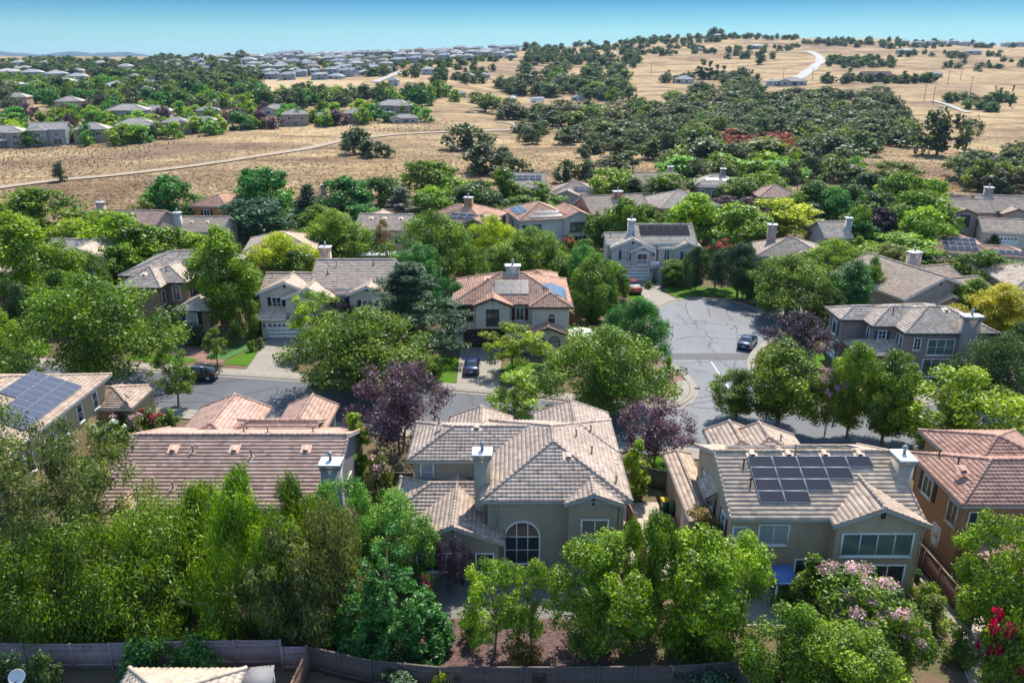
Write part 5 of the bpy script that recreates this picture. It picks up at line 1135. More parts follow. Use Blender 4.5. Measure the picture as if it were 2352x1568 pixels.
(2070,538,614,154,'mid','bright','broad green tree left of the low white solar house'),(2128,548,608,84,'mid','mid','green tree touching the low white solar house roof'),
(2146,586,632,52,'mid','grey','silvery leafless looking bush by the low white solar house'),(2186,594,650,58,'mid','bronze','bronze tree below the low white solar house'),
(2252,577,676,104,'mid','mid','green tree before the low white solar house right end'),(2326,498,545,58,'mid','olive','tall clipped hedge at the side of the grey two storey house'),(2186,510,546,36,'mid','bright','round little tree by the white car'),
(1905,428,525,80,'mid','emer','rounded tree between the two dark tall trees on the right'),(2000,440,548,92,'mid','dark','shady tree left of the dark plum, right side'),(2062,398,505,104,'mid','mid','upper green tree right of the olive brown oak'),(1985,398,486,92,'mid','blue','cool green tree under the olive brown oak'),
(1830,440,515,70,'mid','mid','green tree just right of the pink tile roof'),(2112,478,595,112,'mid','bright','fresh green tree before the large green tree on the right'),(1965,470,566,58,'mid','mid','green tree at the back of the small grey roof'),(2030,560,655,90,'mid','olive','olive bush tree above the ribbed roof ridge'),(1850,575,660,70,'mid','mid','tree at the left corner of the lime maple'),
(1480,470,556,70,'mid','mid','green tree in the gap between the salmon and beige houses'),(1640,500,580,70,'mid','mid','green tree in the gap before the yellowish green tree'),(1265,470,540,60,'mid','emer','small tree behind the white and orange house gable'),(1060,520,590,80,'mid','mid','tree at the left foot of the yellow honey locust'),(735,470,560,80,'mid','mid','tree under the blue green pine'),(830,470,540,80,'mid','emer','bush like tree above the cream house dome vents'),
(60,560,690,110,'broad','mid','tree behind the tall maple with yellow top'),(150,620,760,100,'broad','mid','tree under the tall maple with yellow top'),(45,640,790,110,'broad','dark','dark tree before the cream house with teal door'),(300,560,670,90,'mid','bright','bright tree filling the garden behind the brown house'),(470,590,680,70,'mid','mid','tree at the left foot of the tall bright green tree'),(690,575,668,80,'mid','mid','tree right of the bronze leaved tree'),(590,620,700,70,'mid','emer','dark green tree between brown and beige house roofs'),
(1075,560,680,90,'broad','mid','tree left of the terracotta roof back wing'),(1035,640,760,90,'broad','emer','dark green tree touching the terracotta roof left eave'),(1415,610,690,70,'broad','mid','tree behind the dark tree at the court entrance'),(2390,560,690,120,'mid','mid','tree cut by the right edge by the grey barrel roof'),(2230,640,730,70,'mid','mid','green bush tree at the right end of the ribbed roof'),(1995,590,700,60,'broad','mid','small tree at the left slope of the ribbed roof'),
(1880,640,740,90,'broad','mid','green tree under the lime maple'),(1705,600,690,70,'dome','mid','tree between the dark leaning tree and the broad green tree'),(2150,480,575,70,'mid','mid','tree at the left end of the grey two storey house'),(1560,470,562,60,'mid','mid','tree at the left side of the yellowish green tree'),(345,455,540,60,'mid','olive','olive tree before the rose roof right end'),
]
for t in TREES:
    tree(*t[:7],flower=t[7] if len(t)>7 else None,cat='shrub' if t[4] in('shrub','flowershrub') else 'tree',name=None)
SHRUBS=[
(253,965,1040,80,'flowershrub','mid','white flowering oleander beside the sandy solar house','white'),(300,938,1005,85,'flowershrub','mid','pink flowering oleander behind the white one','pink'),(350,938,995,80,'flowershrub','mid','red flowering oleander right of the pink one','red'),(395,940,985,50,'shrub','mid','green hedge bush right of the red oleander'),
(2138,1366,1440,62,'topiary','olive','clipped round bush beside the garden path, lower right'),
(882,1042,1142,92,'flowershrub','mid','bushy oleander with pink flowers between the rose and taupe houses','pink'),(795,1045,1112,62,'shrub','emer','blue green shrub at the chimney gable foot'),
(985,1318,1400,40,'flowershrub','mid','rose bush with bright pink flowers by the taupe house patio','magenta'),
(345,1462,1548,120,'shrub','emer','rounded shrub spilling over the wooden fence'),(112,1498,1590,75,'shrub','dark','dark rounded shrub near the satellite dish'),(30,1500,1600,90,'shrub','deep','dark shrub in the lower left corner by the satellite dish'),
(1628,1545,1612,115,'shrub','blue','blue green shrub at the bottom edge under the dark fence'),(1015,1545,1600,50,'shrub','lime','yellow green hedge tip at the bottom edge'),(920,1548,1605,160,'shrub','deep','dark hedge at the bottom edge below the dark fence'),
(450,742,795,62,'shrub','deep','dark clipped shrub under the brown house front window'),(500,752,838,62,'open','mid','little weeping tree on stakes before the brown house'),(588,690,775,58,'shrub','bright','bright bush between the brown and beige houses'),(545,735,790,46,'shrub','mid','green bush by the gate of the brown house'),(480,690,745,38,'flowershrub','dark','magenta flowering vine on the brown house front wing','magenta'),
(1535,818,868,28,'shrub','bright','clipped bright bush at the court corner bed'),(1522,838,880,24,'shrub','mid','second clipped bush below it at the court corner bed'),
(1402,752,795,44,'shrub','gold','orange flowering bush by the side fence of the terracotta roofed house'),(1300,800,850,90,'shrub','mid','green bush under the twin arched windows'),(1240,838,875,70,'shrub','dark','dark bush at the lawn edge before the twin arched windows'),(1000,830,880,40,'shrub','mid','bush on the left of the blue car lawn'),
(1190,1470,1530,90,'shrub','bronze','low bronze shrub on the reddish mulch'),(1085,1400,1470,60,'shrub','mid','low green shrub beside the plumed cypress'),(2060,1440,1500,60,'shrub','olive','spiky green clump near the clipped round bush'),(2190,1440,1520,70,'shrub','mid','green fern like clump right of the clipped round bush'),
(1640,1240,1310,60,'shrub','mid','green shrub by the tan solar house side wall'),(740,1290,1400,80,'shrub','mid','shrub in the shade behind the plumed cypress'),
(1930,860,905,40,'shrub','bright','bush on the small lawn before the mauve house'),(2120,800,860,60,'shrub','dark','dark shrub at the foot of the mauve house'),(600,775,800,24,'shrub','greyg','small grey bush beside the white garage drive'),(580,780,806,22,'shrub','mid','small bush at the lawn top beside the white garage drive'),
(1290,560,600,50,'shrub','mid','bush below the crimson flowering bush'),(1720,640,672,40,'shrub','dark','dark bush behind the parked court car'),(1490,645,662,20,'shrub','mid','small bush at the court house entrance'),(2255,515,545,28,'shrub','greyg','grey green bush before the grey gabled porch wing'),(2280,540,570,28,'midpine','dark','dark little conifer at the right edge garage'),
]
for t in SHRUBS: tree(*t[:7],flower=t[7] if len(t)>7 else None,cat='tree' if t[4] in('open','midpine') else 'shrub')

# ------------------------------------------------------------------ open country: oaks and woods
FAR=[(143,368,418,30,'far','oakg','lone small oak beside the dirt track on the left meadow'),
(815,288,354,80,'far','oak','large oak in the middle of the meadow by the track'),(850,318,362,62,'far','oak','shorter oak leaning on the large meadow oak'),(893,332,362,32,'far','oakg','grey bush right of the meadow oaks'),
(1072,282,345,110,'far','oak','big oak on the slope above the track bend'),(1110,325,400,120,'far','oakg','massive grey oak at the foot of the slope'),(1020,395,430,60,'far','oak','dark oak just above the gardens by the golden slope'),(1180,360,420,90,'far','oak','dark oak behind the far grey turret house'),
(1300,364,419,58,'far','oakg','left one of the paired oaks above the low solar house'),(1346,361,419,62,'far','oakg','right one of the paired oaks above the low solar house'),
(1775,365,402,74,'far','lime','bright lime tree at the edge of the valley woods'),(1880,368,402,62,'far','lime','yellow green tree right of the bright lime tree'),(1936,364,396,46,'far','lime','small round lime tree beyond the gardens'),(1968,378,405,46,'far','lime','small lime tree nearest the right field'),
(2150,245,358,105,'far','oak','tall solitary oak in the right field'),(2215,268,350,60,'faropen','oakg','open oak leaning beside the tall solitary oak'),
(1640,62,88,36,'far','oak','prominent tree on the crest of the hill'),
(1612,135,182,34,'farcone','deep','big dark conifer at the foot of the hill road, left of its row'),(1630,140,182,24,'farcone','deep','thin dark conifer second in the row below the hill'),(1645,148,182,24,'farcone','deep','dark conifer third in the row below the hill'),(1660,150,182,26,'farcone','deep','dark conifer at the right end of the row below the hill'),
(1535,160,184,16,'farcone','deep','lone small conifer by the far fence'),(1745,115,148,22,'farcone','deep','dark conifer before the hill houses'),(1900,165,190,26,'farcone','deep','left dark conifer by the brown barn'),(1950,155,190,24,'farcone','deep','pointed conifer left of the brown barn'),(2075,162,192,24,'farcone','deep','pointed conifer right of the brown barn'),(2098,168,192,20,'farcone','deep','small conifer right of the brown barn'),
(2292,200,245,10,'farcone','deep','thin cypress spike left in the right olive grove'),(2320,195,245,10,'farcone','deep','thin cypress spike right in the right olive grove'),(2280,196,240,8,'farcone','deep','small cypress spike in the right olive grove'),
(1010,138,188,22,'farcone','dark','tall dark conifer by the rural houses, centre'),(1000,165,192,28,'farround','dark','round tree under the tall conifer, centre'),
]
def wild(u,vt,vb,wpx,kind,color,label,group=None):
    x,y,z=G(u,vb); d=y*math.cos(PITCH)+(CAM_H-z)*math.sin(PITCH); h=max(2.0,zat(vt,y)-z); return plant(kind,x,y,h,max(1.2,wpx*d/FPX),color,label,'tree',None,group,None,z=z-.2)
for t in FAR: wild(*t)
def inpoly(px,py,poly):
    c=False; j=len(poly)-1
    for i in range(len(poly)):
        (xi,yi),(xj,yj)=poly[i],poly[j]
        if (yi>py)!=(yj>py) and px<(xj-xi)*(py-yi)/(yj-yi)+xi: c=not c
        j=i
    return c
WR=random.Random(23)
HILLROAD=[(1815,192),(1838,178),(1856,164),(1872,152),(1884,141),(1881,131),(1868,123),(1850,119)]
HOLE=[(1630,372),(1640,335),(1720,322),(1840,328),(1850,372)]
PLACED=[]
def scatter(poly,n,hm,wm,kinds,cols,label,group,gap=.55,stuff=None,far=False):
    us=[p[0] for p in poly]; vs=[p[1] for p in poly]; k=0; tries=0; out=[]
    while k<n and tries<n*30:
        tries+=1; u=WR.uniform(min(us),max(us)); v=WR.uniform(min(vs),max(vs))
        if not inpoly(u,v,poly): continue
        if 1780<u<1910 and 105<v<200 and min((u-a)**2+((v-b)*1.5)**2 for a,b in HILLROAD)<22**2: continue
        if poly is W_VALLEY and inpoly(u,v,HOLE): continue
        x,y,z=G(u,v); wd=WR.uniform(*wm)*WR.uniform(.75,1.25)
        if any((x-a)**2+(y-b)**2<(gap*(wd+c)/2)**2 for a,b,c in PLACED[-900:]): continue
        PLACED.append((x,y,wd)); h=WR.uniform(*hm)*(.8+.2*wd/wm[1]); k+=1
        kd=WR.choice(kinds); co=WR.choice(cols)
        if stuff is None: plant(kd,x,y,h,wd,co,label,'tree',None,group,None,z=z-.3)
        else: stuff.append((kd,x,y,z-.3,h,wd,co))
W_VALLEY=[(1470,255),(1560,215),(1700,175),(1790,225),(1900,225),(2060,228),(2085,300),(2070,345),(1960,372),(1700,385),(1560,385),(1480,350),(1400,330),(1340,300),(1200,290),(1100,262),(1080,225),(1130,235),(1220,255),(1330,262)]
scatter(W_VALLEY,215,(7,11),(11,18),['far','far','faropen','farround'],['oak','oakg','oak','oakg','dark','olive','oakg'],'rounded oak in the valley woodland beyond the gardens','oaks of the valley woodland',.42)
scatter([(1500,375),(1620,350),(1780,352),(1980,380),(1990,418),(1850,430),(1640,410),(1540,410)],34,(5,8),(7,11),['far','farround'],['soft','bright','olive','mid','oakg','greyg'],'pale leafy tree at the near edge of the valley woodland','trees at the edge of the valley woodland',.5)
scatter([(1640,330),(1720,318),(1830,330),(1830,358),(1700,370),(1640,355)],24,(4,7),(7,11),['farround','far'],['rust'],'rust red thicket in the valley woodland','thickets inside the valley woodland',.5)
scatter([(1140,205),(1200,165),(1330,160),(1450,172),(1470,235),(1380,240),(1200,222)],64,(8,12),(11,17),['far','farround'],['oak','oakg','mid','oak','greyg'],'grey green tree of the wood left of the hill pastures','trees of the wood left of the hill pastures',.45)
scatter([(2170,432),(2230,400),(2352,372),(2480,362),(2480,440),(2352,445),(2200,445)],34,(7,10),(9,13),['far','faropen'],['oakg','oak','olive','greyg'],'grey oak in the thicket at the right edge','oaks at the right edge thicket',.42)
scatter([(2165,225),(2240,222),(2330,232),(2330,252),(2270,258),(2180,245)],16,(5,7),(7,10),['farround'],['dark','oak','mid'],'round tree of the olive grove in the right field','round trees of the right field grove',.5)
scatter([(1190,300),(1320,310),(1420,345),(1480,395),(1380,400),(1300,350),(1200,330)],16,(5,8),(7,11),['far','farround'],['oak','oakg'],'oak scattered on the golden slope below the woodland','oaks scattered on the golden slope',.8)
# leafy gardens of the far left streets
scatter([(0,300),(0,262),(200,262),(420,262),(640,262),(980,250),(1020,262),(980,284),(700,292),(560,303),(440,318),(340,330),(200,336),(60,338)],112,(6,9),(7,11),['farround','far','farround'],['bright','mid','lime','bright','emer','plum','soft'],'leafy garden tree among the houses across the meadow','garden trees across the meadow',.5)
scatter([(0,215),(300,205),(600,212),(850,225),(1050,222),(1075,250),(1000,245),(640,256),(300,256),(0,256)],130,(8,12),(9,14),['far','farround'],['mid','dark','oak','emer','bright','oakg'],'tall tree in the green belt behind the houses across the meadow','trees of the green belt',.45)
STUFF=[]
scatter([(0,138),(300,142),(560,158),(600,178),(560,200),(330,196),(150,170),(0,165)],250,(6,10),(9,16),['far','farround'],['oak','dark','oak','mid','oakg'],None,None,.35,STUFF)
scatter([(0,172),(330,200),(560,205),(300,205),(0,215)],75,(5,8),(8,13),['far','farround'],['mid','bright','dark','oak'],None,None,.4,STUFF)
for (u0,u1,v0,v1,n) in ((350,560,134,150,25),(1200,1650,100,112,80),(1660,1840,84,92,40),(1840,2352,96,112,75),(1190,1480,112,150,70)):
    scatter([(u0,v0),(u1,v0-(14 if u0==1200 else 0)),(u1,v1-(14 if u0==1200 else 0)),(u0,v1)],n,(7,11),(8,14),['far','farround'],['oak','dark','oak','oakg'],None,None,.4,STUFF)
scatter([(380,140),(1000,128),(1180,112),(1180,140),(900,172),(600,178)],330,(4,7.5),(5,9),['farround','far'],['oak','dark','mid','oakg'],None,None,.4,STUFF)
for (u,v,n,du,dv) in ((1320,140,16,60,8),(1420,150,10,50,8),(1500,128,12,60,6),(1560,110,12,60,5),(1640,118,14,60,6),(1730,130,12,60,6),(1780,112,12,60,5),(1960,145,20,90,10),(1990,150,22,60,7),(2140,130,12,80,6),(2210,125,10,90,6),(2230,155,8,70,10),(2300,150,6,50,8),(1420,112,14,70,4),(1300,124,12,60,5),(1900,140,6,30,8),(1920,190,7,30,3),(2030,190,12,60,3),(2110,188,6,30,3),(1000,180,8,60,8),(900,172,8,60,6),(1090,168,8,50,8),(1560,188,6,40,4),(1700,190,5,40,4),(1300,190,8,90,10),(1080,185,6,40,8)):
    scatter([(u-du,v-dv),(u+du,v-dv),(u+du,v+dv),(u-du,v+dv)],n,(5,9),(6,11),['far','farround'],['oak','oakg','dark'],None,None,.5,STUFF)
def make_stuff(name,lst,label):
    mb=MB(); mb2={}
    cols={}
    for kd,x,y,z,h,wd,co in lst: cols.setdefault(co,[]).append((kd,x,y,z,h,wd))
    mb=MB(); mats=[]
    for i,(co,l) in enumerate(cols.items()):
        c=GR[co]; m=M_LEAF.copy(); m.name='foliage_'+co
        for nd in m.node_tree.nodes:
            if nd.type=='OBJECT_INFO':
                for lk in list(m.node_tree.links):
                    if lk.from_node==nd: lk.to_socket.default_value=(c[0],c[1],c[2],1); m.node_tree.links.remove(lk)
        mats.append(m)
        for kd,x,y,z,h,wd in l:
            t,_,_,H,R=PROTO[kd][WR.randrange(len(PROTO[kd]))]
            V=np.empty(len(t.vertices)*3,np.float32); t.vertices.foreach_get('co',V); V=V.reshape(-1,3); a=np.empty(len(V),np.float32); t.attributes['rnd'].data.foreach_get('value',a)
            lp=np.empty(len(t.loops),np.int32); t.loops.foreach_get('vertex_index',lp); lt=np.empty(len(t.polygons),np.int32); t.polygons.foreach_get('loop_total',lt)
            mi=np.empty(len(t.polygons),np.int32); t.polygons.foreach_get('material_index',mi)
            st=np.cumsum(lt)-lt; sel=(lt==4)&(mi==1); Q=lp[st[sel][:,None]+np.arange(4)]
            th=WR.uniform(0,6.28); s=wd/(2*R); cs,sn=math.cos(th),math.sin(th)
            W=np.stack([(V[:,0]*cs-V[:,1]*sn)*s+x,(V[:,0]*sn+V[:,1]*cs)*s+y,V[:,2]*h/H+z],1)
            mb.arr(W,Q=Q,mat=i,att=a)
    o=mb.build(name,mats); return tag(o,label,'woodland',None,'stuff')
make_stuff('woodland',STUFF,'distant dark oak woods along the horizon and over the far hills')
# planted tufts and dry brush on the meadow
def tufts():
    mb=MB(); r=np.random.default_rng(9)
    def put(u,v,h,w):
        x,y,z=G(u,v); k=7
        for j in range(k):
            a=r.random()*6.28; b=a+.9; p=(x+math.cos(a)*w*.5,y+math.sin(a)*w*.5,z-.1); q=(x+math.cos(b)*w*.5,y+math.sin(b)*w*.5,z-.1)
            mb.tri(p,q,(x+r.normal(0,w*.15),y+r.normal(0,w*.15),z+h*(.6+.6*r.random())))
    for v in np.linspace(340,392,15):
        for u in np.arange(-20,420-(v-340)*2.2,13):
            put(u+r.normal(0,4),v+r.normal(0,1.4)-u*.035,r.uniform(.25,.65),r.uniform(.4,.9))
    for v in np.linspace(280,303,8):
        for u in np.arange(860+r.uniform(0,8),1050,10): put(u+r.normal(0,3),v+r.normal(0,1),r.uniform(.3,.7),r.uniform(.4,.9))
    for i in range(60): put(r.uniform(300,1000),r.uniform(300,430),r.uniform(.2,.5),r.uniform(.6,1.4))
    m=plain('dry_brush',(.085,.075,.045),.95,0,.4,1)
    tag(mb.build('tufts',m),'rows of small dark planted tufts on the dry meadow','tufts',None,'stuff')
tufts()
def meadow_grass():
    mb=MB(); r=np.random.default_rng(10); n=42000
    u=r.uniform(-60,2420,n); v=285+185*r.random(n)**.75; X=np.array([P(a,b,2.0) for a,b in zip(u,v)])
    edge=np.interp(X[:,0],[-140,-110,-60,-30,10,40,70,130,200],[128,150,190,205,212,215,225,215,150]); X=X[(X[:,1]>edge+2)&(X[:,1]<430)]
    X=X+r.normal(0,1.5,X.shape); tr=[G(*p)[:2] for p in ((-40,438),(130,416),(400,388),(560,365),(690,345),(780,326),(900,311),(1040,304),(1172,299))]
    q=np.array(tr); o=np.argsort(q[:,0]); d=np.abs(X[:,1]-np.interp(X[:,0],q[o,0],q[o,1])); X=X[d>3.2]
    Z=terrain(X[:,0],X[:,1]); k=len(X); a=r.random(k)*6.28; w=r.uniform(.2,.6,k); h=r.uniform(.06,.22,k); ln=r.uniform(.3,.9,k)
    d=np.stack([np.cos(a),np.sin(a)],1)*w[:,None]; e=np.stack([-np.sin(a),np.cos(a)],1)*ln[:,None]
    V=np.stack([np.column_stack([X-d,Z+.02]),np.column_stack([X+d,Z+.02]),np.column_stack([X+d*.6+e,Z+h]),np.column_stack([X-d*.6+e,Z+h])],1).reshape(-1,3)
    mb.arr(V,Q=np.arange(4*k).reshape(-1,4),att=np.repeat(r.random(k),4))
    m,nt,b,out=mat('dry_grass'); at=N(nt,'ShaderNodeAttribute',attribute_name='rnd'); nn=noise(nt,.05,4,.6,gpos(nt))
    c=mixc(nt,at.outputs['Fac'],(.27,.185,.105),(.50,.38,.22)); c=mixc(nt,ramp(nt,nn,[(.42,0),(.58,1)]),c,mixc(nt,.65,c,(.20,.135,.085)))
    df=N(nt,'ShaderNodeBsdfDiffuse'); tl=N(nt,'ShaderNodeBsdfTranslucent'); mx=N(nt,'ShaderNodeMixShader'); mx.inputs[0].default_value=.5
    nt.links.new(c,df.inputs[0]); nt.links.new(c,tl.inputs[0]); nt.links.new(df.outputs[0],mx.inputs[1]); nt.links.new(tl.outputs[0],mx.inputs[2]); nt.links.new(mx.outputs[0],out.inputs[0]); nt.nodes.remove(b)
    tag(mb.build('dry_grass',m),'tufts of dry golden grass over the meadow','grass',None,'stuff')
meadow_grass()
def undergrowth():
    r=random.Random(31); k=0; up=np.array(UP); lo=np.array(LO)
    def free(x,y,m):
        for (fx,fy,a,b,t) in FOOT:
            dx,dy=x-fx,y-fy; c,s=math.cos(-t),math.sin(-t)
            if abs(dx*c-dy*s)<a+m*.3 and abs(dx*s+dy*c)<b+m*.3: return False
        if np.hypot(up[:,0]-x,up[:,1]-y).min()<2.6+m*.5 or np.hypot(lo[:,0]-x,lo[:,1]-y).min()<2.6+m*.5: return False
        if np.interp(x,lo[:,0],lo[:,1])<y<np.interp(x,[-130,-56,-8,10,20,30,60,130],[97,88.8,81.2,76,76,76,84,120]): return False
        if math.hypot(x-27.5,y-106)<11 or (18<x<30 and 70<y<100): return False
        for (a,b,c,d) in((-32.5,-25,85,99),(-10.5,4,80,95),(16,26,110,127),(23,42,110,124),(34,47,103,118),(8.4,13.6,46,58),(12,18,58,67),(81,100,137,159),(-36,-31,87,96),(-10,8,38,49)):
            if a-m*.4<x<b+m*.4 and c-m*.4<y<d+m*.4: return False
        return True
    for (n,x0,x1,y0,y1) in((150,-95,98,88,205),(22,-60,60,36,66)):
        k=t=0
        while k<n and t<6000:
            t+=1; y=r.uniform(y0,y1); x=r.uniform(x0,x1)
            if abs(x)/y>.66: continue
            wd=r.uniform(1.6,4.0)
            if not free(x,y,wd): continue
            k+=1; plant('shrub',x,y,r.uniform(1.0,2.6),wd,r.choice(('mid','bright','dark','olive','mid','emer','greyg','lime')),'low green shrub filling the gardens between the houses','shrub',None,'shrubs between the houses')
undergrowth()
# ------------------------------------------------------------------ houses across the meadow and on the hills
def far_proto(label,wall,tile,wings,wins,z=0):
    h=House('far_house',0,0,0,label,wall,tile,'F',None,abs_=False,ns=2)
    for wv in wings: h.wing(*wv)
    for wv in wins: h.win(*wv,name='window',t=.14,sill=False)
    h.done(); return h.root
FT1=tilemat((.42,.36,.31),(.54,.47,.41)); FT2=tilemat((.50,.46,.42),(.62,.58,.54))
FP=[far_proto('x',(.33,.28,.25),FT1,[(-7,7,-5,5,5.6,'x','hh',22),(1,7,-6.5,0,5.5,'y','hh',22,.4),(-7,1,-8.2,-5,2.8,'x','gg',10,.3,2.5)],[('f',-6.5,4,3.3,1.8,1.3),('f',-5,-4,3.3,1.6,1.3),('f',-5,-1.5,3.3,1.2,1.3),('f',-6.5,4,.6,2.4,1.8),('f',-5,-4,.4,3,1.9)]),
 far_proto('x',(.29,.29,.30),FT1,[(-6,6,-5,5,5.6,'x','gg',22,.5),(-6,0,-6.6,0,5.5,'y','hh',22,.4)],[('f',-6.6,-3,3.3,2,1.3),('f',-5,3,3.3,1.6,1.3),('f',-6.6,-3,.5,2.6,1.9),('f',-5,3,.4,3,2)]),
 far_proto('x',(.36,.28,.20),FT1,[(-6.5,6.5,-5.5,5.5,5.7,'x','hh',22)],[('f',-5.5,3,3.3,2,1.3),('f',-5.5,-3,3.3,1.6,1.3),('f',-5.5,0,.5,2.6,1.9),('f',-5.5,-4,.8,1.6,1.3)]),
 far_proto('x',(.40,.37,.33),FT1,[(-8,8,-5,5,3.2,'x','hh',22),(-8,-2,-7,0,3.2,'y','gg',22,.4)],[('f',-7,-5,.9,2,1.3),('f',-5,1,.6,2.6,1.9),('f',-5,5,.9,1.8,1.3)]),
 far_proto('x',(.47,.46,.44),FT2,[(-6.5,6.5,-5.5,5.5,5.4,'x','hh',20,.6),(-4,3,-7.5,-5,2.7,'x','gg',8,.3)],[('f',-5.5,3.4,3.2,2,1.3),('f',-5.5,-3,3.2,2,1.3),('f',-5.5,4.4,.6,2.2,1.9)]),
 far_proto('x',(.50,.48,.46),FT2,[(-7,7,-6,6,3.2,'x','hh',20,.7),(0,6,-8,0,3.1,'y','hh',20,.5)],[('f',-8,3,.8,2.2,1.4),('f',-6,-3.5,.6,2.8,1.9)])]
FT3=tilemat((.36,.30,.25),(.46,.39,.33)); FT4=tilemat((.40,.39,.40),(.50,.49,.50))
FP+=[far_proto('x',(.44,.37,.29),FT3,[(-6.5,6.5,-5.5,5.5,5.4,'x','hh',20,.6),(-6,-1,-7.2,-5,5.2,'y','hh',20,.4)],[('f',-5.5,3.4,3.2,2,1.3),('f',-7.2,-3.5,3.2,2,1.3),('f',-5.5,3,.6,2.2,1.9)]),
 far_proto('x',(.36,.36,.37),FT4,[(-7,7,-5.5,5.5,5.3,'x','hg',20,.6),(2,6.6,-7,-4,5.2,'y','gg',20,.4)],[('f',-7,4.3,3.2,2,1.3),('f',-5.5,-3,3.2,2.4,1.3),('f',-5.5,-2,.6,2.6,1.9)])]
used=set()
def far_house(k,u,v,wpx,label,group=None,rot=None,name='far_house',z0=-.4):
    x,y,z=G(u,v); d=y*math.cos(PITCH)+(CAM_H-z)*math.sin(PITCH); wd=wpx*d/FPX; base=FP[k]; s=wd/14.0
    o=base if k not in used else copy_tree(base); used.add(k)
    o.name=name; o.location=(x,y,z+z0); o.scale=(s,s,max(.75,min(1.15,s))); o.rotation_euler=(0,0,math.radians(rot if rot is not None else WR.uniform(-14,14))-.6*math.atan2(x,y))
    o['label']=label; o['category']='house'
    if group: o['group']=group
    return o
ordn=['first','second','third','fourth','fifth','sixth','seventh','eighth','ninth','tenth','eleventh','twelfth']
row=[(0,22,333,80),(1,122,329,86),(2,218,325,76),(0,318,318,84),(2,408,304,62),(3,462,299,88),(2,680,286,62),(1,752,285,46),(2,818,281,56),(0,905,268,82),(3,930,281,52)]
for i,(k,u,v,wp) in enumerate(row): far_house(k,u,v,wp,'tan house facing the meadow, %s from the left in its row'%ordn[i],'houses in the row facing the meadow',rot=WR.uniform(-6,6))
row2=[(2,165,255,58),(3,350,270,76),(0,300,282,84),(2,45,243,52),(3,520,248,62),(3,640,262,60),(0,480,272,50)]
for i,(k,u,v,wp) in enumerate(row2): far_house(k,u,v,wp,'tree framed roof across the meadow, %s'%('left of the pink parasol garden','second from the left end behind the front row','behind the third front row house','at the far left end','before the green belt at its middle','right of the bright lime trees','just behind the fifth front row house')[i],'houses in the second row across the meadow')
for u,v,k,wp in ((20,172,5,52),(78,182,4,44),(132,186,4,48),(152,207,4,54),(205,205,5,46),(268,208,5,56),(85,203,5,44),(398,214,5,54),(24,205,5,64),(45,150,5,30),(110,150,5,30),(230,152,5,32),(290,160,5,34),(360,166,5,34),(60,165,5,36),(175,170,5,36),(240,178,5,40),(310,186,5,40),(345,196,5,42),(180,192,4,44),(330,215,5,46)):
    far_house(k,u,v,wp,'pale roofed house half hidden in the trees of the far left streets','houses of the far left streets')
subs=[(183,622,855,37),(174,580,872,37),(166,430,895,35),(159,372,905,34),(152,366,925,34),(145,455,985,33),(138,560,1100,32),(132,640,1180,31),(127,930,1185,29),(121,962,1188,27),(116,1020,1186,26)]
for v,u0,u1,st in subs:
    for u in np.arange(u0+WR.uniform(0,8),u1,st):
        if WR.random()<.10: continue
        far_house(WR.choice((4,4,5,6,7,7)),u+WR.uniform(-5,5),v+WR.uniform(-2.6,2.6),st*WR.uniform(.82,1.06),'pale grey roofed house in the crowded subdivision on the far hillside','houses of the far hillside subdivision',rot=WR.uniform(-24,24),z0=-.6)
for u in (2075,2108,2136,2160,2190,2215,2248,2280,2312,2340): far_house(4,u,105+WR.uniform(-2,3),22,'pale house in the row along the right hand skyline','houses along the right skyline')
for k,u,v,wp,l in ((5,1608,88,34,'low house on the hill crest left of the prominent tree'),(4,1648,89,26,'house beside the prominent tree on the hill crest'),(5,1770,88,40,'long low house on the hill crest right of the prominent tree'),(5,1736,112,36,'pale flat roofed house on the upper hill pasture'),(5,1604,116,18,'small blue grey house on the upper hill pasture'),(4,1772,198,27,'white shed building at the foot of the hill road'),(3,1818,196,52,'long tan building beside the white shed at the foot of the hill road'),(5,1328,230,30,'small white farmhouse in the mid pasture'),(5,2145,176,32,'long white building right of the brown barn'),(5,2080,122,40,'house among trees below the right skyline'),(5,2235,124,30,'brown house at the right pasture below the skyline'),(4,905,196,24,'white gabled house by the rural track'),(4,985,172,34,'long ranch house right of the subdivision'),(5,1075,178,26,'small ranch house by the rural trees, left one'),(5,1110,178,30,'small ranch house by the rural trees, right one'),(3,1045,222,40,'grey roofed house behind the bend of the track'),(5,1525,285,14,'little pale cabin in the valley woods'),(5,1533,304,16,'tan cabin in the valley woods'),(5,1570,190,40,'low farm buildings under the dark conifers')):
    far_house(k,u,v,wp,l)
# brown barn
x,y,z=G(2008,187); b=House('barn',x,y,0,'brown barn with pale upper roof in the right hand pasture',(.10,.05,.045),tilemat((.12,.08,.075),(.17,.12,.11)),'F',abs_=False,z=z-.4); b.wing(-12,12,-7,7,5,'x','gg',22,.5); b.wing(-5,6,-8,0,5,'y','gg',24,.5); b.win('f',-8,.5,.8,2.4,1.4); b.done(); b.root['category']='barn'
def small(name,cat,label,u,v,build,rot=0,z=None,on=None):
    x,y,zz=G(u,v) if on is None else (*P(u,v,on),on)
    return build(empty(name,(x,y,zz if z is None else z),rot,label,cat))
def trailer(e):
    b=MB(); b.box((0,0,2.0),(9,2.6,2.7),bev=.15); b.build('trailer_body',M_WHITE,e)
    for x in(-3,-2): w=MB(); w.tube([(x,-1.3,.5),(x,1.3,.5)],.5,10); w.build('wheel',M_DARK,e)
    return e
small('trailer','trailer','white trailer parked in the mid pasture',1234,236,trailer,.3)
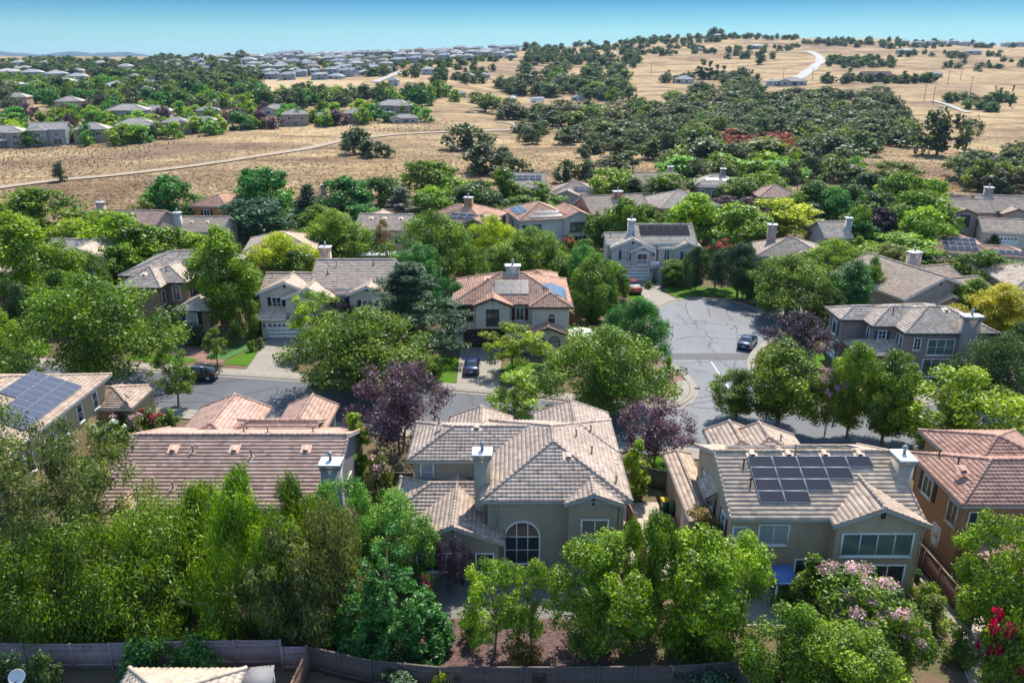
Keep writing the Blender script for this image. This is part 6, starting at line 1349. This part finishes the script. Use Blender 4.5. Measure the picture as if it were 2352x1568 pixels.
def pole(e):
    b=MB(); b.tube([(0,0,-.5),(0,0,10.5)],[.22,.15],7); b.build('pole',M_BARK,e); c=MB(); c.box((0,0,9.6),(2.4,.14,.14))
    for q in(-1,-.4,.4,1): c.tube([(q,0,9.65),(q,0,9.9)],.05,5)
    c.build('crossarm',M_BARK,e); return e
for i,(u,v) in enumerate(((2122,232),(2142,238),(2176,195),(2228,212),(1690,192),(1798,186),(1865,186),(1495,172),(1714,178),(2205,185))): small('utility_pole','utility pole','wooden utility pole standing in the dry right hand pastures',u,v,pole)['group']='utility poles of the pastures'
# ------------------------------------------------------------------ vehicles
def carpaint(name,c):
    m,nt,b,o=mat(name); b.inputs['Base Color'].default_value=(*c,1); b.inputs['Roughness'].default_value=.28; b.inputs['Coat Weight'].default_value=.8; b.inputs['Coat Roughness'].default_value=.05; b.inputs['Metallic'].default_value=.15; return m
M_TYRE=plain('tyre_rubber',(.02,.02,.02),.8); M_RIM=plain('alloy_rim',(.5,.5,.52),.3,.9); M_CARG=glassmat('car_glass',(.015,.018,.02)); M_TAIL=plain('tail_lamp',(.35,.015,.015),.25); M_HEAD=plain('head_lamp',(.65,.66,.68),.15); M_PLATE=plain('plate_white',(.65,.65,.62),.5)
def car(kind,x,y,rz,paint,label,cat):
    e=empty('parked_car' if kind!='pickup' else 'pickup_truck',(x,y,.03),rz,label,cat)
    # stations from the nose (+) to the tail: x, half width, underside, shoulder, roof half width, roof
    if kind=='sedan': S=[(2.35,.55,.40,.62,.45,.63),(2.25,.80,.24,.70,.62,.74),(1.9,.89,.20,.78,.70,.86),(1.1,.91,.20,.90,.74,.98),(.85,.91,.20,.92,.70,1.02),(.15,.91,.20,.94,.62,1.40),(-.35,.91,.20,.95,.62,1.45),(-1.0,.91,.20,.96,.61,1.38),(-1.65,.90,.20,.98,.66,1.06),(-1.85,.89,.22,.99,.70,1.04),(-2.2,.84,.26,.96,.66,1.02),(-2.35,.70,.36,.84,.52,.88)]; cab=(4,8)
    elif kind=='suv': S=[(2.3,.6,.45,.75,.45,.78),(2.2,.84,.3,.85,.65,.92),(1.8,.92,.27,.95,.74,1.05),(1.05,.94,.27,1.05,.76,1.14),(.85,.94,.27,1.07,.74,1.18),(.2,.94,.27,1.08,.68,1.62),(-.5,.94,.27,1.09,.68,1.68),(-1.5,.94,.27,1.10,.66,1.62),(-1.95,.93,.28,1.10,.62,1.52),(-2.3,.88,.32,1.08,.62,1.12),(-2.4,.78,.42,.9,.6,.95)]; cab=(4,9)
    else: S=[(2.75,.6,.5,.8,.5,.84),(2.65,.88,.34,.95,.7,1.0),(2.2,.95,.3,1.04,.78,1.12),(1.3,.96,.3,1.1,.8,1.18),(1.1,.96,.3,1.12,.76,1.22),(.5,.96,.3,1.13,.70,1.72),(-.3,.96,.3,1.14,.70,1.76),(-.75,.96,.3,1.14,.70,1.70),(-.9,.96,.3,1.14,.82,1.18),(-2.6,.96,.32,1.14,.9,1.16),(-2.75,.92,.45,1.1,.86,1.12)]; cab=(4,8)
    ring=lambda s:[(s[0],q*a,z) for q,lst in((1,[(s[1]*.9,s[2]),(s[1],s[2]+.18),(s[1],s[3]-.12),(s[1]*.96,s[3]),(s[4],s[5]-.04),(s[4]*.85,s[5])]),(-1,[(s[4]*.85,s[5]),(s[4],s[5]-.04),(s[1]*.96,s[3]),(s[1],s[3]-.12),(s[1],s[2]+.18),(s[1]*.9,s[2])])) for a,z in lst]
    R=[ring(s) for s in S]; n=12; b=MB(); g=MB(); V=[p for r in R for p in r]; Qb=[];Qg=[]
    for i in range(len(S)-1):
        for k in range(n):
            q=[i*n+k,i*n+(k+1)%n,(i+1)*n+(k+1)%n,(i+1)*n+k]; side=k in(3,7); top=k in(4,5,6)
            gl=(cab[0]<=i<cab[1] and side) or (i in(cab[0],cab[1]-1) and top)
            if kind=='sedan' and i==cab[1]-2 and top: gl=False
            (Qg if gl else Qb).append(q)
    b.arr(V,Q=Qb); g.arr(V,Q=Qg); b.poly(R[0][::-1]); b.poly(R[-1])
    b.build('body',paint,e,smooth=False); g.build('window',M_CARG,e)
    wx=S[1][0]-.75; r=.33 if kind=='sedan' else .38
    for xx in(wx,S[-2][0]+.72):
        for q in(-1,1):
            wy=q*(S[3][1]-.1); t=MB(); t.tube([(xx,wy-.11,r),(xx,wy+.11,r)],r,18); wo=t.build('wheel',M_TYRE,e)
            m=MB(); m.tube([(xx,wy+q*.10,r),(xx,wy+q*.125,r)],r*.64,14); m.build('rim',M_RIM,wo)
            a=MB(); a.tube([(xx,wy-.06,r+.02),(xx,wy+q*.085,r+.02)],r+.07,18); a.build('wheel_arch',M_DARK,e)
    z=S[1][3]-.14
    for q in(-1,1):
        l=MB(); l.box((S[1][0]-.02,q*S[1][1]*.78,z),(.16,.34,.14),bev=.03); l.build('headlight',M_HEAD,e)
        l=MB(); l.box((S[-2][0]-.05,q*S[-2][1]*.82,S[-2][3]-.14),(.14,.32,.17),bev=.03); l.build('tail_light',M_TAIL,e)
        l=MB(); l.box((S[4][0]-.1,q*(S[4][1]+.08),S[4][3]+.04),(.16,.2,.13),bev=.03); l.build('mirror',paint,e)
    l=MB(); l.box((S[-1][0]-.01,0,.62 if kind=='sedan' else .75),(.03,.34,.16)); l.build('number_plate',M_PLATE,e)
    l=MB(); l.box((S[-1][0]+.02,0,.40),(.12,1.5,.16),bev=.04); l.box((S[0][0]-.04,0,.42),(.12,1.3,.18),bev=.04); l.build('bumper',M_DARK if kind!='sedan' else paint,e)
    if kind=='pickup': l=MB(); l.box((-1.78,0,1.185),(1.66,1.66,.04)); l.build('bed_cover',plain('grey_bed_cover',(.33,.32,.30),.7),e)
    if kind=='suv':
        l=MB()
        for q in(-1,1): l.box((-.6,q*.6,1.72),(1.7,.05,.05))
        l.build('roof_rail',M_RIM,e)
    return e
car('sedan',-4.7,87.3,math.pi/2,carpaint('dark_blue_paint',(.012,.028,.11)),'dark blue sedan parked nose in on the drive of the brown garage','car')
car('suv',-36.0,84.3,math.pi,carpaint('black_paint',(.008,.008,.01)),'black sport utility car parked at the kerb beside the small street tree','car')
car('pickup',18.9,121.3,math.radians(97),carpaint('red_paint',(.36,.012,.018)),'red pickup truck with grey bed cover on the court house drive','pickup truck')
car('sedan',38.3,114.6,math.radians(38),carpaint('navy_paint',(.01,.018,.05)),'dark navy car in the drive right of the court lawn','car')
car('sedan',30.0,95.6,math.radians(62),carpaint('blue_paint',(.012,.03,.09)),'blue black car half hidden at the court kerb by the purple plum','car')
car('suv',-20.2,82.4,math.pi-.1,carpaint('silver_paint',(.42,.43,.45)),'silver car in the shade under the large round street tree','car')
car('sedan',86.5,152.5,math.radians(200),carpaint('white_car_paint',(.62,.62,.62)),'white car on the drive of the grey two storey house','car')
car('sedan',46.5,72.0,.12,carpaint('bright_blue_paint',(.02,.07,.25)),'blue car at the right edge behind the broad yellow green tree','car')
# ------------------------------------------------------------------ fences
M_WOODL=plain('weathered_lilac_brown_wood',(.33,.25,.26),.9,0,.3,4); M_WOODD=plain('dark_brown_wood',(.11,.088,.08),.85,0,.3,4); M_WOODR=plain('red_brown_wood',(.17,.10,.075),.85,0,.3,4)
def fence(pts,h,m,label,posts=True,inward=1):
    pts=[np.array(p,float) for p in pts]; e=empty('wooden_fence',(pts[0][0],pts[0][1],0),0,label,'fence'); o=pts[0]
    r=random.Random(len(label))
    for i in range(len(pts)-1):
        a,b=pts[i]-o,pts[i+1]-o; L=np.linalg.norm(b-a); d=(b-a)/L; n=np.array((-d[1],d[0])); k=max(1,int(round(L/2.4))); rz=math.atan2(d[1],d[0])
        for j in range(k):
            p0=a+d*(L*j/k); p1=a+d*(L*(j+1)/k); q=MB(); W=L/k; nb=max(3,int(W/.15))
            for c in range(nb):
                t=(c+.5)/nb; p=p0+(p1-p0)*t; q.box((p[0],p[1],h/2+r.uniform(-.01,.01)),(W/nb-.012,.02+r.uniform(0,.006),h-.06),rz=rz)
            mid=(p0+p1)/2
            for zz in(.35,h-.35): q.box((mid[0]-n[0]*.035,mid[1]-n[1]*.035,zz),(W-.1,.045,.09),rz=rz)
            q.box((mid[0],mid[1],h+.015),(W,.13,.045),rz=rz); q.build('panel',m,e)
            g=MB(); g.box((p0[0]-n[0]*.02,p0[1]-n[1]*.02,h/2+.05),(.11,.11,h+.12),rz=rz); g.build('post',m,e)
    g=MB(); p=pts[-1]-o; g.box((p[0],p[1],h/2+.05),(.11,.11,h+.12)); g.build('post',m,e); return e
F=lambda u,v,h=1.8: P(u,v,h)
fence([F(-60,1477),F(160,1480),F(430,1473),F(643,1471)],1.8,M_WOODL,'weathered lilac brown wooden fence along the bottom left')
fence([F(646,1484),F(703,1484)],1.72,M_WOODL,'short lower fence panel joining the lilac and dark fences')
fence([F(706,1484),F(850,1517),F(1010,1532),F(1290,1532),F(1545,1530),F(1690,1520)],1.8,M_WOODD,'long dark brown wooden fence along the bottom centre')
fence([F(706,1490),(P(706,1490,1.8)[0]-.6,P(706,1490,1.8)[1]-7)],1.8,M_WOODR,'side fence running from the lilac fence towards the camera')
fence([F(1690,1522),(P(1690,1522,1.8)[0]+1.5,32.5),(P(1690,1522,1.8)[0]+9,31.6)],1.8,M_WOODD,'dark fence corner at the bottom right edge')
fence([F(1452,1064),F(1502,1078),F(1582,1094)],1.8,M_WOODD,'dark fence behind the trash bins beside the small lawn')
fence([F(1443,1150),F(1472,1212),(9.6,44.5)],1.7,M_WOODR,'red brown fence along the gravel yard of the taupe house')
fence([F(2098,1232),F(2128,1262),(29.4,42)],1.8,M_WOODR,'brown fence between the tan solar house and the orange house')
fence([F(1309,716),F(1345,740),F(1383,765)],1.8,M_WOODR,'tan board fence at the right side of the terracotta roofed house')
fence([F(505,718),F(552,716)],1.9,M_WOODD,'dark gate fence right of the brown house front wing')
fence([F(903,1086),F(948,1086)],1.8,M_WOODD,'dark short fence between the rose and taupe houses')
fence([F(1010,772),F(1042,768)],1.8,M_WOODD,'dark fence left of the brown garage house')
fence([F(570,735),F(602,742)],1.8,M_WOODD,'dark fence left of the white garage house')
M_IRON=plain('black_iron',(.02,.02,.022),.5,.4)
def orn(u,v,lab,fn):
    x,y=P(u,v,1.2); y=36.44 if u<1500 else 36.55; x=(u-1176)/FPX*(y*math.cos(PITCH)+(CAM_H-1.3)*math.sin(PITCH)); e=empty('wall_ornament',(x,y-.12,1.3),0,lab,'wall ornament'); fn(e)
def roundel(e):
    b=MB(); 
    for r in(.11,.2): b.tube([(math.cos(t)*r,0,math.sin(t)*r) for t in np.linspace(0,6.283,19)],.018,5)
    for t in np.linspace(0,6.283,7)[:-1]: b.tube([(0,0,0),(math.cos(t)*.2,0,math.sin(t)*.2)],.015,5)
    b.build('iron_ring',M_IRON,e)
def lattice(e):
    b=MB()
    for i in range(6): b.box((-.38+.152*i,0,0),(.025,.03,.9))
    for i in range(5): b.box((0,0,-.42+.21*i),(.8,.03,.025))
    for i in range(4):
        for j in range(4): b.tube([(-.28+.19*i+math.cos(t)*.07,0,-.3+.2*j+math.sin(t)*.07) for t in np.linspace(0,6.283,9)],.012,4)
    b.build('iron_grille',M_IRON,e)
def fly(e):
    b=MB()
    for q in(-1,1):
        b.poly([(q*.03,0,.0),(q*.28,-.02,.2),(q*.32,-.02,.02),(q*.1,0,-.02)]); b.poly([(q*.03,0,-.02),(q*.24,-.02,-.04),(q*.2,-.02,-.2),(q*.06,0,-.1)])
        b.tube([(0,0,.1),(q*.1,0,.24)],.01,4)
    b.box((0,0,0),(.05,.05,.3),bev=.02); b.build('iron_butterfly',M_IRON,e)
orn(1050,1545,'round iron ornament on the dark fence',roundel); orn(1238,1547,'square iron grille ornament on the dark fence',lattice); orn(1560,1545,'butterfly shaped iron ornament on the dark fence',fly)
# ------------------------------------------------------------------ bins, hoop, umbrella, dishes, flag, signs
M_BING=plain('green_bin_plastic',(.02,.09,.06),.45); M_BINY=plain('yellow_lid_plastic',(.55,.40,.02),.45)
def bin_(x,y,rz,lid,label):
    e=empty('trash_bin',(x,y,.04),rz,label,'trash bin'); b=MB(); V=[]
    for z,a in((0.08,.24),(.95,.31)): V+=[(-a,-a*1.1,z),(a,-a*1.1,z),(a,a*1.1,z),(-a,a*1.1,z)]
    b.arr(V,Q=[[3,2,1,0],[0,1,5,4],[1,2,6,5],[2,3,7,6],[3,0,4,7]]); b.box((0,0,.93),(.68,.74,.06)); b.build('bin_body',M_BING,e)
    l=MB(); l.box((0,0,1.0),(.70,.78,.09),bev=.04); l.box((0,0,1.06),(.5,.56,.05),bev=.02); l.build('lid',lid,e)
    h=MB(); h.tube([(-.28,.42,.93),(.28,.42,.93)],.025,6); h.build('handle',M_DARK,e)
    for q in(-1,1): w=MB(); w.tube([(q*.27,.3,.12),(q*.33,.3,.12)],.12,10); w.build('wheel',M_TYRE,e)
x,y=P(1527,1172); bin_(x,y,.2,M_BINY,'green trash bin with yellow lid nearest the dark side fence')
x,y=P(1545,1182); bin_(x,y,.1,M_BING,'all green trash bin standing between the two with yellow lids')
x,y=P(1564,1178); bin_(x,y,-.2,M_BINY,'green trash bin with yellow lid closest to the tan house wall')
x,y=P(1543,1215); e=empty('tree_stump',(x,y,.03),0,'brown stump like log standing on the gravel yard','stump'); b=MB(); b.lathe([(0,0),(.3,0),(.27,.4),(.24,.95),(0,.98)],9); b.build('log',M_BARK,e)
x,y=P(1501,652); e=empty('basketball_hoop',(x,y,.03),math.radians(-8),'portable basketball hoop with clear backboard on the court house drive','basketball hoop')
b=MB(); b.box((0,.5,.12),(.9,1.1,.22),bev=.08); b.build('base',M_DARK,e); b=MB(); b.tube([(0,.4,.2),(0,.25,2.3),(0,-.1,3.0)],.06,8); b.build('pole',M_DARK,e)
b=MB(); b.box((0,-.2,3.25),(1.35,.04,.9)); o=b.build('backboard',plain('pale_backboard',(.55,.60,.62),.2),e); b=MB(); b.box((0,-.225,3.12),(.5,.01,.03)); b.box((0,-.225,3.45),(.5,.01,.03)); b.box((-.25,-.225,3.28),(.03,.01,.36)); b.box((.25,-.225,3.28),(.03,.01,.36)); b.build('target_square',plain('teal_mark',(.05,.25,.28),.5),o)
b=MB(); b.tube([(math.cos(t)*.23,-.47+math.sin(t)*.23,3.0) for t in np.linspace(0,6.283,17)],.015,5); b.build('rim',plain('orange_rim',(.5,.12,.02),.5),e)
b=MB()
for t in np.linspace(0,6.283,13)[:-1]: b.tube([(math.cos(t)*.23,-.47+math.sin(t)*.23,3.0),(math.cos(t+.3)*.15,-.47+math.sin(t+.3)*.15,2.6)],.008,4)
b.build('net',M_WHITE,e)
def brolly(x,y,r,h,label):
    e=empty('patio_umbrella',(x,y,.03),0,label,'umbrella'); b=MB(); V=[(0,0,h)]; n=8
    for q,zz in((.5,h-.22),(1,h-.62)):
        for k in range(n): t=k*6.283/n; V.append((math.cos(t)*r*q,math.sin(t)*r*q,zz))
    b.arr(V,Q=[[1+k,1+(k+1)%n,1+n+(k+1)%n,1+n+k] for k in range(n)],T=[[0,1+(k+1)%n,1+k] for k in range(n)])
    for k in range(n): a=V[1+n+k]; c=V[1+n+(k+1)%n]; b.quad(a,c,(c[0],c[1],c[2]-.2),(a[0],a[1],a[2]-.2))
    b.build('canopy',plain('white_canvas',(.66,.64,.60),.8),e); p=MB(); p.tube([(0,0,0),(0,0,h+.1)],.035,7); p.build('pole',M_DARK,e); p=MB(); p.lathe([(0,0),(.35,0),(.3,.08),(.05,.1)],12); p.build('base',M_DARK,e)
x,y=P(1334,760,2.3); brolly(x,y,1.9,2.7,'white patio umbrella at the right side of the terracotta roofed house')
x,y=P(1392,537,2.3); brolly(x,y,1.9,2.7,'white patio umbrella behind the court house chimney')
x,y=P(152,252,3); x,y,z=G(158,262); e=empty('patio_umbrella',(x,y,z),0,'pink parasol in a garden across the meadow','umbrella'); b=MB(); b.lathe([(0,3.2),(2.2,2.4),(2.2,2.2)],10); b.build('canopy',plain('pink_canvas',(.6,.25,.3),.8),e); b=MB(); b.tube([(0,0,0),(0,0,3.2)],.05,6); b.build('pole',M_DARK,e)
def cover(u,v,z,w,d,m,label,tilt=.1,rz=0):
    x,y=P(u,v,z); e=empty('patio_cover',(x,y,0),rz,label,'patio cover'); b=MB(); b.arr([(-w/2,-d/2,z),(w/2,-d/2,z),(w/2,d/2,z+tilt),(-w/2,d/2,z+tilt),(-w/2,-d/2,z-.1),(w/2,-d/2,z-.1),(w/2,d/2,z+tilt-.1),(-w/2,d/2,z+tilt-.1)],Q=[[0,1,2,3],[7,6,5,4],[0,4,5,1],[1,5,6,2],[2,6,7,3],[3,7,4,0]]); b.build('roof_sheet',m,e)
    for a in(-1,1):
        for c in(-1,1): p=MB(); p.box((a*(w/2-.1),c*(d/2-.1),(z-.1)/2),(.1,.1,z-.1)); p.build('post',M_WHITE,e)
cover(862,582,2.6,7,3,M_WHITE,'white patio cover roof beside the cream house')
cover(1800,1322,2.2,1.5,1.7,plain('blue_canvas',(.10,.19,.42),.6),'blue patio shade cover by the tan solar house wall',.3)
cover(592,1560,2.0,1.7,1.3,plain('grey_canvas',(.20,.20,.21),.7),'grey canvas patio cover at the bottom edge beside the tiled roof end',.35,.15)
def dish(x,y,z,label,rz=0,m=None,r=.36):
    e=empty('satellite_dish',(x,y,z),rz,label,'satellite dish'); b=MB(); b.lathe([(0,0),(r*.5,.03),(r*.85,.09),(r,.14),(r*1.02,.13),(r*.85,.07),(0,-.02)],18); o=b.build('dish',m or plain('dish_white',(.66,.66,.64),.4),e); o.rotation_euler=(math.radians(58),0,0); o.location=(0,0,.5)
    a=MB(); a.tube([(0,.05,-.9),(0,.05,.45)],.025,6); a.build('mast',M_ALU,e); a=MB(); a.tube([(0,-.02,.35),(0,-.38,.48)],.015,5); a.box((0,-.42,.5),(.1,.12,.08),bev=.02); a.build('receiver_arm',M_DARK,e)
x,y=P(40,1553,2.6); dish(x,y,2.1,'white satellite dish on a mast in the lower left corner',.3,r=.42)
p=MB(); x0,y0=x,y+.05; 
dish(-36.9,70.0,3.55,'cream satellite dish on the low roof of the sandy solar house',2.4,M_CREAM)
# flag on the balcony
x,y=22.75,126.1; e=empty('flag',(x,y,3.2),0,'small stars and stripes flag hanging from the white balcony','flag')
b=MB(); b.tube([(0,0,0),(.25,-.45,1.9)],.02,6); b.build('flagpole',M_WHITE,e)
fr=MB(); fw=MB(); fb=MB(); fs=MB()
for i in range(7):
    for j in range(6):
        x0=.02+.06*i; pt=lambda a,c:(.25-.035*a*10+.03*math.sin(a*18+c*2),-.45+.02*math.sin(a*22+c*3),1.85-c)
        for k in range(1): pass
for i in range(13):
    a0=-.34+i*.052; mbx=fr if i%2==0 else fw
    for j in range(10): 
        c0=j*.13; c1=c0+.13
        if i<7 and j<4: mbt=fb
        else: mbt=mbx
        f=lambda a,c:(.22+a,-.45+.05*math.sin(a*14)+.03*math.sin(c*5),1.8-c); mbt.quad(f(a0,c1),f(a0+.052,c1),f(a0+.052,c0),f(a0,c0))
for i in range(5):
    for j in range(4): a=-.32+i*.075; c=.06+j*.12; y1=-.45+.05*math.sin(a*14)+.03*math.sin(c*5); fs.box((.22+a,y1-.012,1.8-c),(.022,.01,.022))
o=fr.build('flag_cloth',plain('flag_red',(.42,.02,.03),.8),e); fw.build('white_stripe',M_WHITE,o); fb.build('blue_field',plain('flag_blue',(.015,.03,.14),.8),o); fs.build('star',M_WHITE,o)
# sign seen from behind at the court corner
x,y=P(1531,914); e=empty('traffic_sign',(x,y,0),.35,'octagonal traffic sign seen from its dark back at the court corner bed','sign'); b=MB(); b.tube([(0,0,0),(0,0,2.9)],.035,6); b.build('pole',M_DARK,e); b=MB(); V=[(.36*math.cos(t),d,2.6+.36*math.sin(t)) for d in(-.07,-.05) for t in np.linspace(0,6.283,9)[:-1]+.3927]; b.arr(V,Q=[[k,(k+1)%8,8+(k+1)%8,8+k] for k in range(8)],T=[[0,k+1,k] for k in range(1,7)]+[[8,8+k,9+k] for k in range(1,7)]); b.build('sign_plate',M_BROWNT,e)
# pots and garden table by the tan solar house
for i,(u,v,c,l) in enumerate(((2086,1352,(.5,.48,.44),'white flower pot at the right corner of the tan solar house'),(2104,1330,(.06,.08,.07),'dark flower pot behind the white one'))):
    x,y=P(u,v); e=empty('flower_pot',(x,y,.03),0,l,'flower pot'); b=MB(); b.lathe([(0,0),(.2,0),(.3,.45),(.33,.47),(.28,.46),(.25,.4),(0,.4)],12); b.build('pot',plain('pot%d'%i,c,.6),e); b=MB(); V,Q,a=leaves(np.random.default_rng(i),[(0,0,.6)],[.3],300,.12); b.arr(V,Q=Q,att=a); o=b.build('plant',M_LEAF,e); o.color=(.09,.18,.03,1)
# ------------------------------------------------------------------ summer haze
def haze():
    mb=MB(); zt=175.; z0=-140.; b=9900.
    mb.box((0,0,(zt+z0)/2),(2*b,2*b,zt-z0)); m=bpy.data.materials.new('haze'); m.use_nodes=True; nt=m.node_tree; nt.nodes.clear()
    out=nt.nodes.new('ShaderNodeOutputMaterial'); v=nt.nodes.new('ShaderNodeVolumePrincipled'); v.inputs['Color'].default_value=(.50,.76,1.0,1); v.inputs['Density'].default_value=HAZE; v.inputs['Anisotropy'].default_value=.2
    nt.links.new(v.outputs[0],out.inputs['Volume']); tag(mb.build('haze',m),'thin blue summer haze in the air','haze',None,'stuff')
HAZE=.00005
haze()
